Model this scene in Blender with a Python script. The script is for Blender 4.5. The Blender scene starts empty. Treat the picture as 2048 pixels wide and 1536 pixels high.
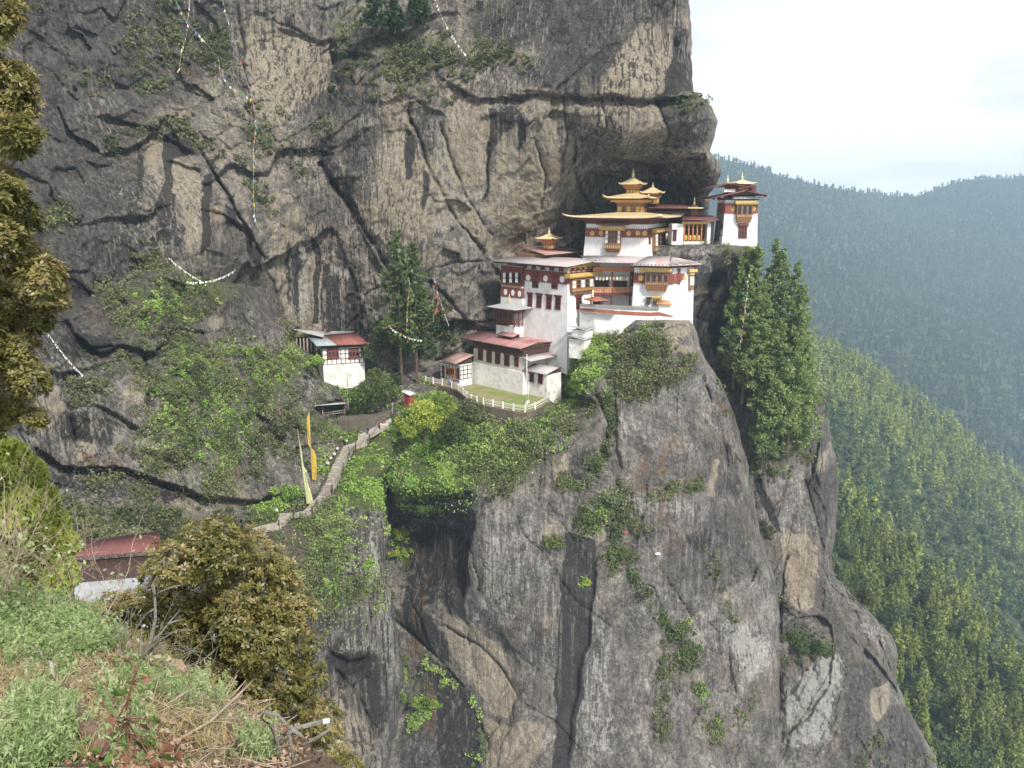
import bpy, math, random
import numpy as np
from mathutils import Vector
random.seed(7)
RNG = np.random.default_rng(11)
C = bpy.context.scene.collection
SC = bpy.context.scene
R = math.radians
PITCH, FOC = R(13.0), 1600.0
CP, SP = math.cos(PITCH), math.sin(PITCH)

# ------------------------------------------------------------------ camera
cam_d = bpy.data.cameras.new('camera')
cam = bpy.data.objects.new('camera', cam_d)
C.objects.link(cam)
cam.location = (0, 0, 0)
cam.rotation_euler = (R(90) - PITCH, 0, 0)
cam_d.sensor_width = 36.0
cam_d.lens = 36.0 * FOC / 2048.0
cam_d.clip_start = 0.1
cam_d.clip_end = 30000
SC.camera = cam
# ------------------------------------------------------------------ light
SUN_EL, SUN_AZ = R(43), R(148)      # azimuth measured from +Y towards +X
w = bpy.data.worlds.new('World')
SC.world = w
w.use_nodes = True
nt = w.node_tree
nt.nodes.clear()
out = nt.nodes.new('ShaderNodeOutputWorld')
bg = nt.nodes.new('ShaderNodeBackground')
sky = nt.nodes.new('ShaderNodeTexSky')
sky.sky_type = 'NISHITA'
sky.sun_disc = False
sky.sun_elevation = SUN_EL
sky.sun_rotation = SUN_AZ
sky.altitude = 2800
sky.dust_density = 2.0
bg.inputs['Strength'].default_value = 0.09
tc = nt.nodes.new('ShaderNodeTexCoord')
mp = nt.nodes.new('ShaderNodeMapping')
mp.inputs['Scale'].default_value = (1.0, 1.0, 3.2)
mp.inputs['Location'].default_value = (0.9, 0.4, 0.2)
nz = nt.nodes.new('ShaderNodeTexNoise')
nz.inputs['Scale'].default_value = 2.6
nz.inputs['Detail'].default_value = 5
nz.inputs['Roughness'].default_value = 0.55
rmp = nt.nodes.new('ShaderNodeValToRGB')
rmp.color_ramp.elements[0].position = 0.43
rmp.color_ramp.elements[1].position = 0.57
rmp.color_ramp.elements[0].color = (5.6, 5.95, 6.55, 1)
rmp.color_ramp.elements[1].color = (7.8, 7.85, 7.9, 1)
mx = nt.nodes.new('ShaderNodeMix')
mx.data_type = 'RGBA'
mx.inputs['Factor'].default_value = 0.97
L = nt.links.new
L(tc.outputs['Generated'], mp.inputs['Vector'])
L(mp.outputs['Vector'], nz.inputs['Vector'])
L(nz.outputs['Fac'], rmp.inputs['Fac'])
L(sky.outputs['Color'], mx.inputs['A'])
L(rmp.outputs['Color'], mx.inputs['B'])
L(mx.outputs['Result'], bg.inputs['Color'])
L(bg.outputs['Background'], out.inputs['Surface'])
sun_d = bpy.data.lights.new('sun', 'SUN')
sun_d.energy = 3.5
sun_d.angle = R(7)
sun_d.color = (1.0, 0.95, 0.86)
sun = bpy.data.objects.new('sun', sun_d)
C.objects.link(sun)
sdir = Vector((math.sin(SUN_AZ) * math.cos(SUN_EL), math.cos(SUN_AZ) * math.cos(SUN_EL), math.sin(SUN_EL)))
sun.rotation_euler = sdir.to_track_quat('Z', 'Y').to_euler()
sun.location = sdir * 500
SC.view_settings.view_transform = 'Standard'
SC.view_settings.look = 'None'
SC.view_settings.gamma = 1
SC.view_settings.exposure = 0.72
SC.cycles.max_bounces = 5
SC.cycles.diffuse_bounces = 2
SC.cycles.glossy_bounces = 2
SC.cycles.transmission_bounces = 2
SC.cycles.transparent_max_bounces = 8
SC.cycles.volume_bounces = 1
SC.cycles.use_denoising = True
SC.cycles.use_adaptive_sampling = True
SC.cycles.adaptive_threshold = 0.02


# ------------------------------------------------------------------ helpers
def P(px, py, D):
    """world point seen at photo pixel (px, py), D metres ahead"""
    px = np.asarray(px, float); py = np.asarray(py, float)
    dv = (768 - py) / FOC
    t = D / (CP + dv * SP)
    return np.stack([(px - 1024) / FOC * t, D + 0 * t, (-SP + dv * CP) * t], -1)


def V3(px, py, D):
    return Vector(P(px, py, D).tolist())


def proj(p):
    yc = p[1] * CP - p[2] * SP
    zc = p[1] * SP + p[2] * CP
    return 1024 + FOC * p[0] / yc, 768 - FOC * zc / yc


def D_at_z(px, py, z):
    dv = (768 - py) / FOC
    return z * (CP + dv * SP) / (-SP + dv * CP)


def PZ(px, py, z):
    return V3(px, py, D_at_z(px, py, z))


def tag(o, label=None, cat=None, group=None, kind=None):
    if label: o['label'] = label
    if cat: o['category'] = cat
    if group: o['group'] = group
    if kind: o['kind'] = kind
    return o


def empty(name, loc, label, cat, group=None):
    o = bpy.data.objects.new(name, None)
    o.empty_display_size = 0.5
    C.objects.link(o)
    o.location = loc
    return tag(o, label, cat, group)


def adopt(o, parent):
    """make o a part of parent, keeping world-space vertex coordinates"""
    o.parent = parent
    m = parent.matrix_basis
    p = parent
    loc = Vector(p.location)
    while p.parent:
        p = p.parent
        loc += Vector(p.location)
    o.location = -loc if parent.type == 'EMPTY' or loc.length > 0 else o.location
    return o


def link_mesh(name, me, parent=None, origin=None):
    o = bpy.data.objects.new(name, me)
    C.objects.link(o)
    if parent is not None:
        adopt(o, parent)
    return o


def np_mesh(name, verts, faces, mat=None, attrs=None, smooth=False):
    """mesh from numpy arrays; faces (M,3) or (M,4)"""
    me = bpy.data.meshes.new(name)
    verts = np.ascontiguousarray(verts, np.float32)
    faces = np.ascontiguousarray(faces, np.int32)
    k = faces.shape[1]
    me.vertices.add(len(verts))
    me.vertices.foreach_set('co', verts.ravel())
    me.loops.add(faces.size)
    me.loops.foreach_set('vertex_index', faces.ravel())
    me.polygons.add(len(faces))
    me.polygons.foreach_set('loop_start', np.arange(0, faces.size, k, dtype=np.int32))
    me.polygons.foreach_set('loop_total', np.full(len(faces), k, np.int32))
    if attrs:
        for n, a in attrs.items():
            at = me.attributes.new(n, 'FLOAT', 'POINT')
            at.data.foreach_set('value', np.ascontiguousarray(a, np.float32).ravel())
    me.update(calc_edges=True)
    me.validate()
    if smooth:
        me.polygons.foreach_set('use_smooth', np.ones(len(faces), bool))
    if mat: me.materials.append(mat)
    return me


class MB:
    """collects solids, then links them as ONE mesh object"""
    def __init__(s):
        s.v = []; s.f = []; s.sm = []; s.cut = []
    def add(s, vs, fs, smooth=False):
        b = len(s.v)
        s.cut.append((b, len(s.f)))
        s.v += [tuple(p) for p in vs]
        s.f += [tuple(i + b for i in f) for f in fs]
        s.sm += [smooth] * len(fs)
    def hexa(s, p):     # 8 corners: bottom 0-3 ccw, top 4-7
        s.add(p, [(3, 2, 1, 0), (4, 5, 6, 7), (0, 1, 5, 4), (1, 2, 6, 5), (2, 3, 7, 6), (3, 0, 4, 7)])
    def box(s, c, U, W, Z, hu, hw, hz):
        c = Vector(c)
        pts = []
        for z in (-hz, hz):
            for a, b in ((-hu, -hw), (hu, -hw), (hu, hw), (-hu, hw)):
                pts.append(c + U * a + W * b + Z * z)
        s.hexa(pts)
    def prism(s, poly, d):      # poly: list of points, extruded by vector d
        n = len(poly)
        a = [Vector(p) for p in poly]; d = Vector(d)
        s.add(a + [p + d for p in a], [tuple(range(n - 1, -1, -1)), tuple(range(n, 2 * n))] +
              [(i, (i + 1) % n, n + (i + 1) % n, n + i) for i in range(n)])
    def tube(s, pts, r, n=6, cap=True):
        pts = [Vector(p) for p in pts]
        if not hasattr(r, '__len__'): r = [r] * len(pts)
        rings = []
        for i, p in enumerate(pts):
            t = (pts[min(i + 1, len(pts) - 1)] - pts[max(i - 1, 0)])
            if t.length < 1e-9: t = Vector((0, 0, 1))
            t.normalize()
            a = t.orthogonal() if abs(t.z) < .9 else Vector((1, 0, 0)) - t * t.x
            a.normalize(); b = t.cross(a)
            rings.append([p + (a * math.cos(2 * math.pi * k / n) + b * math.sin(2 * math.pi * k / n)) * r[i] for k in range(n)])
        vs = [q for g in rings for q in g]
        fs = []
        for i in range(len(pts) - 1):
            for k in range(n):
                fs.append((i * n + k, i * n + (k + 1) % n, (i + 1) * n + (k + 1) % n, (i + 1) * n + k))
        if cap:
            fs.append(tuple(range(n - 1, -1, -1)))
            fs.append(tuple((len(pts) - 1) * n + k for k in range(n)))
        s.add(vs, fs, True)
    def lathe(s, o, prof, n=12):
        o = Vector(o)
        s.tube_z(o, prof, n)
    def tube_z(s, o, prof, n):
        vs = []; fs = []
        for r, z in prof:
            for k in range(n):
                a = 2 * math.pi * k / n
                vs.append(o + Vector((r * math.cos(a), r * math.sin(a), z)))
        for i in range(len(prof) - 1):
            for k in range(n):
                fs.append((i * n + k, i * n + (k + 1) % n, (i + 1) * n + (k + 1) % n, (i + 1) * n + k))
        fs.append(tuple(range(n - 1, -1, -1)))
        fs.append(tuple((len(prof) - 1) * n + k for k in range(n)))
        s.add(vs, fs, True)
    def build_each(s, name, mat, parent):
        """one part per solid added"""
        ends = s.cut[1:] + [(len(s.v), len(s.f))]
        for (a, fa), (b, fb) in zip(s.cut, ends):
            m = MB()
            m.add(s.v[a:b], [tuple(i - a for i in f) for f in s.f[fa:fb]])
            m.build(name, mat, parent)
    def build(s, name, mat, parent=None, smooth=False, base=None):
        """parent given: a part. Otherwise a top-level mesh whose origin is put at its base."""
        if not s.v: return None
        me = bpy.data.meshes.new(name)
        off = Vector((0, 0, 0))
        if parent is None:
            a = np.array(s.v)
            off = Vector(((a[:, 0].min() + a[:, 0].max()) / 2, (a[:, 1].min() + a[:, 1].max()) / 2, a[:, 2].min()))
        me.from_pydata([tuple(Vector(p) - off) for p in s.v], [], s.f)
        me.materials.append(mat)
        me.update()
        me.polygons.foreach_set('use_smooth', [bool(q or smooth) for q in s.sm])
        o = bpy.data.objects.new(name, me)
        C.objects.link(o)
        if parent is None: o.location = off
        else: adopt(o, parent)
        return o


# ------------------------------------------------------------------ noise (numpy)
_perm = np.random.default_rng(3).permutation(4096).astype(np.int64)
_grad = np.random.default_rng(4).normal(size=(4096, 3))
_grad /= np.linalg.norm(_grad, axis=1)[:, None]


def _hash(i, j, k):
    return _perm[(_perm[(_perm[i & 4095] + j) & 4095] + k) & 4095]


def perlin(p):
    q = np.floor(p).astype(np.int64)
    f = p - q
    u = f * f * f * (f * (f * 6 - 15) + 10)
    r = 0
    for di in (0, 1):
        for dj in (0, 1):
            for dk in (0, 1):
                g = _grad[_hash(q[..., 0] + di, q[..., 1] + dj, q[..., 2] + dk)]
                d = g[..., 0] * (f[..., 0] - di) + g[..., 1] * (f[..., 1] - dj) + g[..., 2] * (f[..., 2] - dk)
                wx = u[..., 0] if di else 1 - u[..., 0]
                wy = u[..., 1] if dj else 1 - u[..., 1]
                wz = u[..., 2] if dk else 1 - u[..., 2]
                r = r + d * wx * wy * wz
    return r * 1.6


def fbm(p, oct=4, gain=.5, lac=2.03):
    a, s, r = 1., 1., 0
    for o in range(oct):
        r = r + a * perlin(p * s + 17.3 * o)
        a *= gain; s *= lac
    return r


def ridged(p, oct=4):
    a, s, r = 1., 1., 0
    for o in range(oct):
        r = r + a * (1 - 2 * np.abs(perlin(p * s + 9.1 * o)))
        a *= .5; s *= 2.07
    return r


def facets(p, tilt=.8):
    """blocky rock: every voronoi cell is a tilted plane; returns height, distance to the cell border"""
    q = np.floor(p).astype(np.int64)
    d1 = np.full(p.shape[:-1], 9.); d2 = d1.copy(); h = np.zeros_like(d1)
    for di in (-1, 0, 1):
        for dj in (-1, 0, 1):
            for dk in (-1, 0, 1):
                c = q + np.array([di, dj, dk])
                hh = _hash(c[..., 0], c[..., 1], c[..., 2])
                g = _grad[hh]
                pt = c + .5 + .42 * _grad[(hh * 7 + 13) & 4095]
                dd = p - pt
                d = np.sqrt((dd ** 2).sum(-1))
                val = g[..., 0] * .6 + tilt * (dd * _grad[(hh * 3 + 5) & 4095]).sum(-1)
                near = d < d1
                d2 = np.where(near, d1, np.minimum(d2, d))
                h = np.where(near, val, h)
                d1 = np.where(near, d, d1)
    return h, d2 - d1


def sstep(a, b, x):
    t = np.clip((x - a) / (b - a), 0, 1)
    return t * t * (3 - 2 * t)


class TPS:
    """thin plate spline through control points (px, py, value)"""
    def __init__(s, pts, reg=0.02):
        a = np.array(pts, float)
        s.x = a[:, :2] / 1000.
        n = len(a)
        K = s.k(s.x, s.x) + reg * np.eye(n) * .01
        Pm = np.c_[np.ones(n), s.x]
        A = np.zeros((n + 3, n + 3))
        A[:n, :n] = K; A[:n, n:] = Pm; A[n:, :n] = Pm.T
        s.w = np.linalg.solve(A, np.r_[a[:, 2], 0, 0, 0])
    @staticmethod
    def k(a, b):
        d2 = ((a[:, None, :] - b[None, :, :]) ** 2).sum(-1)
        return np.where(d2 > 0, .5 * d2 * np.log(np.maximum(d2, 1e-12)), 0)
    def __call__(s, px, py):
        sh = np.shape(px)
        q = np.c_[np.ravel(px), np.ravel(py)] / 1000.
        o = np.empty(len(q))
        for i in range(0, len(q), 40000):
            b = q[i:i + 40000]
            o[i:i + 40000] = s.k(b, s.x) @ s.w[:-3] + np.c_[np.ones(len(b)), b] @ s.w[-3:]
        return o.reshape(sh)


def seg_dist(px, py, pts):
    """distance to a polyline of (x, y, r) and the radius there"""
    best = np.full(px.shape, 1e9); rad = np.ones(px.shape)
    if len(pts) == 1:
        x, y, r = pts[0]
        return np.hypot(px - x, py - y), np.full(px.shape, float(r))
    for (x0, y0, r0), (x1, y1, r1) in zip(pts[:-1], pts[1:]):
        dx, dy = x1 - x0, y1 - y0
        t = np.clip(((px - x0) * dx + (py - y0) * dy) / (dx * dx + dy * dy + 1e-9), 0, 1)
        d = np.hypot(px - x0 - t * dx, py - y0 - t * dy)
        r = r0 + t * (r1 - r0)
        m = d / r < best / rad
        best = np.where(m, d, best); rad = np.where(m, r, rad)
    return best, rad


def stroke_mask(px, py, strokes):
    """1 inside the strokes, falling to 0 at twice their radius"""
    m = np.zeros(px.shape)
    for st in strokes:
        if st[0] == 'p':        # ('p', strength, softness px, [(x, y), ...]) - a filled outline
            _, a, soft, poly = st
            xs = [q[0] for q in poly]; ys = [q[1] for q in poly]
            sel = (px > min(xs) - soft) & (px < max(xs) + soft) & (py > min(ys) - soft) & (py < max(ys) + soft)
            if not sel.any(): continue
            X, Y = px[sel], py[sel]
            ins = np.zeros(X.shape, bool)
            for (x0, y0), (x1, y1) in zip(poly, poly[1:] + poly[:1]):
                if y0 == y1: continue
                ins ^= ((Y < y0) != (Y < y1)) & (X < (x1 - x0) * (Y - y0) / (y1 - y0) + x0)
            d, _r = seg_dist(X, Y, [(x, y, 1.) for x, y in poly + poly[:1]])
            m[sel] = np.maximum(m[sel], a * np.clip(.5 + np.where(ins, d, -d) / (2 * soft), 0, 1))
            continue
        a = st[0] if isinstance(st[0], (int, float)) else 1.
        pts = st[1] if isinstance(st[0], (int, float)) else st
        xs = [p[0] for p in pts]; ys = [p[1] for p in pts]; rr = max(p[2] for p in pts) * 2.2
        sel = (px > min(xs) - rr) & (px < max(xs) + rr) & (py > min(ys) - rr) & (py < max(ys) + rr)
        if not sel.any(): continue
        d, r = seg_dist(px[sel], py[sel], pts)
        k = np.clip(1.5 - d / r, 0, 1) * a
        m[sel] = np.maximum(m[sel], k)
    return m


# ------------------------------------------------------------------ materials
def new_mat(name):
    m = bpy.data.materials.new(name)
    m.use_nodes = True
    n = m.node_tree.nodes
    n.clear()
    o = n.new('ShaderNodeOutputMaterial')
    b = n.new('ShaderNodeBsdfPrincipled')
    m.node_tree.links.new(b.outputs[0], o.inputs['Surface'])
    return m, m.node_tree, b


class NT:
    """tiny node-graph helper"""
    def __init__(s, tree): s.t = tree; s.n = tree.nodes; s.l = tree.links.new
    def coord(s, scale=(1, 1, 1), rot=(0, 0, 0), kind='Object'):
        if kind == 'pos':
            c = s.n.new('ShaderNodeNewGeometry').outputs['Position']
        else:
            c = s.n.new('ShaderNodeTexCoord').outputs[kind]
        m = s.n.new('ShaderNodeMapping')
        m.inputs['Scale'].default_value = scale
        m.inputs['Rotation'].default_value = rot
        s.l(c, m.inputs['Vector'])
        return m.outputs[0]
    def noise(s, vec, scale=1., detail=4., rough=.55, dist=0.):
        n = s.n.new('ShaderNodeTexNoise')
        n.inputs['Scale'].default_value = scale
        n.inputs['Detail'].default_value = detail
        n.inputs['Roughness'].default_value = rough
        n.inputs['Distortion'].default_value = dist
        s.l(vec, n.inputs['Vector'])
        return n.outputs['Fac']
    def voro(s, vec, scale=1., feat='F1'):
        n = s.n.new('ShaderNodeTexVoronoi')
        n.feature = feat
        n.inputs['Scale'].default_value = scale
        s.l(vec, n.inputs['Vector'])
        return n.outputs['Distance'], (n.outputs['Color'] if feat == 'F1' else None)
    def attr(s, name):
        a = s.n.new('ShaderNodeAttribute')
        a.attribute_name = name
        return a.outputs['Fac']
    def math(s, op, a, b=None, clamp=False):
        m = s.n.new('ShaderNodeMath')
        m.operation = op
        m.use_clamp = clamp
        for i, x in enumerate((a, b)):
            if x is None: continue
            if isinstance(x, (int, float)): m.inputs[i].default_value = x
            else: s.l(x, m.inputs[i])
        return m.outputs[0]
    def ramp(s, fac, stops):
        r = s.n.new('ShaderNodeValToRGB')
        e = r.color_ramp.elements
        while len(e) < len(stops): e.new(.5)
        for k, (p, c) in enumerate(stops):
            e[k].position = p
            e[k].color = (*c, 1) if hasattr(c, '__len__') else (c, c, c, 1)
        s.l(fac, r.inputs['Fac'])
        return r.outputs['Color']
    def mix(s, f, a, b, mode='MIX'):
        m = s.n.new('ShaderNodeMix')
        m.data_type = 'RGBA'
        m.blend_type = mode
        for key, x in (('Factor', f), ('A', a), ('B', b)):
            if isinstance(x, (int, float)): m.inputs[key].default_value = x if key == 'Factor' else (x, x, x, 1)
            elif isinstance(x, tuple): m.inputs[key].default_value = (*x, 1)
            else: s.l(x, m.inputs[key])
        return m.outputs['Result']
    def bump(s, h, strength, dist, bsdf):
        b = s.n.new('ShaderNodeBump')
        b.inputs['Strength'].default_value = strength
        b.inputs['Distance'].default_value = dist
        s.l(h, b.inputs['Height'])
        s.l(b.outputs[0], bsdf.inputs['Normal'])
    def edge(s, mask, noise, amt, lo=.42, hi=.58):
        """mask + noise, sharpened"""
        x = s.math('ADD', mask, s.math('MULTIPLY', s.math('SUBTRACT', noise, .5), amt))
        r = s.n.new('ShaderNodeMapRange')
        r.interpolation_type = 'SMOOTHSTEP'
        r.inputs['From Min'].default_value = lo
        r.inputs['From Max'].default_value = hi
        s.l(x, r.inputs['Value'])
        return r.outputs[0]


def rock_mat(name, warm=0., lum=1., tanbase=.12, runs=.88):
    m, t, b = new_mat(name)
    g = NT(t)
    pos = g.coord(kind='pos')
    big = g.noise(pos, .035, 5, .6)
    mid = g.noise(pos, .25, 6, .65)
    fine = g.noise(pos, 1.6, 5, .7)
    spk = g.noise(pos, 4.5, 3, .8)
    streak = g.noise(g.coord((.55, .55, .018), kind='pos'), 1., 5, .65)
    streak2 = g.noise(g.coord((1.7, 1.7, .05), kind='pos'), 1., 4, .65)
    k = lum
    w = warm
    base = g.ramp(g.math('ADD', g.math('MULTIPLY', mid, .5), g.math('MULTIPLY', fine, .5)),
                  [(.33, (.035 * k + .008 * w, .034 * k + .005 * w, .036 * k)), (.45, (.1 * k + .03 * w, .095 * k + .018 * w, .093 * k)),
                   (.55, (.2 * k + .05 * w, .19 * k + .03 * w, .178 * k)), (.68, (.4 * k + .04 * w, .38 * k + .025 * w, .35 * k))])
    base = g.mix(.8, base, g.ramp(big, [(.3, .27), (.5, .5), (.7, .76)]), 'OVERLAY')
    base = g.mix(g.ramp(g.noise(pos, .09, 5, .6), [(.46, 0.), (.62, .4)]), base, (.16, .13, .105))
    base = g.mix(.6, base, g.ramp(streak2, [(.3, .25), (.5, .5), (.72, .8)]), 'OVERLAY')
    base = g.mix(.5, base, g.ramp(streak, [(.34, .25), (.5, .5), (.66, .75)]), 'OVERLAY')
    tanc = g.mix(g.noise(pos, .12, 4, .6), (.24, .195, .14), (.46, .4, .31))
    tanc = g.mix(.6, tanc, g.ramp(fine, [(.3, .3), (.7, .68)]), 'OVERLAY')
    tanc = g.mix(.6, tanc, g.ramp(streak2, [(.3, .22), (.55, .55), (.75, .72)]), 'OVERLAY')
    sm = g.math('ADD', g.math('MULTIPLY', streak, .5), g.math('MULTIPLY', mid, .5))
    # weathered buff patches everywhere, stronger where the 'tan' attribute marks bare fresh rock
    tf = g.edge(g.math('ADD', g.attr('tan'), tanbase), sm, 1.5, .34, .66)
    col = g.mix(g.math('MULTIPLY', tf, .9), base, tanc)
    pf = g.edge(g.attr('pale'), g.math('ADD', g.math('MULTIPLY', fine, .3), g.math('MULTIPLY', streak2, .7)), 2.4, .4, .75)
    col = g.mix(g.math('MULTIPLY', pf, .75), col, g.mix(spk, (.3, .29, .27), (.56, .54, .5)))
    # dark weathering crust, plus the painted shade of an undercut
    df = g.edge(g.attr('dark'), g.math('ADD', g.math('MULTIPLY', streak, .6), g.math('MULTIPLY', mid, .4)), 1.8, .3, .7)
    dk = g.ramp(g.math('ADD', g.math('MULTIPLY', fine, .55), g.math('MULTIPLY', mid, .45)), [(.36, (.018, .017, .018)), (.5, (.07, .066, .064)), (.6, (.13, .122, .114)), (.7, (.26, .25, .23))])
    dk = g.mix(.6, dk, g.ramp(streak2, [(.3, .25), (.5, .5), (.72, .8)]), 'OVERLAY')
    col = g.mix(g.math('MULTIPLY', df, .86), col, dk)
    rf = g.edge(g.attr('rust'), mid, 2., .36, .66)
    col = g.mix(g.math('MULTIPLY', rf, .7), col, g.mix(fine, (.08, .043, .028), (.25, .15, .09)))
    bs = g.math('ADD', g.math('MULTIPLY', streak, .65), g.math('MULTIPLY', streak2, .35))
    bf = g.edge(g.math('ADD', g.math('MULTIPLY', g.attr('black'), .9), .05), bs, 2.1, .42, .56)  # black: wet streaks, plus shade painted into fault, gap and undercut
    col = g.mix(g.math('MULTIPLY', bf, .93), col, g.mix(mid, (.016, .016, .018), (.055, .05, .05)))
    # thin pale lime runs beside the wet streaks
    lr = g.math('MULTIPLY', g.math('MULTIPLY', g.attr('black'), g.math('SUBTRACT', 1., bf)), g.ramp(streak2, [(.52, 0.), (.6, 1.)]))
    col = g.mix(g.math('MULTIPLY', lr, .7), col, (.5, .48, .43))
    # dark and pale water runs, in groups
    run = g.noise(g.coord((1.25, 1.25, .012), kind='pos'), 1., 5, .7)
    run2 = g.noise(g.coord((1.3, 1.3, .016), (0, 0, 1.1), 'pos'), 1., 5, .7)
    grp = g.ramp(g.noise(g.coord((1, 1, .5), kind='pos'), .028, 3, .5), [(.43, 0.), (.53, 1.)])
    grp2 = g.ramp(g.noise(g.coord((1, 1, .45), (0, 0, 2.), 'pos'), .033, 3, .5), [(.47, 0.), (.58, 1.)])
    col = g.mix(g.math('MULTIPLY', g.math('MULTIPLY', g.ramp(run, [(.505, 0.), (.565, 1.)]), grp), runs), col, (.035, .032, .03))
    col = g.mix(g.math('MULTIPLY', g.math('MULTIPLY', g.ramp(run2, [(.55, 0.), (.61, 1.)]), grp2), runs * .6), col, (.46, .43, .36))
    mf = g.edge(g.math('MULTIPLY', g.attr('moss'), .75), g.math('ADD', g.math('MULTIPLY', mid, .5), g.math('MULTIPLY', fine, .5)), 2.4, .38, .64)
    col = g.mix(g.math('MULTIPLY', mf, .85), col, g.mix(fine, (.04, .06, .014), (.15, .19, .05)))
    gf = g.math('MULTIPLY', g.edge(g.math('MULTIPLY', g.attr('soil'), .8), fine, 2., .36, .66), .8)
    col = g.mix(gf, col, g.mix(fine, (.07, .05, .035), (.22, .17, .12)))
    col = g.mix(g.math('MULTIPLY', g.ramp(spk, [(.6, 0.), (.7, 1.)]), .45), col, (.42, .41, .38))
    t.links.new(col, b.inputs['Base Color'])
    b.inputs['Roughness'].default_value = .85
    b.inputs['Specular IOR Level'].default_value = .25
    ck, _ = g.voro(g.coord((1., .8, .45), (0, R(38), 0), 'pos'), .3, 'DISTANCE_TO_EDGE')
    ckm = g.ramp(ck, [(0., 0.), (.035, 1.)])
    col = g.mix(g.math('MULTIPLY', g.math('SUBTRACT', 1., ckm), .14), col, (.03, .028, .026))
    t.links.new(col, b.inputs['Base Color'])
    hgt = g.math('ADD', g.math('ADD', g.math('MULTIPLY', ckm, .12), g.math('MULTIPLY', g.noise(pos, .7, 8, .75), .9)), g.math('MULTIPLY', g.noise(g.coord((1, 1, .3), (0, R(35), 0), 'pos'), 2.2, 5, .7), .4))
    g.bump(hgt, 1., 1.5, b)
    return m


def leaf_mat(name, cols, rough=.5, trans=.35):
    """cols: dark..light stops picked per leaf by the 'tone' attribute"""
    m, t, b = new_mat(name)
    g = NT(t)
    a = g.attr('tone')
    n = len(cols)
    c = g.ramp(a, [(i / max(1, n - 1), k) for i, k in enumerate(cols)])
    t.links.new(c, b.inputs['Base Color'])
    b.inputs['Roughness'].default_value = rough
    b.inputs['Specular IOR Level'].default_value = .3
    if trans:
        o = [x for x in t.nodes if x.type == 'OUTPUT_MATERIAL'][0]
        tr = t.nodes.new('ShaderNodeBsdfTranslucent')
        t.links.new(g.mix(1., c, (1., 1., .6), 'MULTIPLY'), tr.inputs['Color'])
        ms = t.nodes.new('ShaderNodeMixShader')
        ms.inputs[0].default_value = trans
        t.links.new(b.outputs[0], ms.inputs[1])
        t.links.new(tr.outputs[0], ms.inputs[2])
        t.links.new(ms.outputs[0], o.inputs['Surface'])
    return m


def plain(name, c1, c2=None, scale=1.5, rough=.7, metal=0., streak=0., bump=0., spec=.4, stretch=(1, 1, 1), det=5, lo=.35, hi=.65):
    m, t, b = new_mat(name)
    g = NT(t)
    c2 = c2 or tuple(x * .75 for x in c1)
    v = g.coord(stretch, kind='pos')
    f = g.noise(v, scale, det, .65)
    col = g.ramp(f, [(lo, c2), (hi, c1)])
    if streak:
        s = g.noise(g.coord((2.2, 2.2, .25), kind='pos'), 1., 5, .65)
        col = g.mix(streak, col, g.ramp(s, [(.32, .2), (.5, .5), (.7, .6)]), 'OVERLAY')
    t.links.new(col, b.inputs['Base Color'])
    b.inputs['Roughness'].default_value = rough
    b.inputs['Metallic'].default_value = metal
    b.inputs['Specular IOR Level'].default_value = spec
    if bump: g.bump(g.noise(v, scale * 3, 5, .7), bump, .1, b)
    return m


def masonry(name, c1, c2, scale=2.2, gap=(.05, .045, .04)):
    m, t, b = new_mat(name)
    g = NT(t)
    v = g.coord((1, 1, 1.9), kind='pos')
    d, c = g.voro(v, scale)
    e, _ = g.voro(v, scale, 'DISTANCE_TO_EDGE')
    col = g.mix(g.noise(g.coord(kind='pos'), 1.3, 4), c1, c2)
    col = g.mix(.5, col, g.ramp(c, [(.2, .3), (.8, .7)]), 'OVERLAY')
    col = g.mix(g.ramp(e, [(.02, 1.), (.07, 0.)]), col, gap)
    t.links.new(col, b.inputs['Base Color'])
    b.inputs['Roughness'].default_value = .9
    g.bump(g.ramp(e, [(.0, 0.), (.12, 1.)]), .7, .12, b)
    return m


def tin_roof(name, c1, c2, c3, patch=.5):
    """corrugated sheet: ribs run along local attribute 'rib' (metres across the sheet)"""
    m, t, b = new_mat(name)
    g = NT(t)
    a = g.attr('rib')
    p = g.coord(kind='pos')
    sheet = g.math('FLOOR', g.math('MULTIPLY', a, .8))
    wn = t.nodes.new('ShaderNodeTexWhiteNoise'); wn.noise_dimensions = '1D'
    t.links.new(sheet, wn.inputs['W'])
    n1 = g.noise(p, .35, 5, .6)
    f = g.math('ADD', g.math('MULTIPLY', n1, 1. - patch), g.math('MULTIPLY', wn.outputs['Value'], patch * .6))
    col = g.ramp(f, [(.25, c1), (.45, c2), (.62, c3)])
    col = g.mix(.35, col, g.ramp(g.noise(p, 1.4, 5, .7), [(.3, .25), (.7, .7)]), 'OVERLAY')
    rib = g.math('SINE', g.math('MULTIPLY', a, 2 * math.pi / .38))
    col = g.mix(.22, col, g.ramp(g.math('ADD', g.math('MULTIPLY', rib, .5), .5), [(0., .3), (1., .62)]), 'OVERLAY')
    t.links.new(col, b.inputs['Base Color'])
    b.inputs['Roughness'].default_value = .75
    b.inputs['Specular IOR Level'].default_value = .2
    g.bump(rib, .5, .03, b)
    return m


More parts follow.
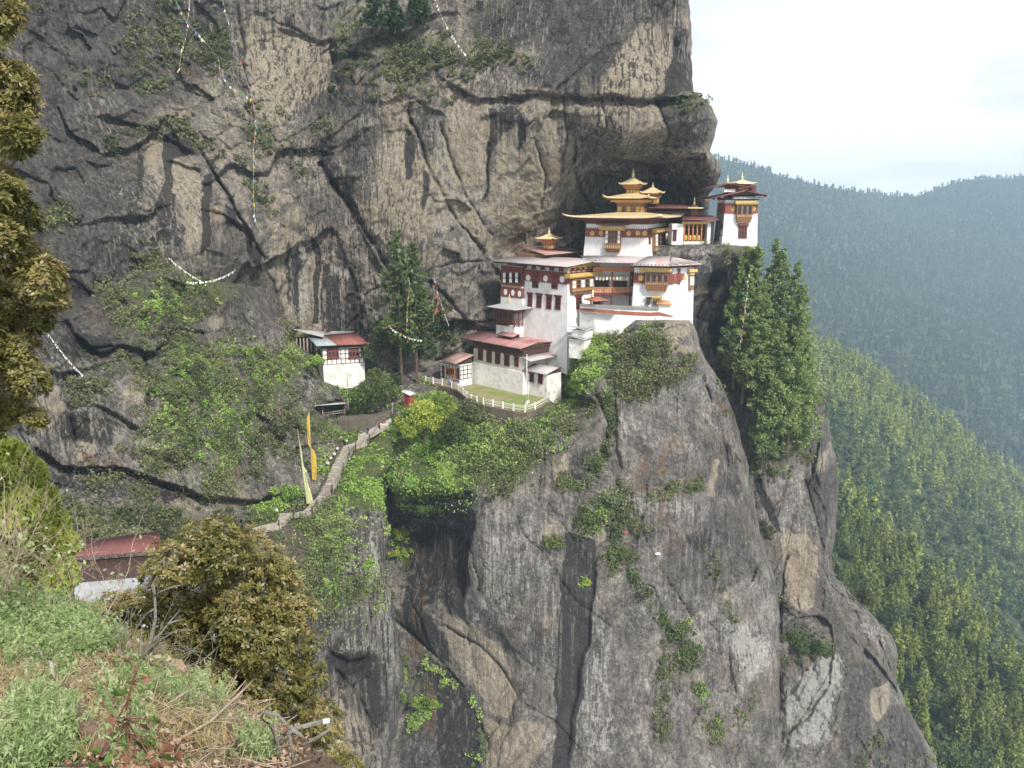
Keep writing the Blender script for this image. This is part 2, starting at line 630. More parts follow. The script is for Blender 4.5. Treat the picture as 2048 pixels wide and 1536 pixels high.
M = {}
M['rock_up'] = rock_mat('rock_upper', .32, 1.1, .44)
M['rock_low'] = rock_mat('rock_lower', .36, 1.12, .16, .42)
M['rock_left'] = rock_mat('rock_left', .25, 1., .15)
M['white'] = plain('whitewash', (.8, .79, .775), (.64, .63, .61), .6, .85, streak=.22, bump=.25)
M['white_old'] = plain('old_whitewash', (.76, .74, .71), (.45, .43, .4), .8, .9, streak=.35, bump=.4, lo=.3, hi=.6)
M['beige'] = plain('beige_plaster', (.68, .64, .57), (.5, .46, .4), .9, .9, streak=.3, bump=.3)
M['maroon'] = plain('maroon_band', (.25, .08, .06), (.17, .05, .04), 1.2, .85)
M['redtrim'] = plain('red_timber', (.17, .045, .035), (.09, .03, .025), 2., .7)
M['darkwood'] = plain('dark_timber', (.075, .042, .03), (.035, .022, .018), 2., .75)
M['brown'] = plain('carved_timber', (.27, .14, .07), (.15, .075, .04), 3., .7)
M['gold'] = plain('gilt_roof', (.76, .63, .38), (.58, .46, .25), 1.2, .42, .12, spec=.6)
M['goldtrim'] = plain('gold_paint', (.6, .42, .13), (.42, .28, .08), 1.6, .55)
M['orange'] = plain('orange_paint', (.48, .2, .07), (.36, .13, .05), 2., .7)
M['brick'] = plain('red_ochre_wall', (.34, .12, .075), (.25, .09, .06), .8, .9)
M['glass'] = plain('dark_pane', (.02, .018, .02), (.012, .012, .014), 2., .25, spec=.6)
M['panel'] = plain('white_panel', (.8, .79, .76), (.66, .65, .62), 3., .7)
M['stone'] = masonry('grey_stone', (.3, .28, .25), (.17, .16, .145))
M['stone_dark'] = masonry('mossy_stone', (.2, .17, .13), (.11, .095, .075))
M['slate'] = plain('stone_coping', (.3, .28, .26), (.17, .16, .15), 2.5, .9, bump=.6)
M['steps'] = plain('concrete_steps', (.4, .365, .31), (.22, .2, .17), 1.4, .9, bump=.3)
M['concrete'] = plain('white_concrete', (.78, .77, .75), (.6, .59, .57), 2., .8)
M['rail'] = plain('rail_metal', (.5, .48, .45), (.34, .32, .3), 2., .6)
M['tin_pink'] = tin_roof('tin_pink', (.44, .43, .44), (.42, .37, .37), (.4, .24, .235))
M['tin_red'] = tin_roof('tin_red', (.4, .26, .255), (.34, .17, .165), (.26, .11, .11), .45)
M['tin_maroon'] = tin_roof('tin_maroon', (.13, .06, .055), (.17, .065, .06), (.1, .045, .04), .3)
M['tin_rust'] = tin_roof('tin_rust', (.42, .34, .32), (.32, .16, .13), (.24, .1, .08), .6)
M['tin_patch'] = tin_roof('tin_patch', (.36, .4, .42), (.28, .3, .31), (.3, .12, .1), 1.1)
M['tin_grey'] = tin_roof('tin_grey', (.42, .42, .43), (.36, .35, .35), (.26, .24, .24), .6)
M['bark'] = plain('bark', (.12, .09, .065), (.055, .042, .032), 3., .9, bump=.6, stretch=(1, 1, .3))
M['bark_pale'] = plain('pale_bark', (.42, .39, .34), (.2, .18, .15), 6., .85, bump=.5)
M['needle'] = leaf_mat('pine_needles', [(0.0531, 0.1, 0.0472), (0.106, 0.177, 0.0732), (0.189, 0.271, 0.1), (0.295, 0.354, 0.142)])
M['needle_dark'] = leaf_mat('dark_needles', [(0.0192, 0.0416, 0.0224), (0.0384, 0.072, 0.032), (0.072, 0.12, 0.048)])
M['leaf_dark'] = leaf_mat('dark_leaves', [(0.0288, 0.056, 0.0224), (0.072, 0.12, 0.0416), (0.128, 0.184, 0.064)])
M['leaf_bright'] = leaf_mat('bright_leaves', [(0.113, 0.194, 0.0374), (0.226, 0.329, 0.0598), (0.388, 0.448, 0.0822), (0.533, 0.538, 0.112)])
M['leaf_olive'] = leaf_mat('olive_leaves', [(.045, .05, .014), (.12, .118, .034), (.2, .18, .06), (.28, .22, .1), (.42, .37, .24)], .38, .25)
M['shrub'] = leaf_mat('shrub_leaves', [(.05, .064, .03), (.115, .138, .06), (.185, .205, .1), (.24, .25, .13), (.26, .235, .145)])
M['shrub_lush'] = leaf_mat('lush_shrub', [(0.118, 0.208, 0.0488), (0.237, 0.39, 0.0854), (0.395, 0.536, 0.146), (0.421, 0.488, 0.244)])
M['cloth_white'] = plain('white_cloth', (.8, .79, .77), (.68, .67, .66), 3., .9)
M['cloth_yellow'] = plain('yellow_cloth', (.52, .36, .05), (.42, .28, .04), 1.5, .9)
M['cloth_pale'] = plain('pale_yellow_cloth', (.5, .52, .28), (.4, .42, .2), 1.5, .9)
M['grass'] = plain('lawn', (.15, .21, .05), (.27, .21, .13), .3, .95, bump=.6, det=8, lo=.4, hi=.56)
M['dirt'] = plain('trodden_path', (.34, .26, .18), (.22, .16, .11), 1., .95, bump=.5)


# ------------------------------------------------------------------ cliffs and slopes
def xline(pts):
    a = np.array(pts, float)
    return lambda y: np.interp(y, a[:, 1], a[:, 0])


def ledge_term(px, py, pts, h, decay, above=0.):
    """horizontal overhang: recessed by h metres just below the line, fading over decay px"""
    a = np.array(pts, float)
    yl = np.interp(px, a[:, 0], a[:, 1])
    d = py - yl
    inside = sstep(a[0, 0] - 1, a[0, 0] + 35, px) * (1 - sstep(a[-1, 0] - 35, a[-1, 0] + 1, px))
    t = np.where(d > 0, sstep(0, 5, d) * np.exp(-np.maximum(d, 0) / decay), 0)
    return h * inside * t


def vstep_term(px, py, pts, h, decay, side=1):
    """upright step: recessed by h just right (side=1) or left (-1) of the line"""
    a = np.array(pts, float)
    xl = np.interp(py, a[:, 1], a[:, 0])
    d = (px - xl) * side
    inside = sstep(a[0, 1] - 1, a[0, 1] + 35, py) * (1 - sstep(a[-1, 1] - 35, a[-1, 1] + 1, py))
    t = np.where(d > 0, sstep(0, 5, d) * np.exp(-np.maximum(d, 0) / decay), 0)
    return h * inside * t


class Sheet:
    def __init__(s, name, label, xl, xr, y0, y1, step, ctrl, mat, seed, amp=1., cracks=(), ledges=(), vsteps=(),
                 masks=None, rr=0., rl=0., rt=0., wrap=40., jag=3., facet_scale=.075, facet_amp=2.2, dip=R(52), soft=(), fixed=(), yt=None, fine=.24, flat=.62):
        s.xl, s.xr = xline(xl), xline(xr)
        ny = int((y1 - y0) / step) + 1
        nx = int(max(s.xr(y) - s.xl(y) for y in np.linspace(y0, y1, 60)) / step) + 1
        py1 = np.linspace(y0, y1, ny)
        u = np.linspace(0, 1, nx)
        jagr = jag * fbm(np.c_[py1 * .02, py1 * 0 + seed, py1 * 0], 5) * 2
        XL, XR = s.xl(py1), s.xr(py1) + (jagr if rr else 0)
        px = XL[:, None] + u[None, :] * (XR - XL)[:, None]
        py = np.repeat(py1[:, None], nx, 1)
        if yt:
            a = np.array(yt, float)
            y_t = np.interp(px, a[:, 0], a[:, 1]) + 5 * fbm(np.stack([px * .03, px * 0 + seed, px * 0], -1), 3)
            py = y_t + (y1 - y_t) * (py - y0) / (y1 - y0)
        s.tps = TPS(ctrl)
        D = s.tps(px, py)
        # rounding of the outer edges so the rock turns away
        if rr:
            e = np.clip((XR[:, None] - px) / (rr * 4.), 0, 1)
            D = D + rr * (1 - np.sqrt(np.clip(1 - (1 - e) ** 2, 0, 1)))
        if rl:
            e = np.clip((px - XL[:, None]) / (rl * 4.), 0, 1)
            D = D + rl * (1 - np.sqrt(np.clip(1 - (1 - e) ** 2, 0, 1)))
        if rt:
            e = np.clip((py - (y_t if yt else y0)) / (rt * 4.), 0, 1)
            D = D + rt * (1 - np.sqrt(np.clip(1 - (1 - e) ** 2, 0, 1)))
        p = P(px, py, D)
        # rotate noise space so that blocks follow the dip of the beds
        cd, sd = math.cos(dip), math.sin(dip)
        q = np.stack([p[..., 0] * cd - p[..., 2] * sd, p[..., 1], p[..., 0] * sd + p[..., 2] * cd], -1)
        wp = np.stack([fbm(p * .05 + 3, 3), fbm(p * .05 + 31, 3), fbm(p * .05 + 57, 3)], -1) * 4.
        qa = (q + wp) * np.array([1., .7, .42]) * facet_scale + seed
        h1, e1 = facets(qa)
        h2, e2 = facets((q + wp * .5) * np.array([1., .8, .5]) * facet_scale * 3.1 + seed + 40)
        smooth_k = np.ones(px.shape)
        if soft: smooth_k = 1 - flat * np.clip(stroke_mask(px, py, soft), 0, 1)
        h3, _e = facets((q + wp * .3) * np.array([1., .9, .6]) * facet_scale * 8.5 + seed + 80)
        d = facet_amp * fine * h3 + facet_amp * 1.25 * h1 + facet_amp * .5 * h2
        # bedding: saw-tooth ledges that follow the dip, broken up by noise
        bq = q[..., 0] * .16 + .5 * fbm(p * .06 + seed, 3)
        saw = bq - np.floor(bq)
        d = d + .8 * (saw ** 3) * np.clip(.5 + 1.2 * fbm(p * .05 + 70 + seed, 3), 0, 1)
        d = d * smooth_k
        d = d + 1.1 * fbm(p * .03 + seed, 4) + .7 * fbm(np.stack([p[..., 0] * .2, p[..., 1] * .2, p[..., 2] * .03], -1) + seed, 3) * smooth_k
        d = d - .34 * ridged(p * .22 + seed, 4) * (.25 + .75 * smooth_k) + .26 * fbm(p * .8 + seed, 4)
        wx = px + 6 * fbm(np.stack([px, py, px * 0 + seed], -1) * .016, 4)
        wy = py + 6 * fbm(np.stack([px, py, px * 0 + seed + 9], -1) * .016, 4)
        s.wx, s.wy = wx, wy
        fade = np.ones(px.shape)
        if rr: fade = np.minimum(fade, .25 + .75 * np.clip((XR[:, None] - px) / 30, 0, 1))
        D = D + amp * d * fade
        for c in cracks:
            dep, pts = c
            dd, rad = seg_dist(wx, wy, pts)
            nz = np.clip(.75 + .9 * fbm(p * .12 + dep * 7, 3), .1, 1.6)
            ca = np.array(pts, float)
            if np.ptp(ca[:, 1]) > np.ptp(ca[:, 0]):
                o_ = np.argsort(ca[:, 1]); sd = np.where(wx > np.interp(wy, ca[o_, 1], ca[o_, 0]), 1., 0.)
            else:
                o_ = np.argsort(ca[:, 0]); sd = np.where(wy > np.interp(wx, ca[o_, 0], ca[o_, 1]), 1., 0.)
            # a break in the rock: one side is set back behind a sharp edge, with a narrow open joint
            D = D + dep * nz * (.62 * sd * np.exp(-dd / (rad * 3.2)) + .5 * np.exp(-(dd / (rad * .5)) ** 2))
        for c in ledges: D = D + ledge_term(wx, wy, *c)
        for c in vsteps: D = D + vstep_term(wx, wy, *c)
        for dep, pts in fixed:
            dd, rad = seg_dist(px, py, pts)
            D = D + dep * (1 - sstep(.5, 1.4, dd / rad))
        s.px, s.py, s.D = px, py, D
        p = P(px, py, D)
        if rr and wrap:     # the rock carries on backwards behind its outline
            ks = np.array([.15, .5, 1.])
            b = P(px[:, -1:] - 0 * ks - 2, py[:, -1:] + 0 * ks, D[:, -1:] + wrap * ks)
            b[..., 0] -= wrap * .25 * ks
            p = np.concatenate([p, b], 1)
        if rl and wrap:
            ks = np.array([1., .5, .15])
            b = P(px[:, :1] + 2 + 0 * ks, py[:, :1] + 0 * ks, D[:, :1] + wrap * ks)
            b[..., 0] += wrap * .25 * ks
            p = np.concatenate([b, p], 1)
        off = 3 if (rl and wrap) else 0
        s.p = p[:, off:off + nx]
        if rt and wrap:
            b = np.stack([p[0] + np.array([0, k, -.15 * k]) for k in (wrap, wrap * .4)], 0)
            p = np.concatenate([b, p], 0)
        H, W = p.shape[:2]
        idx = np.arange(H * W).reshape(H, W)
        f = np.stack([idx[:-1, :-1], idx[1:, :-1], idx[1:, 1:], idx[:-1, 1:]], -1).reshape(-1, 4)
        attrs = {}
        for k in ('tan', 'black', 'dark', 'pale', 'rust', 'moss', 'soil'):
            mk = stroke_mask(wx, wy, (masks or {}).get(k, ()))
            a = np.zeros((H, W))
            ro = H - ny
            a[ro:, off:off + nx] = mk
            if off: a[:, :off] = a[:, off:off + 1]
            a[:, off + nx:] = a[:, off + nx - 1:off + nx]
            attrs[k] = a
        me = np_mesh(name, p.reshape(-1, 3), f, mat, attrs)
        s.ob = link_mesh(name, me)
        tag(s.ob, label, None, None, 'structure')
        # normals for scattering
        n = np.cross(np.gradient(s.p, axis=0), np.gradient(s.p, axis=1))
        n /= np.linalg.norm(n, axis=-1)[..., None] + 1e-9
        flip = (n * s.p).sum(-1) > 0
        n[flip] *= -1
        s.n = n
    def at(s, px, py):
        """depth of the finished surface seen at a pixel"""
        d2 = np.abs(s.py[:, 0] - py).argmin()
        j = np.abs(s.px[d2] - px).argmin()
        return float(s.D[d2, j])


def sheet_A():
    xr = [(1376, -140), (1376, -100), (1378, 0), (1382, 60), (1386, 120), (1387, 183), (1404, 194), (1426, 214), (1436, 242), (1431, 275),
          (1419, 302), (1432, 322), (1443, 345), (1436, 370), (1420, 388), (1416, 430), (1408, 520), (1400, 700)]
    ctrl = [(-150, -140, 160), (-150, 300, 128), (-150, 900, 112), (200, -140, 192), (200, 300, 168), (200, 600, 150), (200, 900, 140),
            (420, -140, 214), (420, 120, 206), (500, 300, 196), (420, 480, 172), (500, 600, 186), (640, -140, 222), (560, 120, 214), (640, 300, 206), (640, 560, 198), (680, 700, 200), (600, 900, 192), (600, 650, 198),
            (800, 0, 214), (760, 160, 204), (800, 300, 200), (780, 560, 192), (850, 700, 190), (950, 60, 208), (960, 300, 197), (960, 500, 193), (960, 700, 192),
            (1100, -120, 200), (1100, 90, 196), (1100, 190, 190), (1100, 330, 192), (1100, 430, 200), (1090, 520, 206), (1200, 330, 200), (1200, 420, 212), (1250, 380, 212),
            (1290, -100, 190), (1290, 150, 183), (1290, 225, 181), (1240, 300, 186), (1300, 310, 196), (1300, 360, 212), (1300, 420, 222), (1380, 120, 190), (1400, 240, 185),
            (1395, 330, 193), (1390, 380, 204), (1400, 430, 214), (1300, 700, 215), (1000, 500, 202)]
    cracks = [
        (4.5, [(815, 225, 6), (850, 320, 9), (905, 430, 8), (960, 500, 6), (1000, 560, 5)]),
        (3.5, [(878, 245, 5), (895, 300, 6), (930, 390, 6), (980, 470, 4)]),
        (7, [(640, 330, 12), (690, 400, 16), (730, 470, 14), (790, 560, 10), (800, 640, 8)]),
        (3, [(1030, 180, 3), (1150, 190, 4), (1215, 192, 3), (1290, 196, 3), (1390, 190, 3)]),
        (2.5, [(1125, 190, 3), (1135, 270, 4), (1120, 340, 5)]),
        (2.5, [(1205, 195, 4), (1212, 250, 4), (1190, 290, 5)]),
        (3.5, [(1150, 290, 5), (1145, 340, 5), (1160, 380, 4), (1185, 420, 5)]),
        (3, [(1060, 260, 3), (1090, 350, 3), (1085, 420, 5)]),
        (3, [(330, 230, 4), (400, 300, 6), (470, 420, 6), (530, 520, 8)]),
        (3, [(60, 310, 5), (90, 380, 6), (140, 440, 5)]),
        (2, [(540, 40, 3), (590, 55, 4), (640, 90, 3), (660, 80, 3)]),
        (2.5, [(660, 100, 6), (680, 190, 6)]),
        (2.5, [(860, 560, 4), (900, 600, 5), (940, 650, 5), (985, 640, 4)]),
        (2, [(880, 530, 3), (980, 520, 4), (1010, 560, 3)]),
        (3, [(1310, 200, 5), (1335, 260, 7), (1330, 300, 6)]),
        (2.2, [(985, 250, 3), (975, 320, 3), (962, 400, 3)]),
        (3, [(700, 540, 8), (718, 620, 8), (722, 700, 6)]),
    ]
    ledges = [
        ([(1010, 186), (1100, 186), (1180, 192), (1250, 194), (1320, 196), (1394, 188)], 4.5, 26),
        ([(1150, 262), (1200, 300), (1250, 318), (1300, 326), (1350, 318), (1420, 300)], 7, 60),
        ([(1180, 345), (1250, 352), (1330, 372), (1400, 345)], 4, 40),
        ([(190, 232), (250, 240), (300, 250), (345, 280), (400, 310)], 3.5, 40),
        ([(320, 318), (360, 325), (420, 345)], 2.5, 30),
        ([(640, 98), (700, 104), (760, 110)], 3, 30),
        ([(870, 145), (960, 200), (1060, 190)], 3, 30),
        ([(545, 52), (600, 66), (660, 86)], 2.5, 20),
    ]
    vsteps = [([(1340, 60), (1350, 110), (1340, 165), (1320, 195)], 3.5, 40, 1),
              ([(658, 90), (652, 180), (660, 240)], 3, 30, 1),
              ([(395, 290), (460, 390), (540, 530)], 3., 40, -1),
              ([(480, 0), (490, 120), (515, 260)], 3., 60, -1),
              ([(660, 340), (730, 470), (800, 600)], 4, 40, -1)]
    masks = {
        'tan': [('p', 0.95, 4, [(339.8, 322.5), (375.0, 330.3), (410.2, 361.6), (410.2, 416.2), (398.4, 510.0), (375.0, 494.4), (375.0, 408.4), (343.8, 377.2)]), ('p', 0.7, 4, [(425.8, 416.2), (445.3, 416.2), (441.4, 447.5), (418.0, 435.8)]), ('p', 0.8, 4, [(253.9, 283.4), (281.2, 291.2), (273.4, 330.3), (250.0, 318.6)]), ('p', 0.75, 11, [(903.5, 192.8), (975.3, 213.3), (973.3, 246.1), (971.2, 311.7), (965.1, 348.6), (940.4, 361.0), (919.9, 356.8), (901.5, 315.8), (891.2, 278.9), (901.5, 229.7)]), ('p', 0.75, 11, [(1004.0, 270.7), (1043.0, 254.3), (1075.8, 295.3), (1088.1, 340.4), (1090.2, 393.8), (1088.1, 430.7), (1010.2, 463.5), (969.2, 410.2), (993.8, 369.2), (1002.0, 319.9)]), ('p', 0.75, 11, [(772.3, 192.8), (805.1, 196.9), (813.3, 237.9), (805.1, 287.1), (809.2, 348.6), (792.8, 381.5), (764.1, 393.8), (755.9, 348.6), (764.1, 287.1)]), ('p', 0.75, 11, [(829.7, 311.7), (866.6, 340.4), (862.5, 381.5), (846.1, 430.7), (805.1, 443.0), (780.5, 410.2), (796.9, 385.6), (817.4, 361.0)]), ('p', 0.6, 11, [(710.7, 410.2), (792.8, 397.9), (829.7, 447.1), (862.5, 438.9), (846.1, 471.7), (796.9, 484.0), (801.0, 533.2), (780.5, 520.9), (735.4, 463.5)]), ('p', 0.8, 11, [(1256.3, 77.9), (1289.1, 53.3), (1342.4, 61.5), (1338.3, 135.4), (1317.8, 180.5), (1293.2, 194.8), (1215.3, 184.6), (1203.0, 172.3), (1239.9, 106.6)]), ('p', 0.7, 11, [(1051.2, 180.5), (1141.4, 188.7), (1137.3, 229.7), (1104.5, 213.3), (1051.2, 213.3), (1034.8, 229.7)]), ('p', 0.7, 11, [(1178.3, 201.0), (1203.0, 201.0), (1305.5, 209.2), (1313.7, 237.9), (1297.3, 266.6), (1256.3, 262.5), (1207.1, 242.0), (1174.2, 246.1)]), ('p', 0.5, 6, [(1063.5, 229.7), (1112.7, 221.5), (1116.8, 287.1), (1112.7, 348.6), (1092.2, 356.8), (1071.7, 295.3)]), ('p', 0.75, 11, [(518.0, 53.3), (600.0, 73.8), (657.4, 94.3), (653.3, 176.4), (616.4, 172.3), (600.0, 123.1), (550.8, 123.1)]), ('p', 0.6, 11, [(969.2, 0.0), (997.9, 0.0), (993.8, 28.7), (971.2, 24.6)]), ('p', 0.6, 11, [(878.9, 377.4), (911.7, 389.7), (969.2, 463.5), (952.7, 471.7), (919.9, 422.5)]), ('p', 0.9, 6, [(246.1, 266.6), (280.2, 273.4), (276.8, 338.3), (249.5, 328.1)]), ('p', 0.9, 6, [(328.1, 317.8), (362.3, 324.7), (379.4, 362.3), (406.7, 386.2), (396.4, 512.6), (375.9, 505.8), (369.1, 410.1), (341.8, 341.8)]), ('p', 0.85, 10, [(505.8, 41.0), (553.7, 68.4), (577.6, 88.9), (649.4, 88.9), (656.2, 129.9), (642.5, 177.7), (601.5, 205.1), (560.5, 239.2), (512.6, 218.7), (495.6, 136.7)]), ('p', 0.8, 11, [(300.8, 283.7), (317.8, 273.4), (307.6, 341.8), (297.3, 338.3)]), ('p', 0.6, 11, [(20.5, 314.4), (44.4, 334.9), (64.9, 372.5), (51.3, 375.9), (23.9, 341.8)]), ('p', 0.8, 11, [(205.1, 246.1), (218.7, 249.5), (211.9, 273.4)]), ('p', 0.6, 11, [(570, 450), (640, 520), (700, 580), (700, 680), (600, 690), (560, 560)])],
        'black': [('p', 1.0, 3, [(328.1, 271.7), (375.0, 260.0), (390.6, 306.9), (351.6, 318.6), (343.8, 342.0), (339.8, 455.3), (320.3, 455.3), (312.5, 424.1), (328.1, 357.7)]), ('p', 0.9, 3, [(341.8, 385.0), (349.6, 385.0), (349.6, 490.5), (343.8, 490.5)]), ('p', 0.95, 3, [(404.3, 396.7), (419.9, 349.8), (419.9, 494.4), (406.2, 510.0)]), ('p', 1.0, 3, [(449.2, 408.4), (472.7, 424.1), (484.4, 463.1), (460.9, 447.5)]), ('p', 1.0, 3, [(488.3, 474.8), (527.3, 510.0), (523.4, 549.1), (496.1, 510.0)]), ('p', 0.9, 3, [(293.0, 478.8), (332.0, 455.3), (367.2, 478.8), (359.4, 494.4), (296.9, 490.5)]), ('p', 0.9, 3, [(627.0, 478.8), (640.6, 486.6), (638.7, 650.6), (625.0, 650.6)]), ('p', 0.85, 3, [(644.5, 529.5), (660.2, 525.6), (648.4, 611.6), (640.6, 650.6)]), ('p', 0.8, 3, [(699.2, 541.2), (714.8, 556.9), (722.7, 666.2), (699.2, 666.2), (679.7, 658.4)]), ('p', 0.7, 3, [(585.9, 533.4), (597.7, 478.8), (601.6, 611.6), (585.9, 611.6)]), ('p', 0.8, 3, [(218.8, 260.0), (234.4, 260.0), (230.5, 295.2), (218.8, 283.4)]), ('p', 0.7, 3, [(273.4, 291.2), (285.2, 283.4), (289.1, 388.9), (273.4, 428.0)]), ('p', 0.75, 3, [(50.8, 490.5), (85.9, 478.8), (70.3, 510.0)]), ('p', 0.7, 3, [(136.7, 556.9), (164.1, 556.9), (191.4, 588.1), (148.4, 592.0)]), ('p', 1.0, 7, [(981.5, 221.5), (1034.8, 213.3), (1053.2, 246.1), (1047.1, 283.0), (1034.8, 303.5), (1038.9, 254.3), (1002.0, 266.6), (981.5, 311.7), (969.2, 393.8), (963.0, 393.8), (971.2, 324.0)]), ('p', 1.0, 7, [(809.2, 246.1), (829.7, 295.3), (823.5, 344.5), (811.2, 356.8), (807.1, 295.3)]), ('p', 0.9, 7, [(848.2, 340.4), (866.6, 352.7), (846.1, 430.7), (840.0, 430.7)]), ('p', 1.0, 7, [(636.9, 287.1), (682.0, 340.4), (723.1, 434.8), (776.4, 492.2), (796.9, 541.4), (764.1, 516.8), (714.8, 443.0), (661.5, 369.2), (632.8, 319.9)]), ('p', 0.9, 7, [(1346.5, 41.0), (1379.3, 61.5), (1385.5, 180.5), (1321.9, 192.8), (1338.3, 135.4), (1350.6, 82.0)]), ('p', 0.75, 7, [(661.5, 106.6), (718.9, 82.0), (723.1, 135.4), (698.4, 172.3), (661.5, 164.1)]), ('p', 0.75, 7, [(406.7, 352.0), (430.6, 341.8), (420.4, 444.3), (406.7, 512.6), (399.9, 512.6)]), ('p', 0.55, 7, [(341.8, 454.5), (369.1, 444.3), (372.5, 505.8), (341.8, 492.1)]), ('p', 0.6, 7, [(640, 540), (705, 560), (715, 690), (640, 690)]), ('p', 0.55, 7, [(565, 470), (610, 520), (600, 660), (570, 600)]), ('p', 0.75, 7, [(952.7, 0.0), (969.2, 0.0), (969.2, 24.6), (948.6, 24.6)]), ('p', 0.6, 7, [(1014.3, 69.7), (1034.8, 69.7), (1030.7, 102.5), (1014.3, 102.5)])],  # streaks, and shade painted black into the deep diagonal fault
        'dark': [('p', 0.8, 22, [(936.3, 8.2), (1174.2, -82.0), (1379.3, -82.0), (1379.3, 24.6), (1280.9, 53.3), (1239.9, 106.6), (1203.0, 164.1), (1141.4, 188.7), (1051.2, 172.3), (1010.2, 135.4), (1071.7, 106.6), (969.2, 94.3), (932.2, 61.5)]), ('p', 0.8, 22, [(1317.8, 205.1), (1403.9, 196.9), (1432.6, 229.7), (1424.4, 278.9), (1379.3, 287.1), (1338.3, 283.0)]), ('p', 0.7, 22, [(673.8, 262.5), (772.3, 246.1), (764.1, 287.1), (751.8, 369.2), (698.4, 369.2), (669.7, 295.3)]), ('p', 0.6, 22, [(969.2, 533.2), (1002.0, 537.3), (1002.0, 615.3), (907.6, 627.6)]), ('p', 0.5, 22, [(1166.0, 258.4), (1215.3, 262.5), (1297.3, 303.5), (1276.8, 328.1), (1182.4, 295.3)]), ('p', 0.74, 24, [(-180, -150), (420, -150), (470, 60), (440, 150), (330, 220), (290, 250), (300, 480), (360, 560), (-180, 920)]), ('p', 0.5, 22, [(360, 560), (470, 420), (560, 560), (600, 900), (300, 900)]), ('p', 0.5, 22, [(590, 220), (680, 200), (690, 300), (640, 330), (560, 300)]), ('p', 0.55, 22, [(600.0, 369.2), (682.0, 389.7), (723.1, 451.2), (682.0, 471.7), (600.0, 451.2)]), ('p', 0.7, 22, [(616.4, 176.4), (764.1, 172.3), (751.8, 229.7), (682.0, 254.3), (624.6, 229.7)])],
        'pale': [('p', 0.7, 11, [(562.5, 556.9), (597.7, 478.8), (625.0, 478.8), (625.0, 650.6), (585.9, 650.6)]), ('p', 0.85, 10, [(660.2, 525.6), (703.1, 541.2), (679.7, 658.4), (640.6, 654.5)]), ('p', 0.5, 6, [(390.6, 377.2), (410.2, 369.4), (406.2, 478.8), (394.5, 494.4)]), (.55, [(1030, 330, 14), (1000, 420, 16)]), (.5, [(395, 420, 10), (390, 500, 10)]), (.5, [(640, 620, 20), (650, 690, 16)]), (.45, [(890, 260, 10), (880, 330, 12)]), (.5, [(430, 520, 26)]),
                 (.4, [(120, 240, 40), (60, 200, 40)])],
        'rust': [(.7, [(1010, 480, 14), (1070, 460, 16), (1130, 440, 14)]), (.6, [(1040, 500, 16), (1150, 460, 20)]), (.5, [(330, 120, 24), (400, 160, 14)]), (.4, [(600, 200, 20)])],
        'moss': [(.6, [(700, 60, 60), (800, 110, 60), (900, 110, 50)]), (.55, [(700, 150, 40), (850, 160, 40)]), (.5, [(320, 60, 50), (430, 70, 50), (400, 130, 40)]), (.45, [(540, 260, 40)]),
                 (.8, [(1400, 196, 14), (1425, 215, 10)]), (.55, [(1330, 205, 16), (1380, 215, 16)]), (.5, [(430, 170, 14), (500, 320, 14)]), (.4, [(150, 180, 26)])],
        'soil': [(.5, [(330, 80, 30), (340, 130, 20)]), (.6, [(370, 130, 8), (430, 210, 9), (470, 290, 6)])],
    }
    soft = [[(920, 220, 40), (900, 330, 60)], [(790, 300, 40), (780, 420, 60)], [(1180, 230, 40), (1260, 230, 50)], [(1100, 300, 50), (1080, 420, 50)], [(1000, 300, 60), (1000, 440, 50)], [(1000, 60, 130), (1180, 60, 120), (1300, 110, 80)], [(570, 100, 50), (590, 200, 55)],
            [(350, 340, 50), (380, 480, 40)], [(640, 620, 50)]]
    return Sheet('cliff_face', 'towering grey and tan cliff face behind the monastery', [(-170, -140), (-170, 900)], xr, -140, 900, 2.6, ctrl, M['rock_up'], 2.3, 1.0,
                 cracks, ledges, vsteps, masks, rr=9., wrap=60., jag=2.2, soft=soft, fine=.09, flat=.82)


def sheet_B():
    """rock shelf under the upper porch and tower, and the wall below it"""
    ctrl = [(1320, 488, 186), (1420, 500, 180), (1385, 520, 181), (1410, 535, 182), (1330, 560, 186), (1400, 570, 189), (1460, 490, 186), (1530, 500, 190), (1380, 700, 196), (1430, 620, 196), (1480, 620, 197),
            (1560, 560, 200), (1560, 820, 200), (1420, 820, 192), (1480, 720, 196), (1640, 820, 200), (1640, 560, 208)]
    masks = {'tan': [(.85, [(1400, 560, 14), (1390, 590, 8)]), (.8, [(1460, 600, 16), (1465, 690, 14)]), (.6, [(1420, 680, 12)])],
             'black': [(.9, [(1435, 560, 24), (1440, 690, 22)]), (.7, [(1480, 560, 24), (1490, 660, 24)])],
             'moss': [(.7, [(1440, 500, 14), (1500, 505, 16)])], 'pale': [('p', .7, 8, [(1340, 492), (1420, 502), (1420, 530), (1402, 560), (1380, 566), (1340, 540)])]}
    return Sheet('cliff_shelf', 'rock shelf and dark streaked wall under the porch', [(1300, 480), (1300, 860)], [(1524, 480), (1510, 540), (1500, 600), (1500, 700), (1520, 860)], 489, 860, 2.6, ctrl,
                 M['rock_low'], 5.1, .55, [(2, [(1400, 520, 4), (1422, 512, 4)])], [([(1340, 548), (1400, 545), (1460, 530), (1560, 530)], 4, 60)],
                 [([(1424, 505), (1418, 545), (1390, 590)], 5, 60, 1)], masks, rr=8., rt=6., wrap=30.)


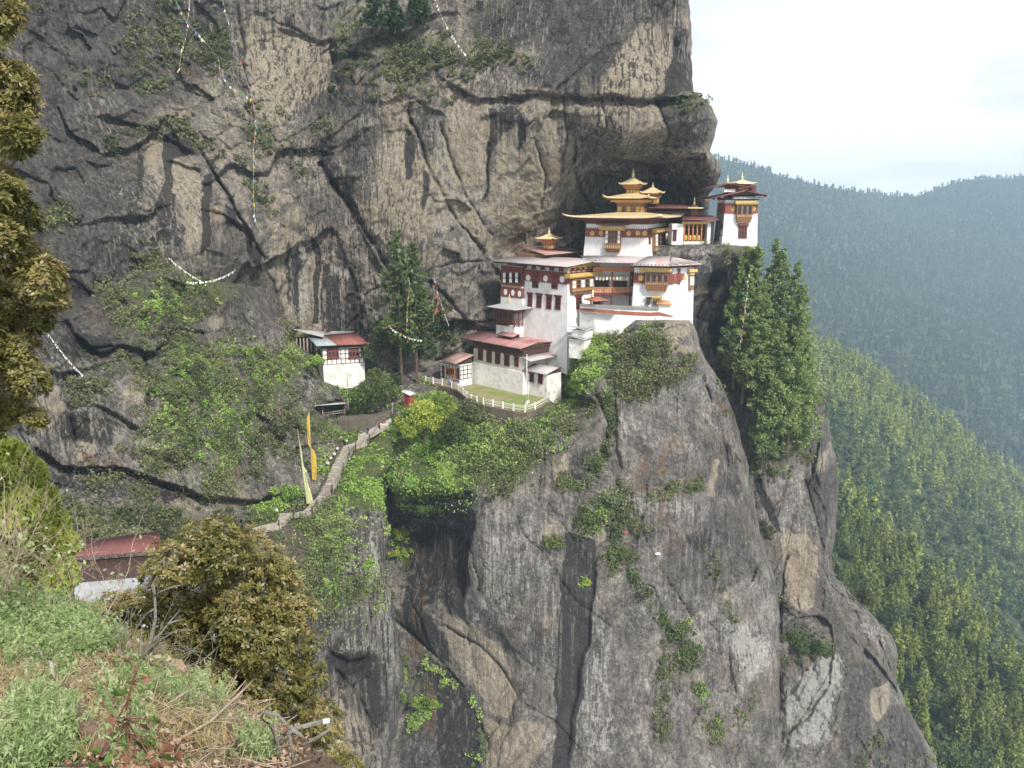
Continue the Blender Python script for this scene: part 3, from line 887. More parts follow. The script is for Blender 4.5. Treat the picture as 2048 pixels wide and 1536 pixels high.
def sheet_D():
    xr = [(1600, 740), (1628, 770), (1642, 795), (1655, 840), (1668, 900), (1679, 960), (1671, 1035), (1664, 1110), (1670, 1155), (1700, 1180), (1745, 1230), (1786, 1271), (1795, 1305),
          (1788, 1350), (1812, 1410), (1842, 1459), (1865, 1504), (1880, 1560)]
    ctrl = [(1450, 740, 196), (1600, 770, 190), (1500, 900, 187), (1600, 900, 182), (1660, 920, 186), (1540, 1000, 180), (1650, 1040, 182), (1580, 1140, 176), (1660, 1120, 178),
            (1600, 1240, 168), (1680, 1220, 172), (1760, 1260, 176), (1640, 1320, 160), (1740, 1350, 166), (1590, 1400, 158), (1700, 1420, 158), (1840, 1480, 166), (1600, 1560, 152), (1740, 1560, 152), (1880, 1560, 164)]
    masks = {'tan': [('p', 1.0, 4, [(1561.2, 1083.7), (1580.0, 1061.2), (1591.2, 1072.5), (1610.0, 1065.0), (1625.0, 1087.5), (1638.1, 1102.5), (1625.0, 1207.5), (1598.7, 1222.5), (1576.2, 1200.0), (1572.5, 1147.5)]), ('p', 1.0, 4, [(1741.2, 1376.2), (1780.6, 1364.9), (1778.7, 1406.2), (1752.4, 1439.9), (1735.6, 1402.4)]), (.6, [(1645, 940, 8), (1660, 890, 6)])],
             'black': [('p', 1.0, 4, [(1501.2, 926.3), (1520.0, 952.5), (1565.0, 1068.7), (1542.5, 1046.2), (1512.5, 982.5)])],  # wedge painted black as the shade in the gap behind the spur
             'dark': [('p', 0.75, 8, [(1602.5, 960.0), (1684.9, 930.0), (1666.2, 1035.0), (1655.0, 1140.0), (1640.0, 1170.0), (1643.7, 1087.5), (1617.5, 1016.2)]), ('p', 0.9, 8, [(1688.7, 1335.0), (1722.4, 1320.0), (1782.4, 1361.2), (1744.9, 1376.2), (1737.4, 1559.9), (1677.5, 1559.9)]), ('p', 0.8, 8, [(1782.4, 1409.9), (1812.4, 1409.9), (1879.9, 1559.9), (1744.9, 1559.9), (1752.4, 1439.9)]), ('p', 0.5, 8, [(1610.0, 1170.0), (1651.2, 1147.5), (1688.7, 1260.0), (1617.5, 1245.0)]), ('p', 0.5, 8, [(1560, 760), (1650, 780), (1670, 900), (1600, 930)])],
             'pale': [('p', 0.75, 10, [(1565.0, 1383.7), (1655.0, 1290.0), (1692.4, 1316.2), (1670.0, 1402.4), (1662.5, 1484.9), (1580.0, 1503.7)]), ('p', 0.6, 10, [(1711.2, 1241.2), (1759.9, 1245.0), (1782.4, 1297.5), (1729.9, 1278.7)]), ('p', 0.4, 10, [(1535.0, 967.5), (1598.7, 963.7), (1610.0, 1016.2), (1576.2, 1053.7), (1542.5, 1005.0)])],
             'moss': [(.75, [(1560, 780, 50), (1590, 880, 40), (1560, 920, 30)]), (.55, [(1610, 1300, 40)]), (.5, [(1540, 1080, 14)]), (.4, [(1640, 800, 14)])],
             'soil': [(.6, [(1500, 850, 12), (1510, 920, 12)]), (.6, [(1660, 1270, 18)])]}
    cracks = [(2.5, [(1610, 960, 3), (1640, 1070, 4), (1660, 1120, 3)]), (2, [(1690, 1180, 4), (1720, 1250, 4)]), (3, [(1570, 1110, 5), (1560, 1200, 5), (1556, 1330, 5), (1560, 1480, 5)]),
              (2.5, [(1745, 1250, 4), (1780, 1340, 4)]), (1.8, [(1620, 900, 4), (1625, 960, 4)])]
    vs = [([(1720, 1280), (1760, 1330), (1792, 1370), (1810, 1410)], 3, 30, -1)]
    return Sheet('cliff_buttress', 'right hand rock buttress with a tan scar', [(1440, 740), (1440, 1560)], xr, 742, 1570, 2.6, ctrl, M['rock_low'], 8.7, .75, cracks, [], vs, masks,
                 rr=9., rt=5., wrap=40., jag=2.5, facet_scale=.06, facet_amp=1.6, dip=R(25), soft=[[(1600, 1000, 60), (1600, 1150, 40)], [(1715, 1430, 40)]])


LAWN_Z = -41.2


def sheet_C():
    lz = lambda x, y, dz=-1.6: (x, y, float(D_at_z(x, y, LAWN_Z + dz)))
    xr = [(1380, 600), (1386, 640), (1398, 690), (1420, 730), (1442, 765), (1462, 810), (1478, 860), (1487, 900), (1500, 955), (1510, 1010), (1522, 1070), (1538, 1120), (1556, 1185),
          (1562, 1260), (1568, 1560)]
    ctrl = [(690, 700, 200), (800, 700, 196), (760, 770, 178), (760, 850, 168), (720, 900, 164), (690, 1000, 165), (690, 1200, 162), (690, 1560, 150),
            (840, 770, 177), (900, 700, 196), (940, 720, 195),
            lz(870, 790), lz(940, 800), lz(1000, 815), lz(1060, 825, -1.8), lz(1100, 795, -1.8), lz(960, 768), lz(1120, 780, -1.6),
            (800, 830, 166), (860, 850, 160), (960, 870, 152.5), (1060, 850, 153), (1110, 830, 157), (830, 930, 156), (920, 950, 150), (1020, 940, 149), (800, 985, 153), (880, 985, 148.5), (940, 975, 147.5),
            (1135, 650, 190), (1160, 610, 195), (1160, 655, 174), (1185, 685, 169), (1200, 650, 176), (1240, 674, 168), (1280, 640, 167.5), (1300, 600, 182), (1345, 634, 168.5), (1345, 600, 184), (1385, 642, 171), (1385, 600, 186),
            (1150, 760, 164), (1150, 720, 170), (1210, 740, 162), (1200, 820, 157), (1230, 745, 161), (1260, 800, 160), (1380, 760, 163), (1430, 800, 168), (1180, 900, 154), (1280, 900, 157), (1400, 900, 161), (1480, 930, 168),
            (1080, 900, 151), (1090, 1000, 151), (1200, 1000, 153), (1300, 1000, 155), (1430, 1020, 160), (1500, 1040, 166),
            (840, 1050, 160), (800, 1050, 163), (900, 1060, 154), (960, 1010, 148), (960, 1120, 149), (860, 1150, 159), (900, 1200, 154), (820, 1250, 158), (1000, 1200, 148), (1040, 1320, 150), (920, 1300, 155), (900, 1400, 154), (840, 1450, 155),
            (1100, 1100, 149), (1100, 1300, 147), (1250, 1200, 151), (1250, 1400, 147), (1400, 1200, 155), (1400, 1400, 150), (1530, 1300, 158), (1100, 1560, 142), (900, 1560, 148), (1300, 1560, 143), (1560, 1560, 150), (1560, 1450, 155)]
    cracks = [
        (5, [(1190, 790, 4.2), (1215, 850, 3.6), (1200, 920, 3.6), (1160, 960, 2.4)]),
        (1.1, [(1200, 900, 2.4), (1240, 980, 2.4), (1280, 1060, 1.8), (1310, 1120, 1.8), (1380, 1230, 1.8)]),
        (.9, [(1090, 1000, 1.8), (1140, 1070, 2.4), (1200, 1160, 2.4), (1290, 1280, 2.4), (1370, 1400, 3.0), (1450, 1500, 2.4)]),
        (1.8, [(890, 1250, 3.6), (960, 1290, 4.2), (1010, 1340, 3.6), (1040, 1400, 3.0), (1110, 1440, 2.4), (1200, 1540, 2.4)]),
        (1.6, [(930, 1240, 1.8), (940, 1310, 1.8), (980, 1400, 1.8), (1000, 1460, 1.8)]),
        (2.4, [(860, 1030, 3.0), (920, 1070, 3.6), (945, 1110, 3.0), (955, 1180, 1.8)]),
        (1.2, [(1020, 1000, 1.8), (1045, 1070, 1.8), (1080, 1100, 1.8), (1150, 1200, 1.8), (1220, 1250, 1.2)]),
        (2.5, [(790, 1240, 3.6), (870, 1310, 3.0), (940, 1390, 3.0), (970, 1480, 3.6), (980, 1560, 3.0)]),
        (2.0, [(1060, 800, 3.0), (1090, 900, 3.0), (1075, 1000, 3.0)]),
        (2.0, [(1405, 760, 2.4), (1440, 850, 2.4), (1455, 930, 2.4)]), (.9, [(1380, 1220, 3.0), (1440, 1330, 3.0), (1480, 1400, 3.0)]),
        (2, [(1010, 1480, 3.0), (1030, 1530, 2.4)]),
    ]
    ledges = [([(820, 1046), (870, 1040), (910, 1050), (950, 1090)], 3.0, 40), ([(820, 1078), (870, 1086)], 2.5, 20), ([(940, 1200), (1000, 1260), (1050, 1340)], 1.6, 60),
              ([(1090, 770), (1150, 790), (1205, 800)], 5, 60), ([(800, 990), (880, 985), (950, 985)], 4, 40)]
    vsteps = [([(1240, 770), (1235, 860), (1250, 960)], 1.5, 40, -1), ([(1200, 1100), (1190, 1200), (1175, 1300), (1150, 1420), (1140, 1540)], 1.2, 40, -1), ([(950, 1010), (940, 1100), (930, 1200)], 3, 60, -1)]
    masks = {
        'tan': [('p', 1.0, 5, [(887.2, 1224.0), (961.0, 1265.1), (993.8, 1289.7), (1018.4, 1326.6), (1022.5, 1363.5), (1038.9, 1388.1), (1014.3, 1433.2), (989.7, 1429.1), (944.6, 1359.4), (911.8, 1318.4), (895.4, 1277.4)]), ('p', 0.8, 5, [(965.1, 1433.2), (1014.3, 1449.6), (1043.0, 1441.4), (1084.0, 1445.5), (1079.9, 1507.1), (1055.3, 1539.9), (973.3, 1556.3)]), ('p', 0.7, 5, [(1100.4, 920.5), (1133.3, 908.2), (1137.4, 932.8), (1108.6, 969.7)]), ('p', 0.5, 5, [(1084.0, 1035.4), (1112.7, 1051.8), (1121.0, 1076.4), (1088.1, 1072.3)]), ('p', 0.8, 5, [(1090.2, 1232.2), (1102.5, 1232.2), (1100.4, 1256.8), (1088.1, 1256.8)]), ('p', 0.6, 5, [(1190.7, 1023.1), (1211.2, 1023.1), (1215.3, 1080.5), (1190.7, 1096.9)]), (.9, [(1360, 655, 20), (1340, 665, 14)]), (.7, [(1430, 920, 6), (1425, 990, 5)]), (.6, [(1320, 690, 14), (1380, 700, 8)])],
        'black': [('p', 1.0, 5, [(1129.2, 1064.1), (1190.7, 1080.5), (1194.8, 1146.1), (1190.7, 1187.1), (1182.5, 1248.6), (1174.3, 1310.2), (1164.0, 1392.2), (1141.5, 1556.3), (1104.5, 1556.3), (1112.7, 1412.7), (1110.7, 1310.2), (1121.0, 1228.1), (1127.1, 1154.3)]), ('p', 0.9, 5, [(772.3, 982.0), (821.5, 965.6), (940.5, 961.5), (956.9, 994.3), (915.9, 1035.4), (825.6, 1039.5), (813.3, 1076.4), (772.3, 1035.4)]), ('p', 0.62, 5, [(809.2, 1076.4), (940.5, 1006.6), (944.6, 1084.6), (940.5, 1162.5), (928.2, 1240.4), (895.4, 1224.0), (883.1, 1195.3), (850.2, 1215.8), (899.5, 1285.6), (907.7, 1334.8), (809.2, 1269.2)]), ('p', 0.8, 5, [(809.2, 1285.6), (907.7, 1343.0), (936.4, 1379.9), (961.0, 1445.5), (956.9, 1556.3), (878.9, 1556.3), (870.7, 1392.2), (842.0, 1310.2)]), (.5, [(1450, 900, 20), (1470, 980, 18)]), (.45, [(1400, 1080, 30)])],
        'dark': [('p', 1.0, 10, [(772.3, 982.0), (821.5, 973.8), (940.5, 961.5), (956.9, 1006.6), (944.6, 1084.6), (940.5, 1162.5), (928.2, 1240.4), (895.4, 1224.0), (883.1, 1195.3), (850.2, 1215.8), (899.5, 1285.6), (907.7, 1334.8), (809.2, 1269.2), (809.2, 1105.1), (772.3, 1035.4)]), ('p', 0.8, 10, [(1141.5, 900.0), (1194.8, 900.0), (1186.6, 932.8), (1170.2, 957.4), (1182.5, 973.8), (1137.4, 1035.4), (1157.9, 982.0), (1133.3, 961.5)]), ('p', 0.9, 10, [(809.2, 1285.6), (907.7, 1343.0), (936.4, 1379.9), (961.0, 1445.5), (956.9, 1556.3), (796.9, 1556.3), (801.0, 1445.5), (837.9, 1437.3), (842.0, 1310.2)]), ('p', 0.55, 10, [(1321.9, 1096.9), (1432.7, 1014.8), (1494.2, 1031.3), (1490.1, 1162.5), (1457.3, 1187.1), (1375.3, 1195.3), (1334.2, 1187.1)]), ('p', 0.45, 10, [(1219.4, 1261.0), (1289.1, 1244.5), (1293.2, 1293.8), (1252.2, 1310.2)]), ('p', 0.45, 10, [(1280.9, 908.2), (1432.7, 900.0), (1432.7, 957.4), (1367.1, 994.3), (1289.1, 982.0)]), ('p', 0.5, 10, [(1285.0, 1416.8), (1367.1, 1433.2), (1375.3, 1490.6), (1293.2, 1494.7)])],
        'rust': [(.7, [(850, 1110, 24), (840, 1200, 16), (830, 1300, 16)]), (.6, [(900, 1110, 16), (920, 1180, 10)]), (.6, [(870, 1330, 20), (860, 1450, 20)]), (.55, [(1295, 900, 14), (1280, 970, 16)]), (.55, [(1430, 790, 8), (1450, 820, 8)]),
                 (.4, [(1350, 850, 30), (1330, 960, 30), (1340, 1080, 30)]), (.4, [(1180, 880, 26)])],
        'pale': [('p', 0.5, 12, [(961.0, 1010.7), (997.9, 1006.6), (1006.1, 1187.1), (989.7, 1261.0), (936.4, 1244.5), (952.8, 1146.1)]), ('p', 0.7, 12, [(1436.8, 1240.4), (1498.3, 1240.4), (1547.5, 1310.2), (1539.3, 1343.0), (1502.4, 1371.7), (1457.3, 1310.2)]), ('p', 0.5, 12, [(1153.8, 1412.7), (1194.8, 1228.1), (1215.3, 1187.1), (1227.6, 1310.2), (1231.7, 1515.3), (1153.8, 1515.3)]), ('p', 0.4, 12, [(1014.3, 1023.1), (1112.7, 1072.3), (1116.8, 1269.2), (1108.6, 1392.2), (1047.1, 1351.2), (1022.5, 1187.1)]), (.55, [(990, 1030, 20), (1000, 1120, 24), (1010, 1230, 26)]), (.45, [(1060, 1160, 20)]), (.5, [(1205, 1350, 14), (1180, 1500, 16)]), (.55, [(1220, 990, 14), (1290, 1010, 24), (1380, 1020, 16)]), (.55, [(1500, 1260, 26), (1490, 1330, 30)]),
                 (.5, [(1400, 820, 8), (1440, 870, 6)]), (.5, [(1240, 820, 12), (1250, 880, 12)]), (.45, [(1330, 1230, 30), (1420, 1290, 24)])],
        'moss': [('p', 1., 10, [(770, 830), (860, 800), (1000, 840), (1100, 830), (1110, 870), (1000, 930), (950, 985), (880, 990), (790, 1010), (770, 950)]), (1., [(790, 900, 40), (840, 950, 50), (900, 970, 30)]), (.9, [(850, 860, 60), (950, 880, 60), (1050, 870, 40)]), (.9, [(1150, 700, 40), (1130, 790, 34), (1200, 720, 30)]), (.75, [(1240, 700, 40), (1320, 690, 30), (1280, 760, 26)]),
                 (.6, [(1000, 960, 50), (1080, 930, 30)]), (.8, [(800, 1080, 16), (815, 1130, 12)]), (.5, [(1225, 880, 14), (1190, 960, 16)]), (.5, [(1170, 1020, 30), (1260, 1060, 30)]), (.6, [(850, 1300, 20), (840, 1400, 24)]), (.5, [(1360, 1320, 16), (1400, 1400, 16)]), (.5, [(1300, 1200, 16)])],
        'soil': [(.6, [(1000, 830, 40), (1090, 880, 40)]), (.5, [(1320, 720, 40)]), (.5, [(1200, 760, 30)])],
    }
    soft = [[(1000, 1050, 90), (1050, 1250, 130), (1150, 1300, 110), (1200, 1480, 110)], [(1500, 1250, 60)], [(960, 1330, 50)], [(870, 1170, 40)], [(1280, 850, 60), (1380, 900, 60)]]
    return Sheet('cliff_spur', 'sheer rock spur carrying the monastery', [(690, 600), (690, 1560)], xr, 640, 1570, 2.6, ctrl, M['rock_low'], 12.9, .62, cracks, ledges, vsteps, masks, rr=7., wrap=30.,
                 jag=2., facet_scale=.06, facet_amp=1.3, dip=R(30), soft=soft)


def sheet_E():
    xr = [(800, 540), (790, 800), (760, 860), (772, 930), (778, 1000), (770, 1050), (775, 1090), (790, 1150), (800, 1230), (806, 1300), (800, 1400), (785, 1480), (770, 1560)]
    ctrl = [(-170, 540, 120), (0, 540, 128), (150, 540, 140), (300, 540, 152), (460, 540, 166), (600, 560, 184), (700, 620, 192), (780, 700, 190),
            (0, 700, 118), (0, 900, 110), (150, 650, 136), (200, 760, 130), (150, 850, 124), (110, 920, 120), (300, 650, 146), (350, 800, 138), (300, 900, 130), (430, 640, 160), (500, 700, 166), (500, 800, 154), (450, 930, 138),
            (560, 700, 176), (600, 720, 178), (640, 750, 178), (700, 770, 182), (640, 800, 172), (680, 830, 172), (740, 800, 174), (780, 780, 176), (560, 880, 156), (620, 870, 160), (700, 850, 167), (760, 850, 166),
            (740, 872, 162.5), (700, 900, 157), (672, 950, 151), (645, 990, 146), (600, 1030, 140), (560, 1045, 137), (500, 1062, 132), (420, 1080, 126), (600, 960, 149), (540, 1000, 142), (480, 1020, 134),
            (760, 930, 152), (720, 960, 148), (770, 1000, 147), (700, 1040, 141), (620, 1070, 135), (540, 1100, 128), (740, 1090, 141), (680, 1140, 134), (600, 1180, 126), (760, 1160, 140), (700, 1230, 133), (640, 1290, 128),
            (760, 1300, 137), (660, 1330, 130), (680, 1560, 126), (780, 1560, 134), (400, 1200, 112), (200, 1120, 104), (0, 1120, 102), (-170, 900, 104), (-170, 1200, 92), (300, 1400, 92), (0, 1560, 84)]
    cracks = [(3, [(130, 640, 8), (170, 700, 10), (220, 690, 8)]), (4, [(280, 700, 8), (300, 760, 8), (295, 830, 7)]), (3, [(130, 760, 10), (140, 840, 10), (150, 880, 8)]),
              (2, [(330, 660, 5), (400, 660, 5)]), (3, [(670, 1340, 5), (720, 1390, 4), (740, 1450, 4)]), (2, [(690, 1480, 3), (740, 1490, 3)]), (4, [(560, 840, 8), (585, 870, 6)])]
    fixed = [(2.2, [(478, 1063, 16), (548, 1050, 15), (571, 1028, 14), (615, 1024, 14), (645, 994, 14), (661, 966, 14), (697, 892, 16), (727, 876, 18), (760, 852, 14), (792, 834, 14), (788, 806, 14), (774, 788, 14)]), (3.5, [(640, 828, 16), (665, 822, 18), (690, 818, 16)]), (14, [(590, 672, 16), (625, 690, 15)]), (4, [(640, 740, 20), (700, 745, 24)]), (3, [(690, 850, 16), (760, 842, 16)])]
    ledges = [([(60, 885), (120, 925), (250, 935), (330, 960), (400, 985), (500, 1000), (560, 985)], 5, 40), ([(130, 648), (200, 705), (240, 690), (300, 700), (360, 650)], 4, 30),
              ([(300, 545), (350, 560), (400, 575)], 3, 20), ([(500, 820), (560, 850), (620, 850)], 3.5, 30), ([(640, 1288), (700, 1318), (745, 1310)], 3.5, 24), ([(180, 800), (240, 830), (300, 870)], 3, 40)]
    masks = {
        'tan': [(.75, [(100, 800, 34), (90, 840, 26)]), (.8, [(270, 790, 22), (280, 770, 14)]), (.7, [(430, 640, 14)]), (.65, [(170, 900, 24)]), (.9, [(690, 1400, 26), (700, 1480, 40), (680, 1540, 40)]), (.6, [(360, 1010, 30), (480, 1000, 20)]), (.5, [(250, 1030, 40)])],
        'black': [(.85, [(150, 690, 30), (210, 690, 20)]), (.7, [(140, 850, 30), (200, 860, 40)]), (.5, [(120, 960, 30), (250, 970, 30), (400, 1000, 24)]), (.6, [(670, 1330, 30), (750, 1330, 30), (760, 1430, 26)]), (.7, [(340, 980, 30)]), (.6, [(40, 640, 40), (120, 570, 40)])],  # includes shade painted under the long overhanging ledge
        'pale': [(.75, [(745, 1070, 12), (755, 1130, 14), (740, 1160, 14)]), (.65, [(700, 1120, 14), (720, 1160, 16)]), (.6, [(775, 1170, 12), (780, 1280, 12)]), (.5, [(700, 1290, 30), (740, 1280, 20)]), (.5, [(330, 790, 24), (300, 840, 20)]), (.5, [(590, 900, 20)]), (.45, [(420, 700, 20), (560, 690, 14)]), (.5, [(620, 770, 20)])],
        'moss': [(.7, [(250, 600, 60), (400, 590, 60), (500, 570, 26)]), (.75, [(380, 740, 90), (470, 820, 80), (560, 740, 60)]), (.6, [(250, 660, 50), (420, 880, 70), (330, 900, 40)]), ('p', 1., 8, [(700, 905), (745, 862), (800, 840), (810, 900), (780, 1010), (740, 1030), (690, 1010), (650, 1010)]), (.95, [(720, 920, 50), (740, 980, 36), (700, 870, 26)]), (.9, [(520, 1040, 26), (570, 1010, 20)]),
                 (.75, [(640, 860, 34), (580, 830, 26)]), (.8, [(640, 690, 20), (600, 700, 30), (720, 790, 40)]), (.7, [(640, 1080, 60), (600, 1150, 60), (680, 1190, 50)]), (.55, [(300, 1060, 80), (480, 1100, 60)]), (.9, [(720, 820, 30), (690, 815, 16)])],
        'dark': [('p', .6, 30, [(-180, 540), (300, 540), (330, 640), (200, 700), (-180, 760)]), ('p', .4, 20, [(60, 880), (250, 930), (500, 990), (480, 1060), (100, 1040)]), ('p', .5, 14, [(640, 1290), (760, 1300), (770, 1500), (730, 1480), (660, 1360)])],  # second outline paints the undercut's shade below the ledge
        'rust': [(.5, [(230, 920, 40), (180, 920, 20)]), (.5, [(600, 1070, 30)]), (.4, [(470, 940, 30)])],
        'soil': [(.7, [(590, 1080, 40), (640, 1120, 30), (540, 1090, 20)]), (.6, [(200, 640, 40), (450, 600, 30)]), (.6, [(480, 930, 30)]), (.55, [(660, 960, 20), (690, 860, 20)])],
    }
    return Sheet('hillside', 'rocky shrub covered hillside left of the stairs', [(-170, 540), (-170, 1560)], xr, 540, 1560, 2.8, ctrl, M['rock_left'], 21.7, .6, cracks, ledges, [], masks, rr=5., rt=7., wrap=16., fixed=fixed, yt=[(-170, 600), (60, 600), (130, 622), (180, 590), (260, 560), (300, 536), (360, 545), (420, 562), (480, 572), (540, 640), (570, 650), (600, 668), (720, 668), (800, 720)],
                 jag=3., facet_scale=.1, facet_amp=1.7, soft=[[(640, 990, 60), (720, 950, 60), (560, 1040, 40), (690, 870, 40), (760, 830, 40)], [(690, 1450, 50)]])


SA = sheet_A(); SB = sheet_B(); SD = sheet_D(); SE = sheet_E(); SCs = sheet_C()


# ------------------------------------------------------------------ forested mountains
def hill_sheet(name, label, sky, y1, ctrl, mat, seed, amp, x0=1280, x1=2260, step=7, back=600.):
    sx = np.array(sky, float)
    px1 = np.arange(x0, x1 + 1, step)
    yt = np.interp(px1, sx[:, 0], sx[:, 1])
    n = int((y1 - yt.min()) / step) + 2
    v = np.linspace(0, 1, n)
    px = np.repeat(px1[None, :], n, 0).astype(float)
    py = yt[None, :] + v[:, None] * (y1 - yt)[None, :]
    tps = TPS(ctrl)
    D = tps(px, py)
    p = P(px, py, D)
    D = D + amp * (fbm(p * (3. / D.mean()) + seed, 4) + .5 * ridged(p * (6. / D.mean()) + seed, 3))
    e = np.clip((py - yt[None, :]) / 40, 0, 1)
    D = D + amp * 1.2 * (1 - np.sqrt(1 - (1 - e) ** 2))
    p = P(px, py, D)
    b = np.stack([p[0] + np.array([0, back * k, -back * .45 * k]) for k in (1., .5, .1)], 0)
    full = np.concatenate([b, p], 0)
    H, W = full.shape[:2]
    idx = np.arange(H * W).reshape(H, W)
    f = np.stack([idx[:-1, :-1], idx[1:, :-1], idx[1:, 1:], idx[:-1, 1:]], -1).reshape(-1, 4)
    o = link_mesh(name, np_mesh(name, full.reshape(-1, 3), f, mat, smooth=True))
    tag(o, label, None, None, 'structure')
    return px, py, D, p


M['forest_floor'] = plain('forest_floor', (.045, .06, .025), (.025, .035, .016), .02, .95)
SKY1 = [(1280, 300), (1440, 318), (1500, 330), (1560, 354), (1620, 367), (1700, 382), (1780, 391), (1830, 394), (1860, 384), (1900, 368), (1950, 358), (2048, 356), (2260, 340)]
H1 = hill_sheet('far_mountain', 'far hazy blue forested mountain across the valley', SKY1, 1250,
                [(1280, 300, 2300), (1440, 318, 2500), (1620, 367, 2800), (1830, 394, 3100), (2048, 356, 3000), (2260, 340, 3000), (1300, 600, 1600), (1500, 600, 1750), (1750, 620, 1900), (2048, 600, 2200), (2260, 600, 2300),
                 (1300, 900, 1100), (1650, 800, 1350), (1850, 850, 1350), (2048, 900, 1400), (2260, 900, 1500), (1300, 1250, 800), (2260, 1250, 900)], M['forest_floor'], 4., 55., back=900)
SKY2 = [(1280, 640), (1600, 676), (1640, 690), (1700, 718), (1760, 752), (1800, 785), (1860, 822), (1920, 868), (1970, 910), (2048, 968), (2260, 1110)]
H2 = hill_sheet('wooded_ridge', 'sunlit wooded ridge behind the cliff', SKY2, 1480,
                [(1280, 640, 900), (1640, 690, 880), (1860, 822, 900), (2048, 968, 950), (2260, 1110, 1000), (1500, 900, 620), (1700, 900, 640), (1900, 1000, 680), (2048, 1100, 720), (2260, 1250, 760), (1500, 1200, 460), (1800, 1200, 470), (2048, 1300, 500),
                 (1500, 1480, 350), (2048, 1480, 380), (2260, 1480, 400)], M['forest_floor'], 7., 14., back=300)
SKY3 = [(1400, 880), (1640, 930), (1690, 968), (1730, 1008), (1770, 1062), (1810, 1112), (1860, 1165), (1910, 1216), (1960, 1262), (2048, 1345), (2260, 1540)]
H3 = hill_sheet('near_ridge', 'steep near ridge of bright conifers', SKY3, 1800,
                [(1400, 880, 480), (1690, 968, 470), (1810, 1112, 400), (1910, 1216, 360), (2048, 1345, 330), (2260, 1540, 320), (1500, 1200, 330), (1750, 1250, 320), (1900, 1400, 290), (2048, 1500, 280),
                 (1500, 1560, 230), (1800, 1560, 235), (2048, 1600, 240), (1500, 1800, 190), (2260, 1800, 200)], M['forest_floor'], 9., 7., x0=1400, step=8, back=160)


# ------------------------------------------------------------------ building kit
ZUP = Vector((0, 0, 1))


class Fac:
    """one (slightly leaning) wall plane: o = its reference corner, d = horizontal direction along it"""
    def __init__(s, o, d, n, bat=0.):
        s.o = Vector(o); s.d = Vector(d).normalized(); n = Vector(n).normalized(); s.nh = n
        s.w = (ZUP - n * bat).normalized()
        s.N = s.d.cross(s.w).normalized()
        if s.N.dot(n) < 0: s.N = -s.N
    def hit(s, px, py):
        r = V3(px, py, 1.)
        t = s.o.dot(s.N) / r.dot(s.N)
        p = r * t - s.o
        return p.dot(s.d), p.dot(s.w)
    def rect(s, x0, y0, x1, y1):
        xm, ym = (x0 + x1) / 2, (y0 + y1) / 2
        a, b = s.hit(x0, ym)[0], s.hit(x1, ym)[0]
        c, d = s.hit(xm, y0)[1], s.hit(xm, y1)[1]
        return min(a, b), max(a, b), min(c, d), max(c, d)
    def pt(s, a, h, k=0.): return s.o + s.d * a + s.w * h + s.N * k
    def box(s, mb, a0, a1, h0, h1, k0, k1):
        q = lambda a, h, k: s.pt(a, h, k)
        mb.hexa([q(a0, h0, k0), q(a1, h0, k0), q(a1, h0, k1), q(a0, h0, k1), q(a0, h1, k0), q(a1, h1, k0), q(a1, h1, k1), q(a0, h1, k1)])
    def pbox(s, mb, x0, y0, x1, y1, k0, k1): s.box(mb, *s.rect(x0, y0, x1, y1), k0, k1)
    def disc(s, mb, px, py, r, k, n=20, hr=None):
        a, h = s.hit(px, py)
        hr = hr or r
        c = [s.pt(a + r * math.cos(2 * math.pi * i / n), h + hr * math.sin(2 * math.pi * i / n), 0) for i in range(n)]
        mb.prism([p - s.N * .1 for p in c], s.N * (k + .1))


def dirv(deg):      # heading in degrees, 0 = +X (right), 90 = away
    return Vector((math.cos(R(deg)), math.sin(R(deg)), 0))


def len_to(o, d, px):
    """length along d from o until it is seen at column px"""
    k = (px - 1024) / FOC
    # x = k * (y*CP - z*SP)
    num = k * (o.y * CP - o.z * SP) - o.x
    den = d.x - k * (d.y * CP - d.z * SP)
    return num / den


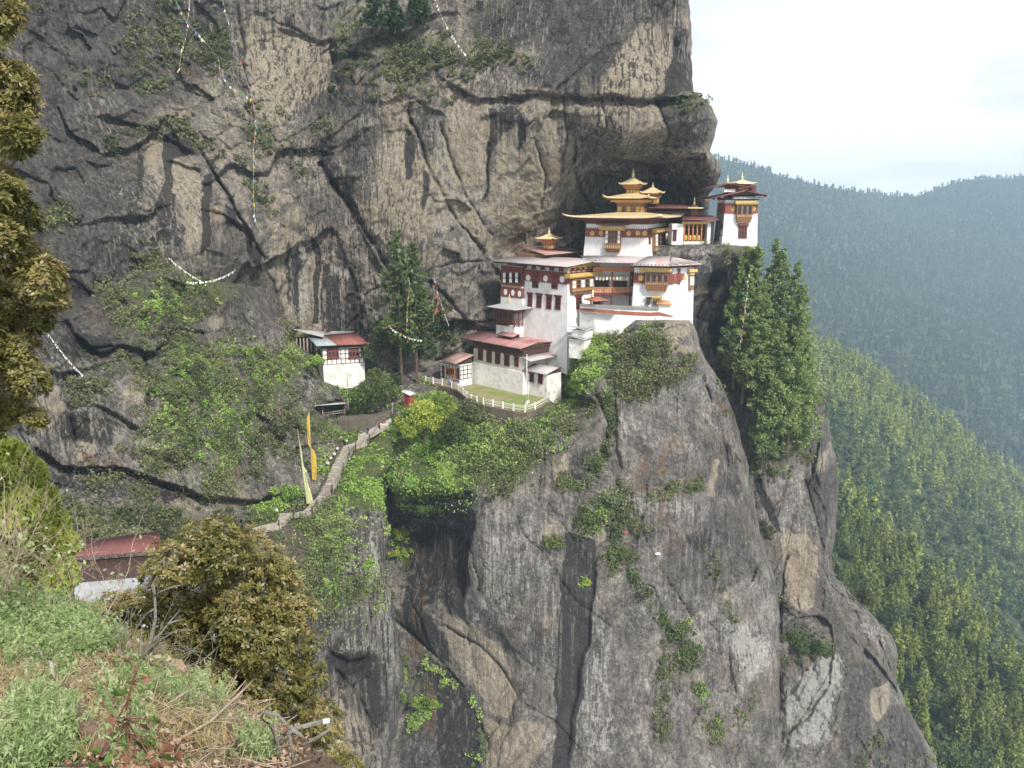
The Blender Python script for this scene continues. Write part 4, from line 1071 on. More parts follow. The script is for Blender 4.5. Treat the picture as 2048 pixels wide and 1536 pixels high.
class Block:
    """walls of one building: near corner seen at (px, py_top), front wall along heading hu, side wall along hv"""
    def __init__(s, px, py, D, hu, hv, pu, pv, py_base, bat=0., extra=3., lu=None, lv=None):
        s.o = V3(px, py, D)
        s.u, s.v = dirv(hu), dirv(hv)
        s.Lu = lu or len_to(s.o, s.u, pu)
        s.Lv = lv or len_to(s.o, s.v, pv)
        nu = s.u.cross(ZUP); nu = nu if nu.dot(s.v) < 0 else -nu
        nv = s.v.cross(ZUP); nv = nv if nv.dot(s.u) < 0 else -nv
        s.nu, s.nv = nu, nv
        s.F = Fac(s.o, s.u, nu, bat); s.S = Fac(s.o, s.v, nv, bat)
        s.zt = s.o.z
        zb = V3(px, py_base, D).z
        s.H = s.zt - zb + extra
        s.bat = bat
        s.c = s.o + s.u * s.Lu / 2 + s.v * s.Lv / 2
    def corner(s, a, b, z, off=0.):     # a, b in 0..1
        k = s.bat * (s.zt - z) + off
        return Vector((*(s.o + s.u * s.Lu * a + s.v * s.Lv * b).xy, z)) + s.nu * (k if b == 0 else -k) + s.nv * (k if a == 0 else -k)
    def ring(s, mb, z0, z1, off=0.):
        p = [s.corner(0, 0, z0, off), s.corner(0, 1, z0, off), s.corner(1, 1, z0, off), s.corner(1, 0, z0, off),
             s.corner(0, 0, z1, off), s.corner(0, 1, z1, off), s.corner(1, 1, z1, off), s.corner(1, 0, z1, off)]
        mb.hexa(p)
    def walls(s, mat, root, name='wall'):
        mb = MB(); s.ring(mb, s.zt - s.H, s.zt)
        return mb.build(name, mat, root)
    def z(s, py, px=None):
        """height of photo row py on the near corner"""
        x, y = proj(s.o)
        return V3(px or x, py, s.o.y).z
    def band(s, y0, y1, mat, root, name, off=.03):
        mb = MB(); s.ring(mb, s.z(y1), s.z(y0), off)
        return mb.build(name, mat, root)
    def dentils(s, mb, z, n, size, off, which='both'):
        for F, Ln in ((s.F, s.Lu), (s.S, s.Lv)):
            if which == 'front' and F is s.S: continue
            k = max(2, int(Ln / n))
            h = (z - s.zt) / F.w.z
            for i in range(k):
                a = Ln * (i + .5) / k
                F.box(mb, a - size / 2, a + size / 2, h - size / 2, h + size / 2, 0, off)


def root_at(name, p, label, cat, group=None):
    return empty(name, Vector(p), label, cat, group)


def slot_window(fac, x0, y0, x1, y1, root, mat='redtrim', bars=2, rows=3, panels=False, lintel=True):
    a0, a1, h0, h1 = fac.rect(x0, y0, x1, y1)
    t = min(.28, (a1 - a0) * .16)
    mb = MB()
    fac.box(mb, a0, a0 + t, h0, h1, -.3, .14); fac.box(mb, a1 - t, a1, h0, h1, -.3, .14)
    fac.box(mb, a0 + t, a1 - t, h0, h0 + t, -.3, .13); fac.box(mb, a0 + t, a1 - t, h1 - t, h1, -.3, .13)
    for i in range(1, bars):
        a = a0 + (a1 - a0) * i / bars
        fac.box(mb, a - t * .28, a + t * .28, h0 + t, h1 - t, 0, .1)
    for i in range(1, rows):
        h = h0 + (h1 - h0) * i / rows
        fac.box(mb, a0 + t, a1 - t, h - t * .22, h + t * .22, 0, .09)
    if lintel:
        fac.box(mb, a0 - t * .8, a1 + t * .8, h1 + .003, h1 + t * 1.1, -.3, .3)
        fac.box(mb, a0 - t * 1.2, a1 + t * 1.2, h1 + t * 1.1 + .003, h1 + t * 1.6, -.3, .42)
    w = mb.build('window', M[mat], root)
    pm = MB(); fac.box(pm, a0 + t, a1 - t, h0 + t, h1 - t, -.28, .03)
    pm.build('pane', M['panel'] if panels else M['glass'], w)
    return w


def bay_window(fac, x0, y0, x1, y1, cornice, root, n=3, proj_=.9, style='arch', taper=True, base=.3):
    """projecting carved timber bay; cornice = pixel box of its gold top"""
    a0, a1, h0, h1 = fac.rect(x0, y0, x1, y1)
    W, Hh = a1 - a0, h1 - h0
    hb = h0 + Hh * base
    k = proj_
    mb = MB()
    fac.box(mb, a0, a1, hb, h1, -.3, k)
    st = 3
    for i in range(st):     # stepped underside
        f0 = i / st; f1 = (i + 1) / st
        ins = W * .08 * (1 - f0) * (1 if taper else 0)
        zb0 = h0 + (hb - h0) * (1 - (1 - f0) * (1.)) ; zb1 = h0 + (hb - h0) * f1
        fac.box(mb, a0 + ins, a1 - ins, zb0, zb1 - .002, -.3, k * (.55 + .45 * f1))
    # rails, mullions
    for hh in (hb, hb + (h1 - hb) * .22, h1 - Hh * .05):
        fac.box(mb, a0 - .06, a1 + .06, hh - .07, hh + .09, k, k + .14)
    bal = MB()
    nb = max(4, int(W / .45))
    body = mb.build('bay_window', M['brown'], root)
    pm = MB(); wm = MB(); tm = MB()
    ha, hz = hb + (h1 - hb) * .26, h1 - Hh * .08
    for i in range(n):
        c0 = a0 + W * (i + .16) / n; c1 = a0 + W * (i + .84) / n
        if style == 'arch':
            r = (c1 - c0) / 2; m = (c0 + c1) / 2
            pts = [fac.pt(c0, ha, k), fac.pt(c1, ha, k)] + [fac.pt(m + r * math.cos(j * math.pi / 8), hz - r + r * math.sin(j * math.pi / 8), k) for j in range(9)]
            pm.prism(pts, fac.N * .03)
        elif style == 'panel':
            edge = i == 0 or i == n - 1
            for j in range(3):
                q0 = ha + (hz - ha) * (j + .08) / 3; q1 = ha + (hz - ha) * (j + .9) / 3
                fac.box(wm if edge else pm, c0, c1, q0, q1, k - .02, k + .03)
        else:
            for j in range(2):
                q0 = ha + (hz - ha) * (j + .08) / 2; q1 = ha + (hz - ha) * (j + .9) / 2
                fac.box(wm if i in (0, n // 2, n - 1) else pm, c0, c1, q0, q1, k - .02, k + .03)
    if pm.v: pm.build_each('pane', M['glass'], body)
    if wm.v: wm.build_each('shutter', M['panel'], body)
    for i in range(nb):
        c = a0 + W * (i + .5) / nb
        fac.box(bal, c - .09, c + .09, hb + .12, hb + (h1 - hb) * .2, k, k + .05)
    bal.build_each('baluster', M['goldtrim'], body)
    if cornice:
        cm = MB(); c0, c1, g0, g1 = fac.rect(*cornice)
        fac.box(cm, c0, c1, g0, g1, -.3, k + .55)
        fac.box(cm, c0 + .15, c1 - .15, g0 - .22, g0 - .002, -.3, k + .35)
        nd = int((c1 - c0) / .5)
        for i in range(nd):
            c = c0 + (c1 - c0) * (i + .5) / nd
            fac.box(cm, c - .12, c + .12, g0 + .05, g1 - .05, k + .55, k + .62)
        cm.build('cornice', M['goldtrim'], body)
    return body


def roof_mesh(name, planes, mat, root, thick=.16):
    """planes: [eave0, eave1, top1, top0] corner points; each becomes a slab of ribbed sheet"""
    V = []; F = []; A = []
    for pl in planes:
        p = [Vector(q) for q in pl]
        e = (p[1] - p[0]); e.z = 0; e.normalize()
        b = len(V)
        n = (p[1] - p[0]).cross(p[3] - p[0]).normalized()
        if n.z < 0: n = -n
        for dz in (0, -thick):
            for q in p:
                V.append(tuple(q + n * dz)); A.append((q - p[0]).dot(e) + 100)
        F += [tuple(b + i for i in f) for f in ((0, 1, 2, 3), (7, 6, 5, 4), (0, 4, 5, 1), (1, 5, 6, 2), (2, 6, 7, 3), (3, 7, 4, 0))]
    me = np_mesh(name, np.array(V), np.array(F), mat, {'rib': np.array(A)})
    return link_mesh(name, me, root)


def hip_roof(name, c, u, v, a, b, ze, zt, ta, tb, curl, mat, root, thick=.28, n=25):
    """curved hipped roof with upswept corners"""
    g = np.linspace(-1, 1, n)
    g = np.sign(g) * np.abs(g) ** .8
    X, Y = np.meshgrid(g, g, indexing='ij')
    r = np.maximum(np.abs(X), np.abs(Y))
    rt = max(ta / a, tb / b)
    t = np.clip((1 - r) / (1 - rt), 0, 1)
    z = ze + (zt - ze) * (.8 * t + .2 * t * t) + curl * (np.abs(X) * np.abs(Y)) ** 7
    s = 1 + .025 * (np.abs(X) * np.abs(Y)) ** 7
    co = np.array(c)[None, None, :] * np.array([1, 1, 0]) + X[..., None] * s[..., None] * a * np.array(u) + Y[..., None] * s[..., None] * b * np.array(v)
    top = co.copy(); top[..., 2] = z
    bot = co.copy(); bot[..., 2] = z - thick
    V = np.concatenate([top.reshape(-1, 3), bot.reshape(-1, 3)])
    idx = np.arange(n * n).reshape(n, n)
    f = np.stack([idx[:-1, :-1], idx[1:, :-1], idx[1:, 1:], idx[:-1, 1:]], -1).reshape(-1, 4)
    F = [f, f[:, ::-1] + n * n]
    for e in (idx[0, :], idx[-1, ::-1], idx[::-1, 0], idx[:, -1]):
        F.append(np.stack([e[:-1], e[1:], e[1:] + n * n, e[:-1] + n * n], -1))
    me = np_mesh(name, V, np.concatenate(F), mat)
    return link_mesh(name, me, root)


def finial(p, h, root, name='finial', mat='gold'):
    mb = MB()
    mb.lathe(p, [(.42 * h * .5, 0), (.5 * h * .5, h * .06), (.2 * h * .5, h * .14), (.36 * h * .5, h * .25), (.38 * h * .5, h * .36), (.14 * h * .5, h * .45), (.2 * h * .5, h * .55), (.1 * h * .5, h * .62), (.12 * h * .5, h * .75), (.03 * h * .5, h)], 10)
    return mb.build(name, M[mat], root)


def sq_box(mb, c, u, v, a, b, z0, z1):
    c = Vector((c[0], c[1], (z0 + z1) / 2))
    pts = []
    for z in (z0, z1):
        for i, j in ((-1, -1), (1, -1), (1, 1), (-1, 1)):
            pts.append(Vector((c.x, c.y, z)) + u * a * i + v * b * j)
    mb.hexa(pts)


def ortho(v):
    return Vector((-v.y, v.x, 0))


def lantern(c, u, v, a, z0, zbody, zeave, ztop, aroof, hfin, root, nm='lantern'):
    """small gilded roof lantern standing on a roof: body, flared brackets, curved roof, finial"""
    mb = MB(); sq_box(mb, c, u, v, a, a, z0, zbody)
    body = mb.build(nm, M['brown'], root)
    m2 = MB()
    for k in range(3):
        z = zbody + (zeave - .25 - zbody) * k / 3; z2 = zbody + (zeave - .25 - zbody) * (k + 1) / 3
        aa = a + (aroof * .72 - a) * (k + 1) / 3
        sq_box(m2, c, u, v, aa, aa, z + .004, z2)
    m2.build('bracket', M['orange'], body)
    m3 = MB()
    for f, g in ((u, v), (v, u)):
        for sgn in (-1, 1):
            for k in range(3):
                q = Vector((c[0], c[1], (z0 + zbody) / 2)) + f * a * sgn + g * a * (k - 1) * .6
                m3.box(q, f, g, ZUP, .04, a * .2, (zbody - z0) * .32)
    m3.build_each('panel', M['goldtrim'], body)
    hip_roof('roof', (c[0], c[1]) + (0,), u, v, aroof, aroof, zeave, ztop, aroof * .1, aroof * .1, (ztop - zeave) * .35, M['gold'], body, thick=.2, n=17)
    finial((c[0], c[1], ztop - .05), hfin, body)
    return body


def zrow(px, py, D): return V3(px, py, D).z


# ------------------------------------------------------------------ 1 the central gold roofed temple
def build_temple():
    B = Block(1294, 449, 182, 155, 65, 1172.5, 1347, 516, .055, 2)
    root = root_at('temple', (B.c.x, B.c.y, B.zt - B.H), 'whitewashed central temple with three stacked gold roofs and a tall gilded finial', 'temple', 'monastery buildings')
    B.walls(M['white'], root)
    B.band(459, 475, M['maroon'], root, 'painted_band', .05)
    mb = MB(); B.dentils(mb, B.z(458), .5, .24, .16); B.dentils(mb, B.z(476), .5, .2, .12)
    mb.build('dentil_course', M['brown'], root)
    for x in (1184.7, 1202.2, 1257.7, 1275.9, 1289.5):
        med = MB(); B.F.disc(med, x, 466.5, .56, .12); med.build('medallion', M['goldtrim'], root)
    bay_window(B.F, 1212, 457, 1242.6, 505, (1201, 453.2, 1251.6, 459), root, 5, .8, 'panel', base=.16)
    bay_window(B.S, 1304, 463, 1330, 506, (1303, 455.5, 1342.6, 462.6), root, 5, .8, 'panel', base=.14)
    slot_window(B.S, 1334.5, 471, 1339.5, 494, root)
    slot_window(B.S, 1297, 466, 1300.5, 489, root)
    u, v = B.u, B.v
    c = (B.c.x, B.c.y)
    a0, b0 = B.Lu / 2, B.Lv / 2
    fc = B.o - u * 4 - v * 4
    ze = zrow(1310, 434.5, fc.y)
    # timber under the eaves
    mb = MB(); sq_box(mb, c, u, v, a0 + .3, b0 + .3, B.zt + .01, ze - .35); sq_box(mb, c, u, v, a0 + 1.6, b0 + 1.6, ze - .85, ze - .36)
    for i in range(14):
        for s in (-1, 1):
            q = Vector((*c, ze - .32)) + u * (a0 + 3) * (i - 6.5) / 7 + v * (b0 + 1.9) * s
            mb.box(q, u, v, ZUP, .14, 1.6, .12)
            q = Vector((*c, ze - .32)) + v * (b0 + 3) * (i - 6.5) / 7 + u * (a0 + 1.9) * s
            mb.box(q, u, v, ZUP, 1.6, .14, .12)
    mb.build('eaves', M['redtrim'], root)
    ym = B.c.y
    zt = zrow(1257, 424, ym)
    hip_roof('gold_roof', (*c, 0), u, v, a0 + 4, b0 + 4, ze, zt, 2.6, 2.6, .7, M['gold'], root, .32)
    # little red pent roof over the front
    pr = MB(); f0, f1, h0, h1 = B.F.rect(1196, 446.8, 1259, 450)
    B.F.box(pr, f0, f1, h0, h1, -.2, 1.5); pr.build('pent_roof', M['redtrim'], root)
    # second tier
    z0 = zt - .35; z1 = zrow(1257, 406.5, ym - 3)
    tier = MB(); sq_box(tier, c, u, v, 2.9, 2.9, z0, z1)
    t2 = tier.build('upper_storey', M['brown'], root)
    g = MB()
    for k in range(5):
        for f, h in ((u, v), (v, u)):
            if k == 1 and f is u: continue
            q = Vector((*c, z0 + (z1 - z0) * .42)) - h * 2.9 + f * (k - 2) * 1.1
            g.box(q, f, h, ZUP, .42, .05, (z1 - z0) * .24)
    g.build_each('panel', M['goldtrim'], t2)
    d = MB(); q = Vector((*c, z0 + (z1 - z0) * .42)) - v * 2.9 + u * 1.1; d.box(q, u, v, ZUP, .38, .05, (z1 - z0) * .25); d.build('pane', M['glass'], t2)
    d = MB(); sq_box(d, c, u, v, 3.25, 3.25, z1 + .003, z1 + .35); sq_box(d, c, u, v, 3.6, 3.6, z1 + .353, zrow(1257, 403.5, ym - 3))
    d.build('bracket', M['orange'], t2)
    z2 = zrow(1257, 400, ym - 4); z1b = zrow(1257, 404, ym - 4)
    d = MB(); sq_box(d, c, u, v, 4.1, 4.1, z1b, z2); d.build('cornice', M['goldtrim'], t2)
    ze2 = zrow(1284, 394.5, ym - 6.5); zt2 = zrow(1257, 386.5, ym)
    d = MB(); sq_box(d, c, u, v, 3.6, 3.6, z2 + .003, ze2 - .3); sq_box(d, c, u, v, 4.8, 4.8, ze2 - .6, ze2 - .302); d.build('eaves', M['redtrim'], t2)
    hip_roof('gold_roof', (*c, 0), u, v, 5.5, 5.5, ze2, zt2, 1.3, 1.3, .75, M['gold'], root, .3)
    lantern(c, u, v, 1.28, zt2 - .3, zrow(1257, 378, ym), zrow(1257, 367.5, ym - 2), zrow(1257, 354.5, ym), 2.75, 2.2, root, 'lantern')


build_temple()


# ------------------------------------------------------------------ 2 the tall white block with the wide tin roof
def build_white_block():
    B = Block(1136, 534, 172, 135, 45, 1045, 1186, 700, .05, 5)
    root = root_at('white_monastery_block', (B.c.x, B.c.y, B.zt - B.H), 'tall white block with four narrow red windows in a row and white discs above', 'monastery', 'monastery buildings')
    B.walls(M['white'], root)
    B.band(534, 546, M['beige'], root, 'plaster_frieze', .04)
    B.band(546.5, 568, M['maroon'], root, 'painted_band', .06)
    mb = MB(); B.dentils(mb, B.z(546), .55, .26, .2); B.dentils(mb, B.z(569), .55, .24, .16)
    for F, Ln in ((B.F, B.Lu), (B.S, B.Lv)):
        for i in range(5):
            a = Ln * (i + .5) / 5
            F.box(mb, a - .2, a + .2, -1.0, -.25, 0, 1.2)
    mb.build('dentil_course', M['redtrim'], root)
    for x, y in ((1056.8, 555.5), (1091.7, 557), (1124.8, 558.5)):
        med = MB(); B.F.disc(med, x, y, .68, .14); med.build('medallion', M['panel'], root)
    slot_window(B.F, 1065, 551.5, 1077.5, 576, root); slot_window(B.F, 1103.6, 553.5, 1116, 578, root)
    for x0, x1, y0, y1 in ((1055.6, 1065, 588, 614), (1073.2, 1083.6, 590, 616), (1092.8, 1103.4, 592, 618.5), (1110.6, 1121.8, 594, 620)):
        slot_window(B.F, x0, y0, x1, y1, root)
    bay_window(B.S, 1138.5, 557, 1182, 587, (1131, 545.5, 1192, 552.5), root, 5, .8, 'sash', base=.2)
    slot_window(B.S, 1151.5, 593, 1163, 618, root)
    # wide low gable roof, its ridge running with the front
    u, v = B.u, B.v
    ov = 2.2
    e0 = B.o - v * ov - u * 1.6
    ze = zrow(1141, 533, e0.y); e0.z = ze
    Lr = len_to(e0, u, 979)
    e1 = e0 + u * Lr
    s = len_to(e0, v, 1196)
    r0 = e0 + v * s; r0.z = zrow(1196, 520.5, r0.y)
    r1 = r0 + u * Lr
    dz = (r0.z - ze)
    b0 = r0 + v * s; b0.z = ze + .05
    b1 = b0 + u * Lr
    rf = roof_mesh('roof', [(e0, e1, r1, r0), (b1, b0, r0, r1)], M['tin_pink'], root, .14)
    # gable timber under the right end
    mb = MB()
    i0 = e0 + u * 1.2 + v * 1.6; i1 = b0 + u * 1.2 - v * 1.6; i2 = r0 + u * 1.2
    i0 = Vector((i0.x, i0.y, ze + dz * 1.6 / s - .3)); i1 = Vector((i1.x, i1.y, i0.z)); i2 = Vector((i2.x, i2.y, r0.z - .25))
    mb.prism([i0 - ZUP * .8, i1 - ZUP * .8, i1, i2, i0], u * .5)
    mb.build('gable', M['goldtrim'], root)
    mb = MB()
    for k in range(16):
        q = e0 + u * (1.0 + (Lr - 2) * k / 15) + v * 1.4
        q.z = ze + dz * 1.4 / s - .36
        mb.box(q, u, (v + ZUP * dz / s).normalized(), ZUP, .11, 1.3, .13)
    for k in (.02, .5):
        q = e0.lerp(r0, k) + u * Lr / 2; q.z -= .35
        mb.box(q + v * .4, u, v, ZUP, Lr / 2 - .6, .12, .14)
    mb.build('rafter', M['darkwood'], root)
    return B, e1, r1, ze


WB, WB_e1, WB_r1, WB_ze = build_white_block()


# ------------------------------------------------------------------ 3 red timber annex and the porch left of it
def build_annex():
    B = Block(1044, 533, 180.5, 135, 45, 1004, 1060, 625, .03, 8)
    root = root_at('timber_annex', (B.c.x, B.c.y, B.zt - B.H), 'set back annex with red timber windows and white ovals left of the tall block', 'annex', 'monastery buildings')
    B.walls(M['white'], root)
    B.band(534, 573, M['redtrim'], root, 'timber_front', .12)
    B.band(577, 597, M['maroon'], root, 'painted_band', .07)
    wm = MB()
    for x, w in ((1009.5, 4.5), (1022, 4.5), (1034, 4.5)):
        B.F.pbox(wm, x - w / 2, 545.5, x + w / 2, 555, 0, .2); B.F.pbox(wm, x - w / 2, 557, x + w / 2, 565, 0, .2)
    wm.build_each('shutter', M['panel'], root)
    pm = MB()
    for x in (1015.5, 1028, 1040): B.F.pbox(pm, x - 2.6, 546, x + 2.6, 566, 0, .16)
    pm.build_each('pane', M['glass'], root)
    for x, y in ((1011.5, 584), (1026, 585.5), (1039.5, 587.5)):
        md = MB(); B.F.disc(md, x, y, .5, .14, hr=.72); md.build('medallion', M['panel'], root)
    dm = MB(); B.dentils(dm, B.z(575), .5, .24, .3, 'front'); dm.build('dentil_course', M['brown'], root)


build_annex()


def build_porch():
    B = Block(1029, 622, 176.5, 135, 45, 992, 1046, 663, 0, 1.5)
    root = root_at('porch', (B.c.x, B.c.y, B.zt - B.H), 'small open timber porch with a grey tin roof beside the tall white block', 'porch', 'monastery buildings')
    fm = MB(); B.ring(fm, B.zt - B.H, B.z(655)); fm.build('floor', M['white_old'], root)
    back = MB()
    for z0, z1 in ((B.z(655) + .01, B.zt),):
        p = [B.corner(1, 0, z0), B.corner(1, 1, z0), B.corner(.6, 1, z0), B.corner(.75, 0, z0), B.corner(1, 0, z1), B.corner(1, 1, z1), B.corner(.6, 1, z1), B.corner(.75, 0, z1)]
        back.hexa(p)
    back.build('wall', M['darkwood'], root)
    pm = MB()
    for a in (.02, .34, .66, .98):
        q = B.o + B.u * B.Lu * a; pm.tube([Vector((q.x, q.y, B.z(655))), Vector((q.x, q.y, B.zt))], .16, 6)
    for b in (.5, .98):
        q = B.o + B.v * B.Lv * b; pm.tube([Vector((q.x, q.y, B.z(655))), Vector((q.x, q.y, B.zt))], .16, 6)
    pm.build('post', M['redtrim'], root)
    rl = MB()
    for h in (-3.1, -2.3):
        B.F.box(rl, 0, B.Lu, h, h + .16, -.06, .1); B.S.box(rl, 0, B.Lv, h, h + .16, -.06, .1)
    for i in range(9): B.F.box(rl, B.Lu * i / 9, B.Lu * i / 9 + .1, -3.1, -2.25, -.03, .04)
    rl.build('railing', M['redtrim'], root)
    cm = MB(); B.ring(cm, B.zt - .55, B.zt + .25, .3); cm.build('cornice', M['redtrim'], root)
    c = B.c
    hip_roof('roof', (c.x, c.y, 0), B.u, B.v, B.Lu / 2 + 1.6, B.Lv / 2 + 1.6, zrow(1005, 620, B.o.y - 2), zrow(1012, 604, c.y), .4, .4, .1, M['tin_grey'], root, .15, 13)
    finial((c.x, c.y, zrow(1012, 604.5, c.y)), 1.9, root)


build_porch()


# ------------------------------------------------------------------ 4 right hand block
def build_right_block():
    B = Block(1347, 536, 171.5, 168, 22, 1269, 1388, 628, .05, 5)
    root = root_at('bay_window_block', (B.c.x, B.c.y, B.zt - B.H), 'white block with a golden brown four arched bay over a small gold door', 'monastery', 'monastery buildings')
    B.walls(M['white'], root)
    B.band(548, 568, M['maroon'], root, 'painted_band', .06)
    dm = MB(); B.dentils(dm, B.z(547), .5, .24, .16); B.dentils(dm, B.z(569), .5, .22, .12); dm.build('dentil_course', M['brown'], root)
    for f, x, r in ((B.F, 1281.5, .6), (B.S, 1351.5, .5), (B.S, 1369, .45)):
        md = MB(); f.disc(md, x, 556, r, .14); md.build('medallion', M['goldtrim'], root)
    bay_window(B.F, 1290.5, 545.5, 1337, 582.5, (1280.6, 535, 1344, 542), root, 4, 1.0, 'arch', base=.36)
    pm = MB(); B.S.pbox(pm, 1354.5, 537, 1359.5, 569, 0, .3); pm.build('pilaster', M['redtrim'], root)
    cm = MB(); B.S.pbox(cm, 1374, 538, 1390, 544, 0, 1.0); B.S.pbox(cm, 1377, 545, 1386, 549, 0, .7); cm.build('cornice', M['goldtrim'], root)
    wb = MB(); B.S.pbox(wb, 1376, 551, 1385, 580, 0, .6); w = wb.build('side_window', M['brown'], root)
    wp = MB()
    for x in (1378, 1381, 1384): B.S.pbox(wp, x - .8, 553, x + .8, 570, .6, .64)
    wp.build_each('shutter', M['panel'], w)
    # door with gold head
    d = MB(); B.F.pbox(d, 1293, 595, 1300, 609.5, 0, .25); B.F.pbox(d, 1306, 594, 1318, 609.5, 0, .12)
    dd = d.build('door', M['darkwood'], root)
    h = MB(); B.F.pbox(h, 1304, 591.5, 1325, 595.5, 0, .6); B.F.pbox(h, 1306, 595.6, 1322, 598.5, 0, .35)
    for x in (1306, 1311, 1316, 1321): B.F.pbox(h, x - .8, 598.6, x + .8, 602, 0, .3)
    h.build('door_head', M['goldtrim'], dd)
    l = MB(); B.F.pbox(l, 1290.5, 594, 1303.5, 595.5, 0, .5); l.build('lintel', M['darkwood'], root)
    # small outbuilding with orange tiled top
    ob = MB(); f0, f1, h0, h1 = B.F.rect(1316, 607, 1342, 640); B.F.box(ob, f0, f1, h0, h1, 0, 1.6); ob.build('gatehouse', M['white'], root)
    f0, f1, h0, h1 = B.F.rect(1312, 606.5, 1345, 607)
    P_ = lambda a, h, k: B.F.pt(a, h, k)
    roof_mesh('gatehouse_roof', [(P_(f0, h0, 2.2), P_(f1, h0, 2.2), P_(f1 - .5, h0 + .75, -.1), P_(f0 + .9, h0 + .75, -.1))], M['orange_tin'], root, .15)
    # hipped tin roof
    e0 = B.o - B.v * 1.2 + B.nu * 2.2; z = zrow(1349, 531.5, e0.y); e0.z = z
    eL = e0 + B.u * len_to(e0, B.u, 1262)
    eR = e0 + B.v * len_to(e0, B.v, 1404); eR.z += .12
    e0b = e0
    t0 = V3(1341, 512.5, 181); t1 = V3(1296, 512, 182.5); tR = V3(1366, 515, 186)
    roof_mesh('roof', [(eL, e0b, t0, t1), (e0b, eR, tR, t0)], M['tin_pink'], root, .14)
    m = MB()
    ins = lambda p: p.lerp(Vector((t0.x, t0.y, p.z)), .2)
    m.prism([B.corner(0, 0, B.zt + .02, .25), B.corner(1, 0, B.zt + .02, .25), B.corner(1, 1, B.zt + .02, .25), B.corner(0, 1, B.zt + .02, .25)], (0, 0, .28))
    for k in range(10):
        q = eL.lerp(e0, (k + .5) / 10) - B.nu * 1.2; q.z = z + .02
        m.box(q, B.u, B.nu, ZUP, .1, 1.1, .11)
    for k in range(5):
        q = e0.lerp(eR, (k + .5) / 5) - B.nv * 1.2; q.z = z + .05
        m.box(q, B.v, B.nv, ZUP, .1, 1.1, .11)
    m.build('rafter', M['redtrim'], root)
    return B


M['orange_tin'] = tin_roof('orange_tin', (.5, .3, .16), (.48, .24, .1), (.36, .16, .07), .6)
RB = build_right_block()


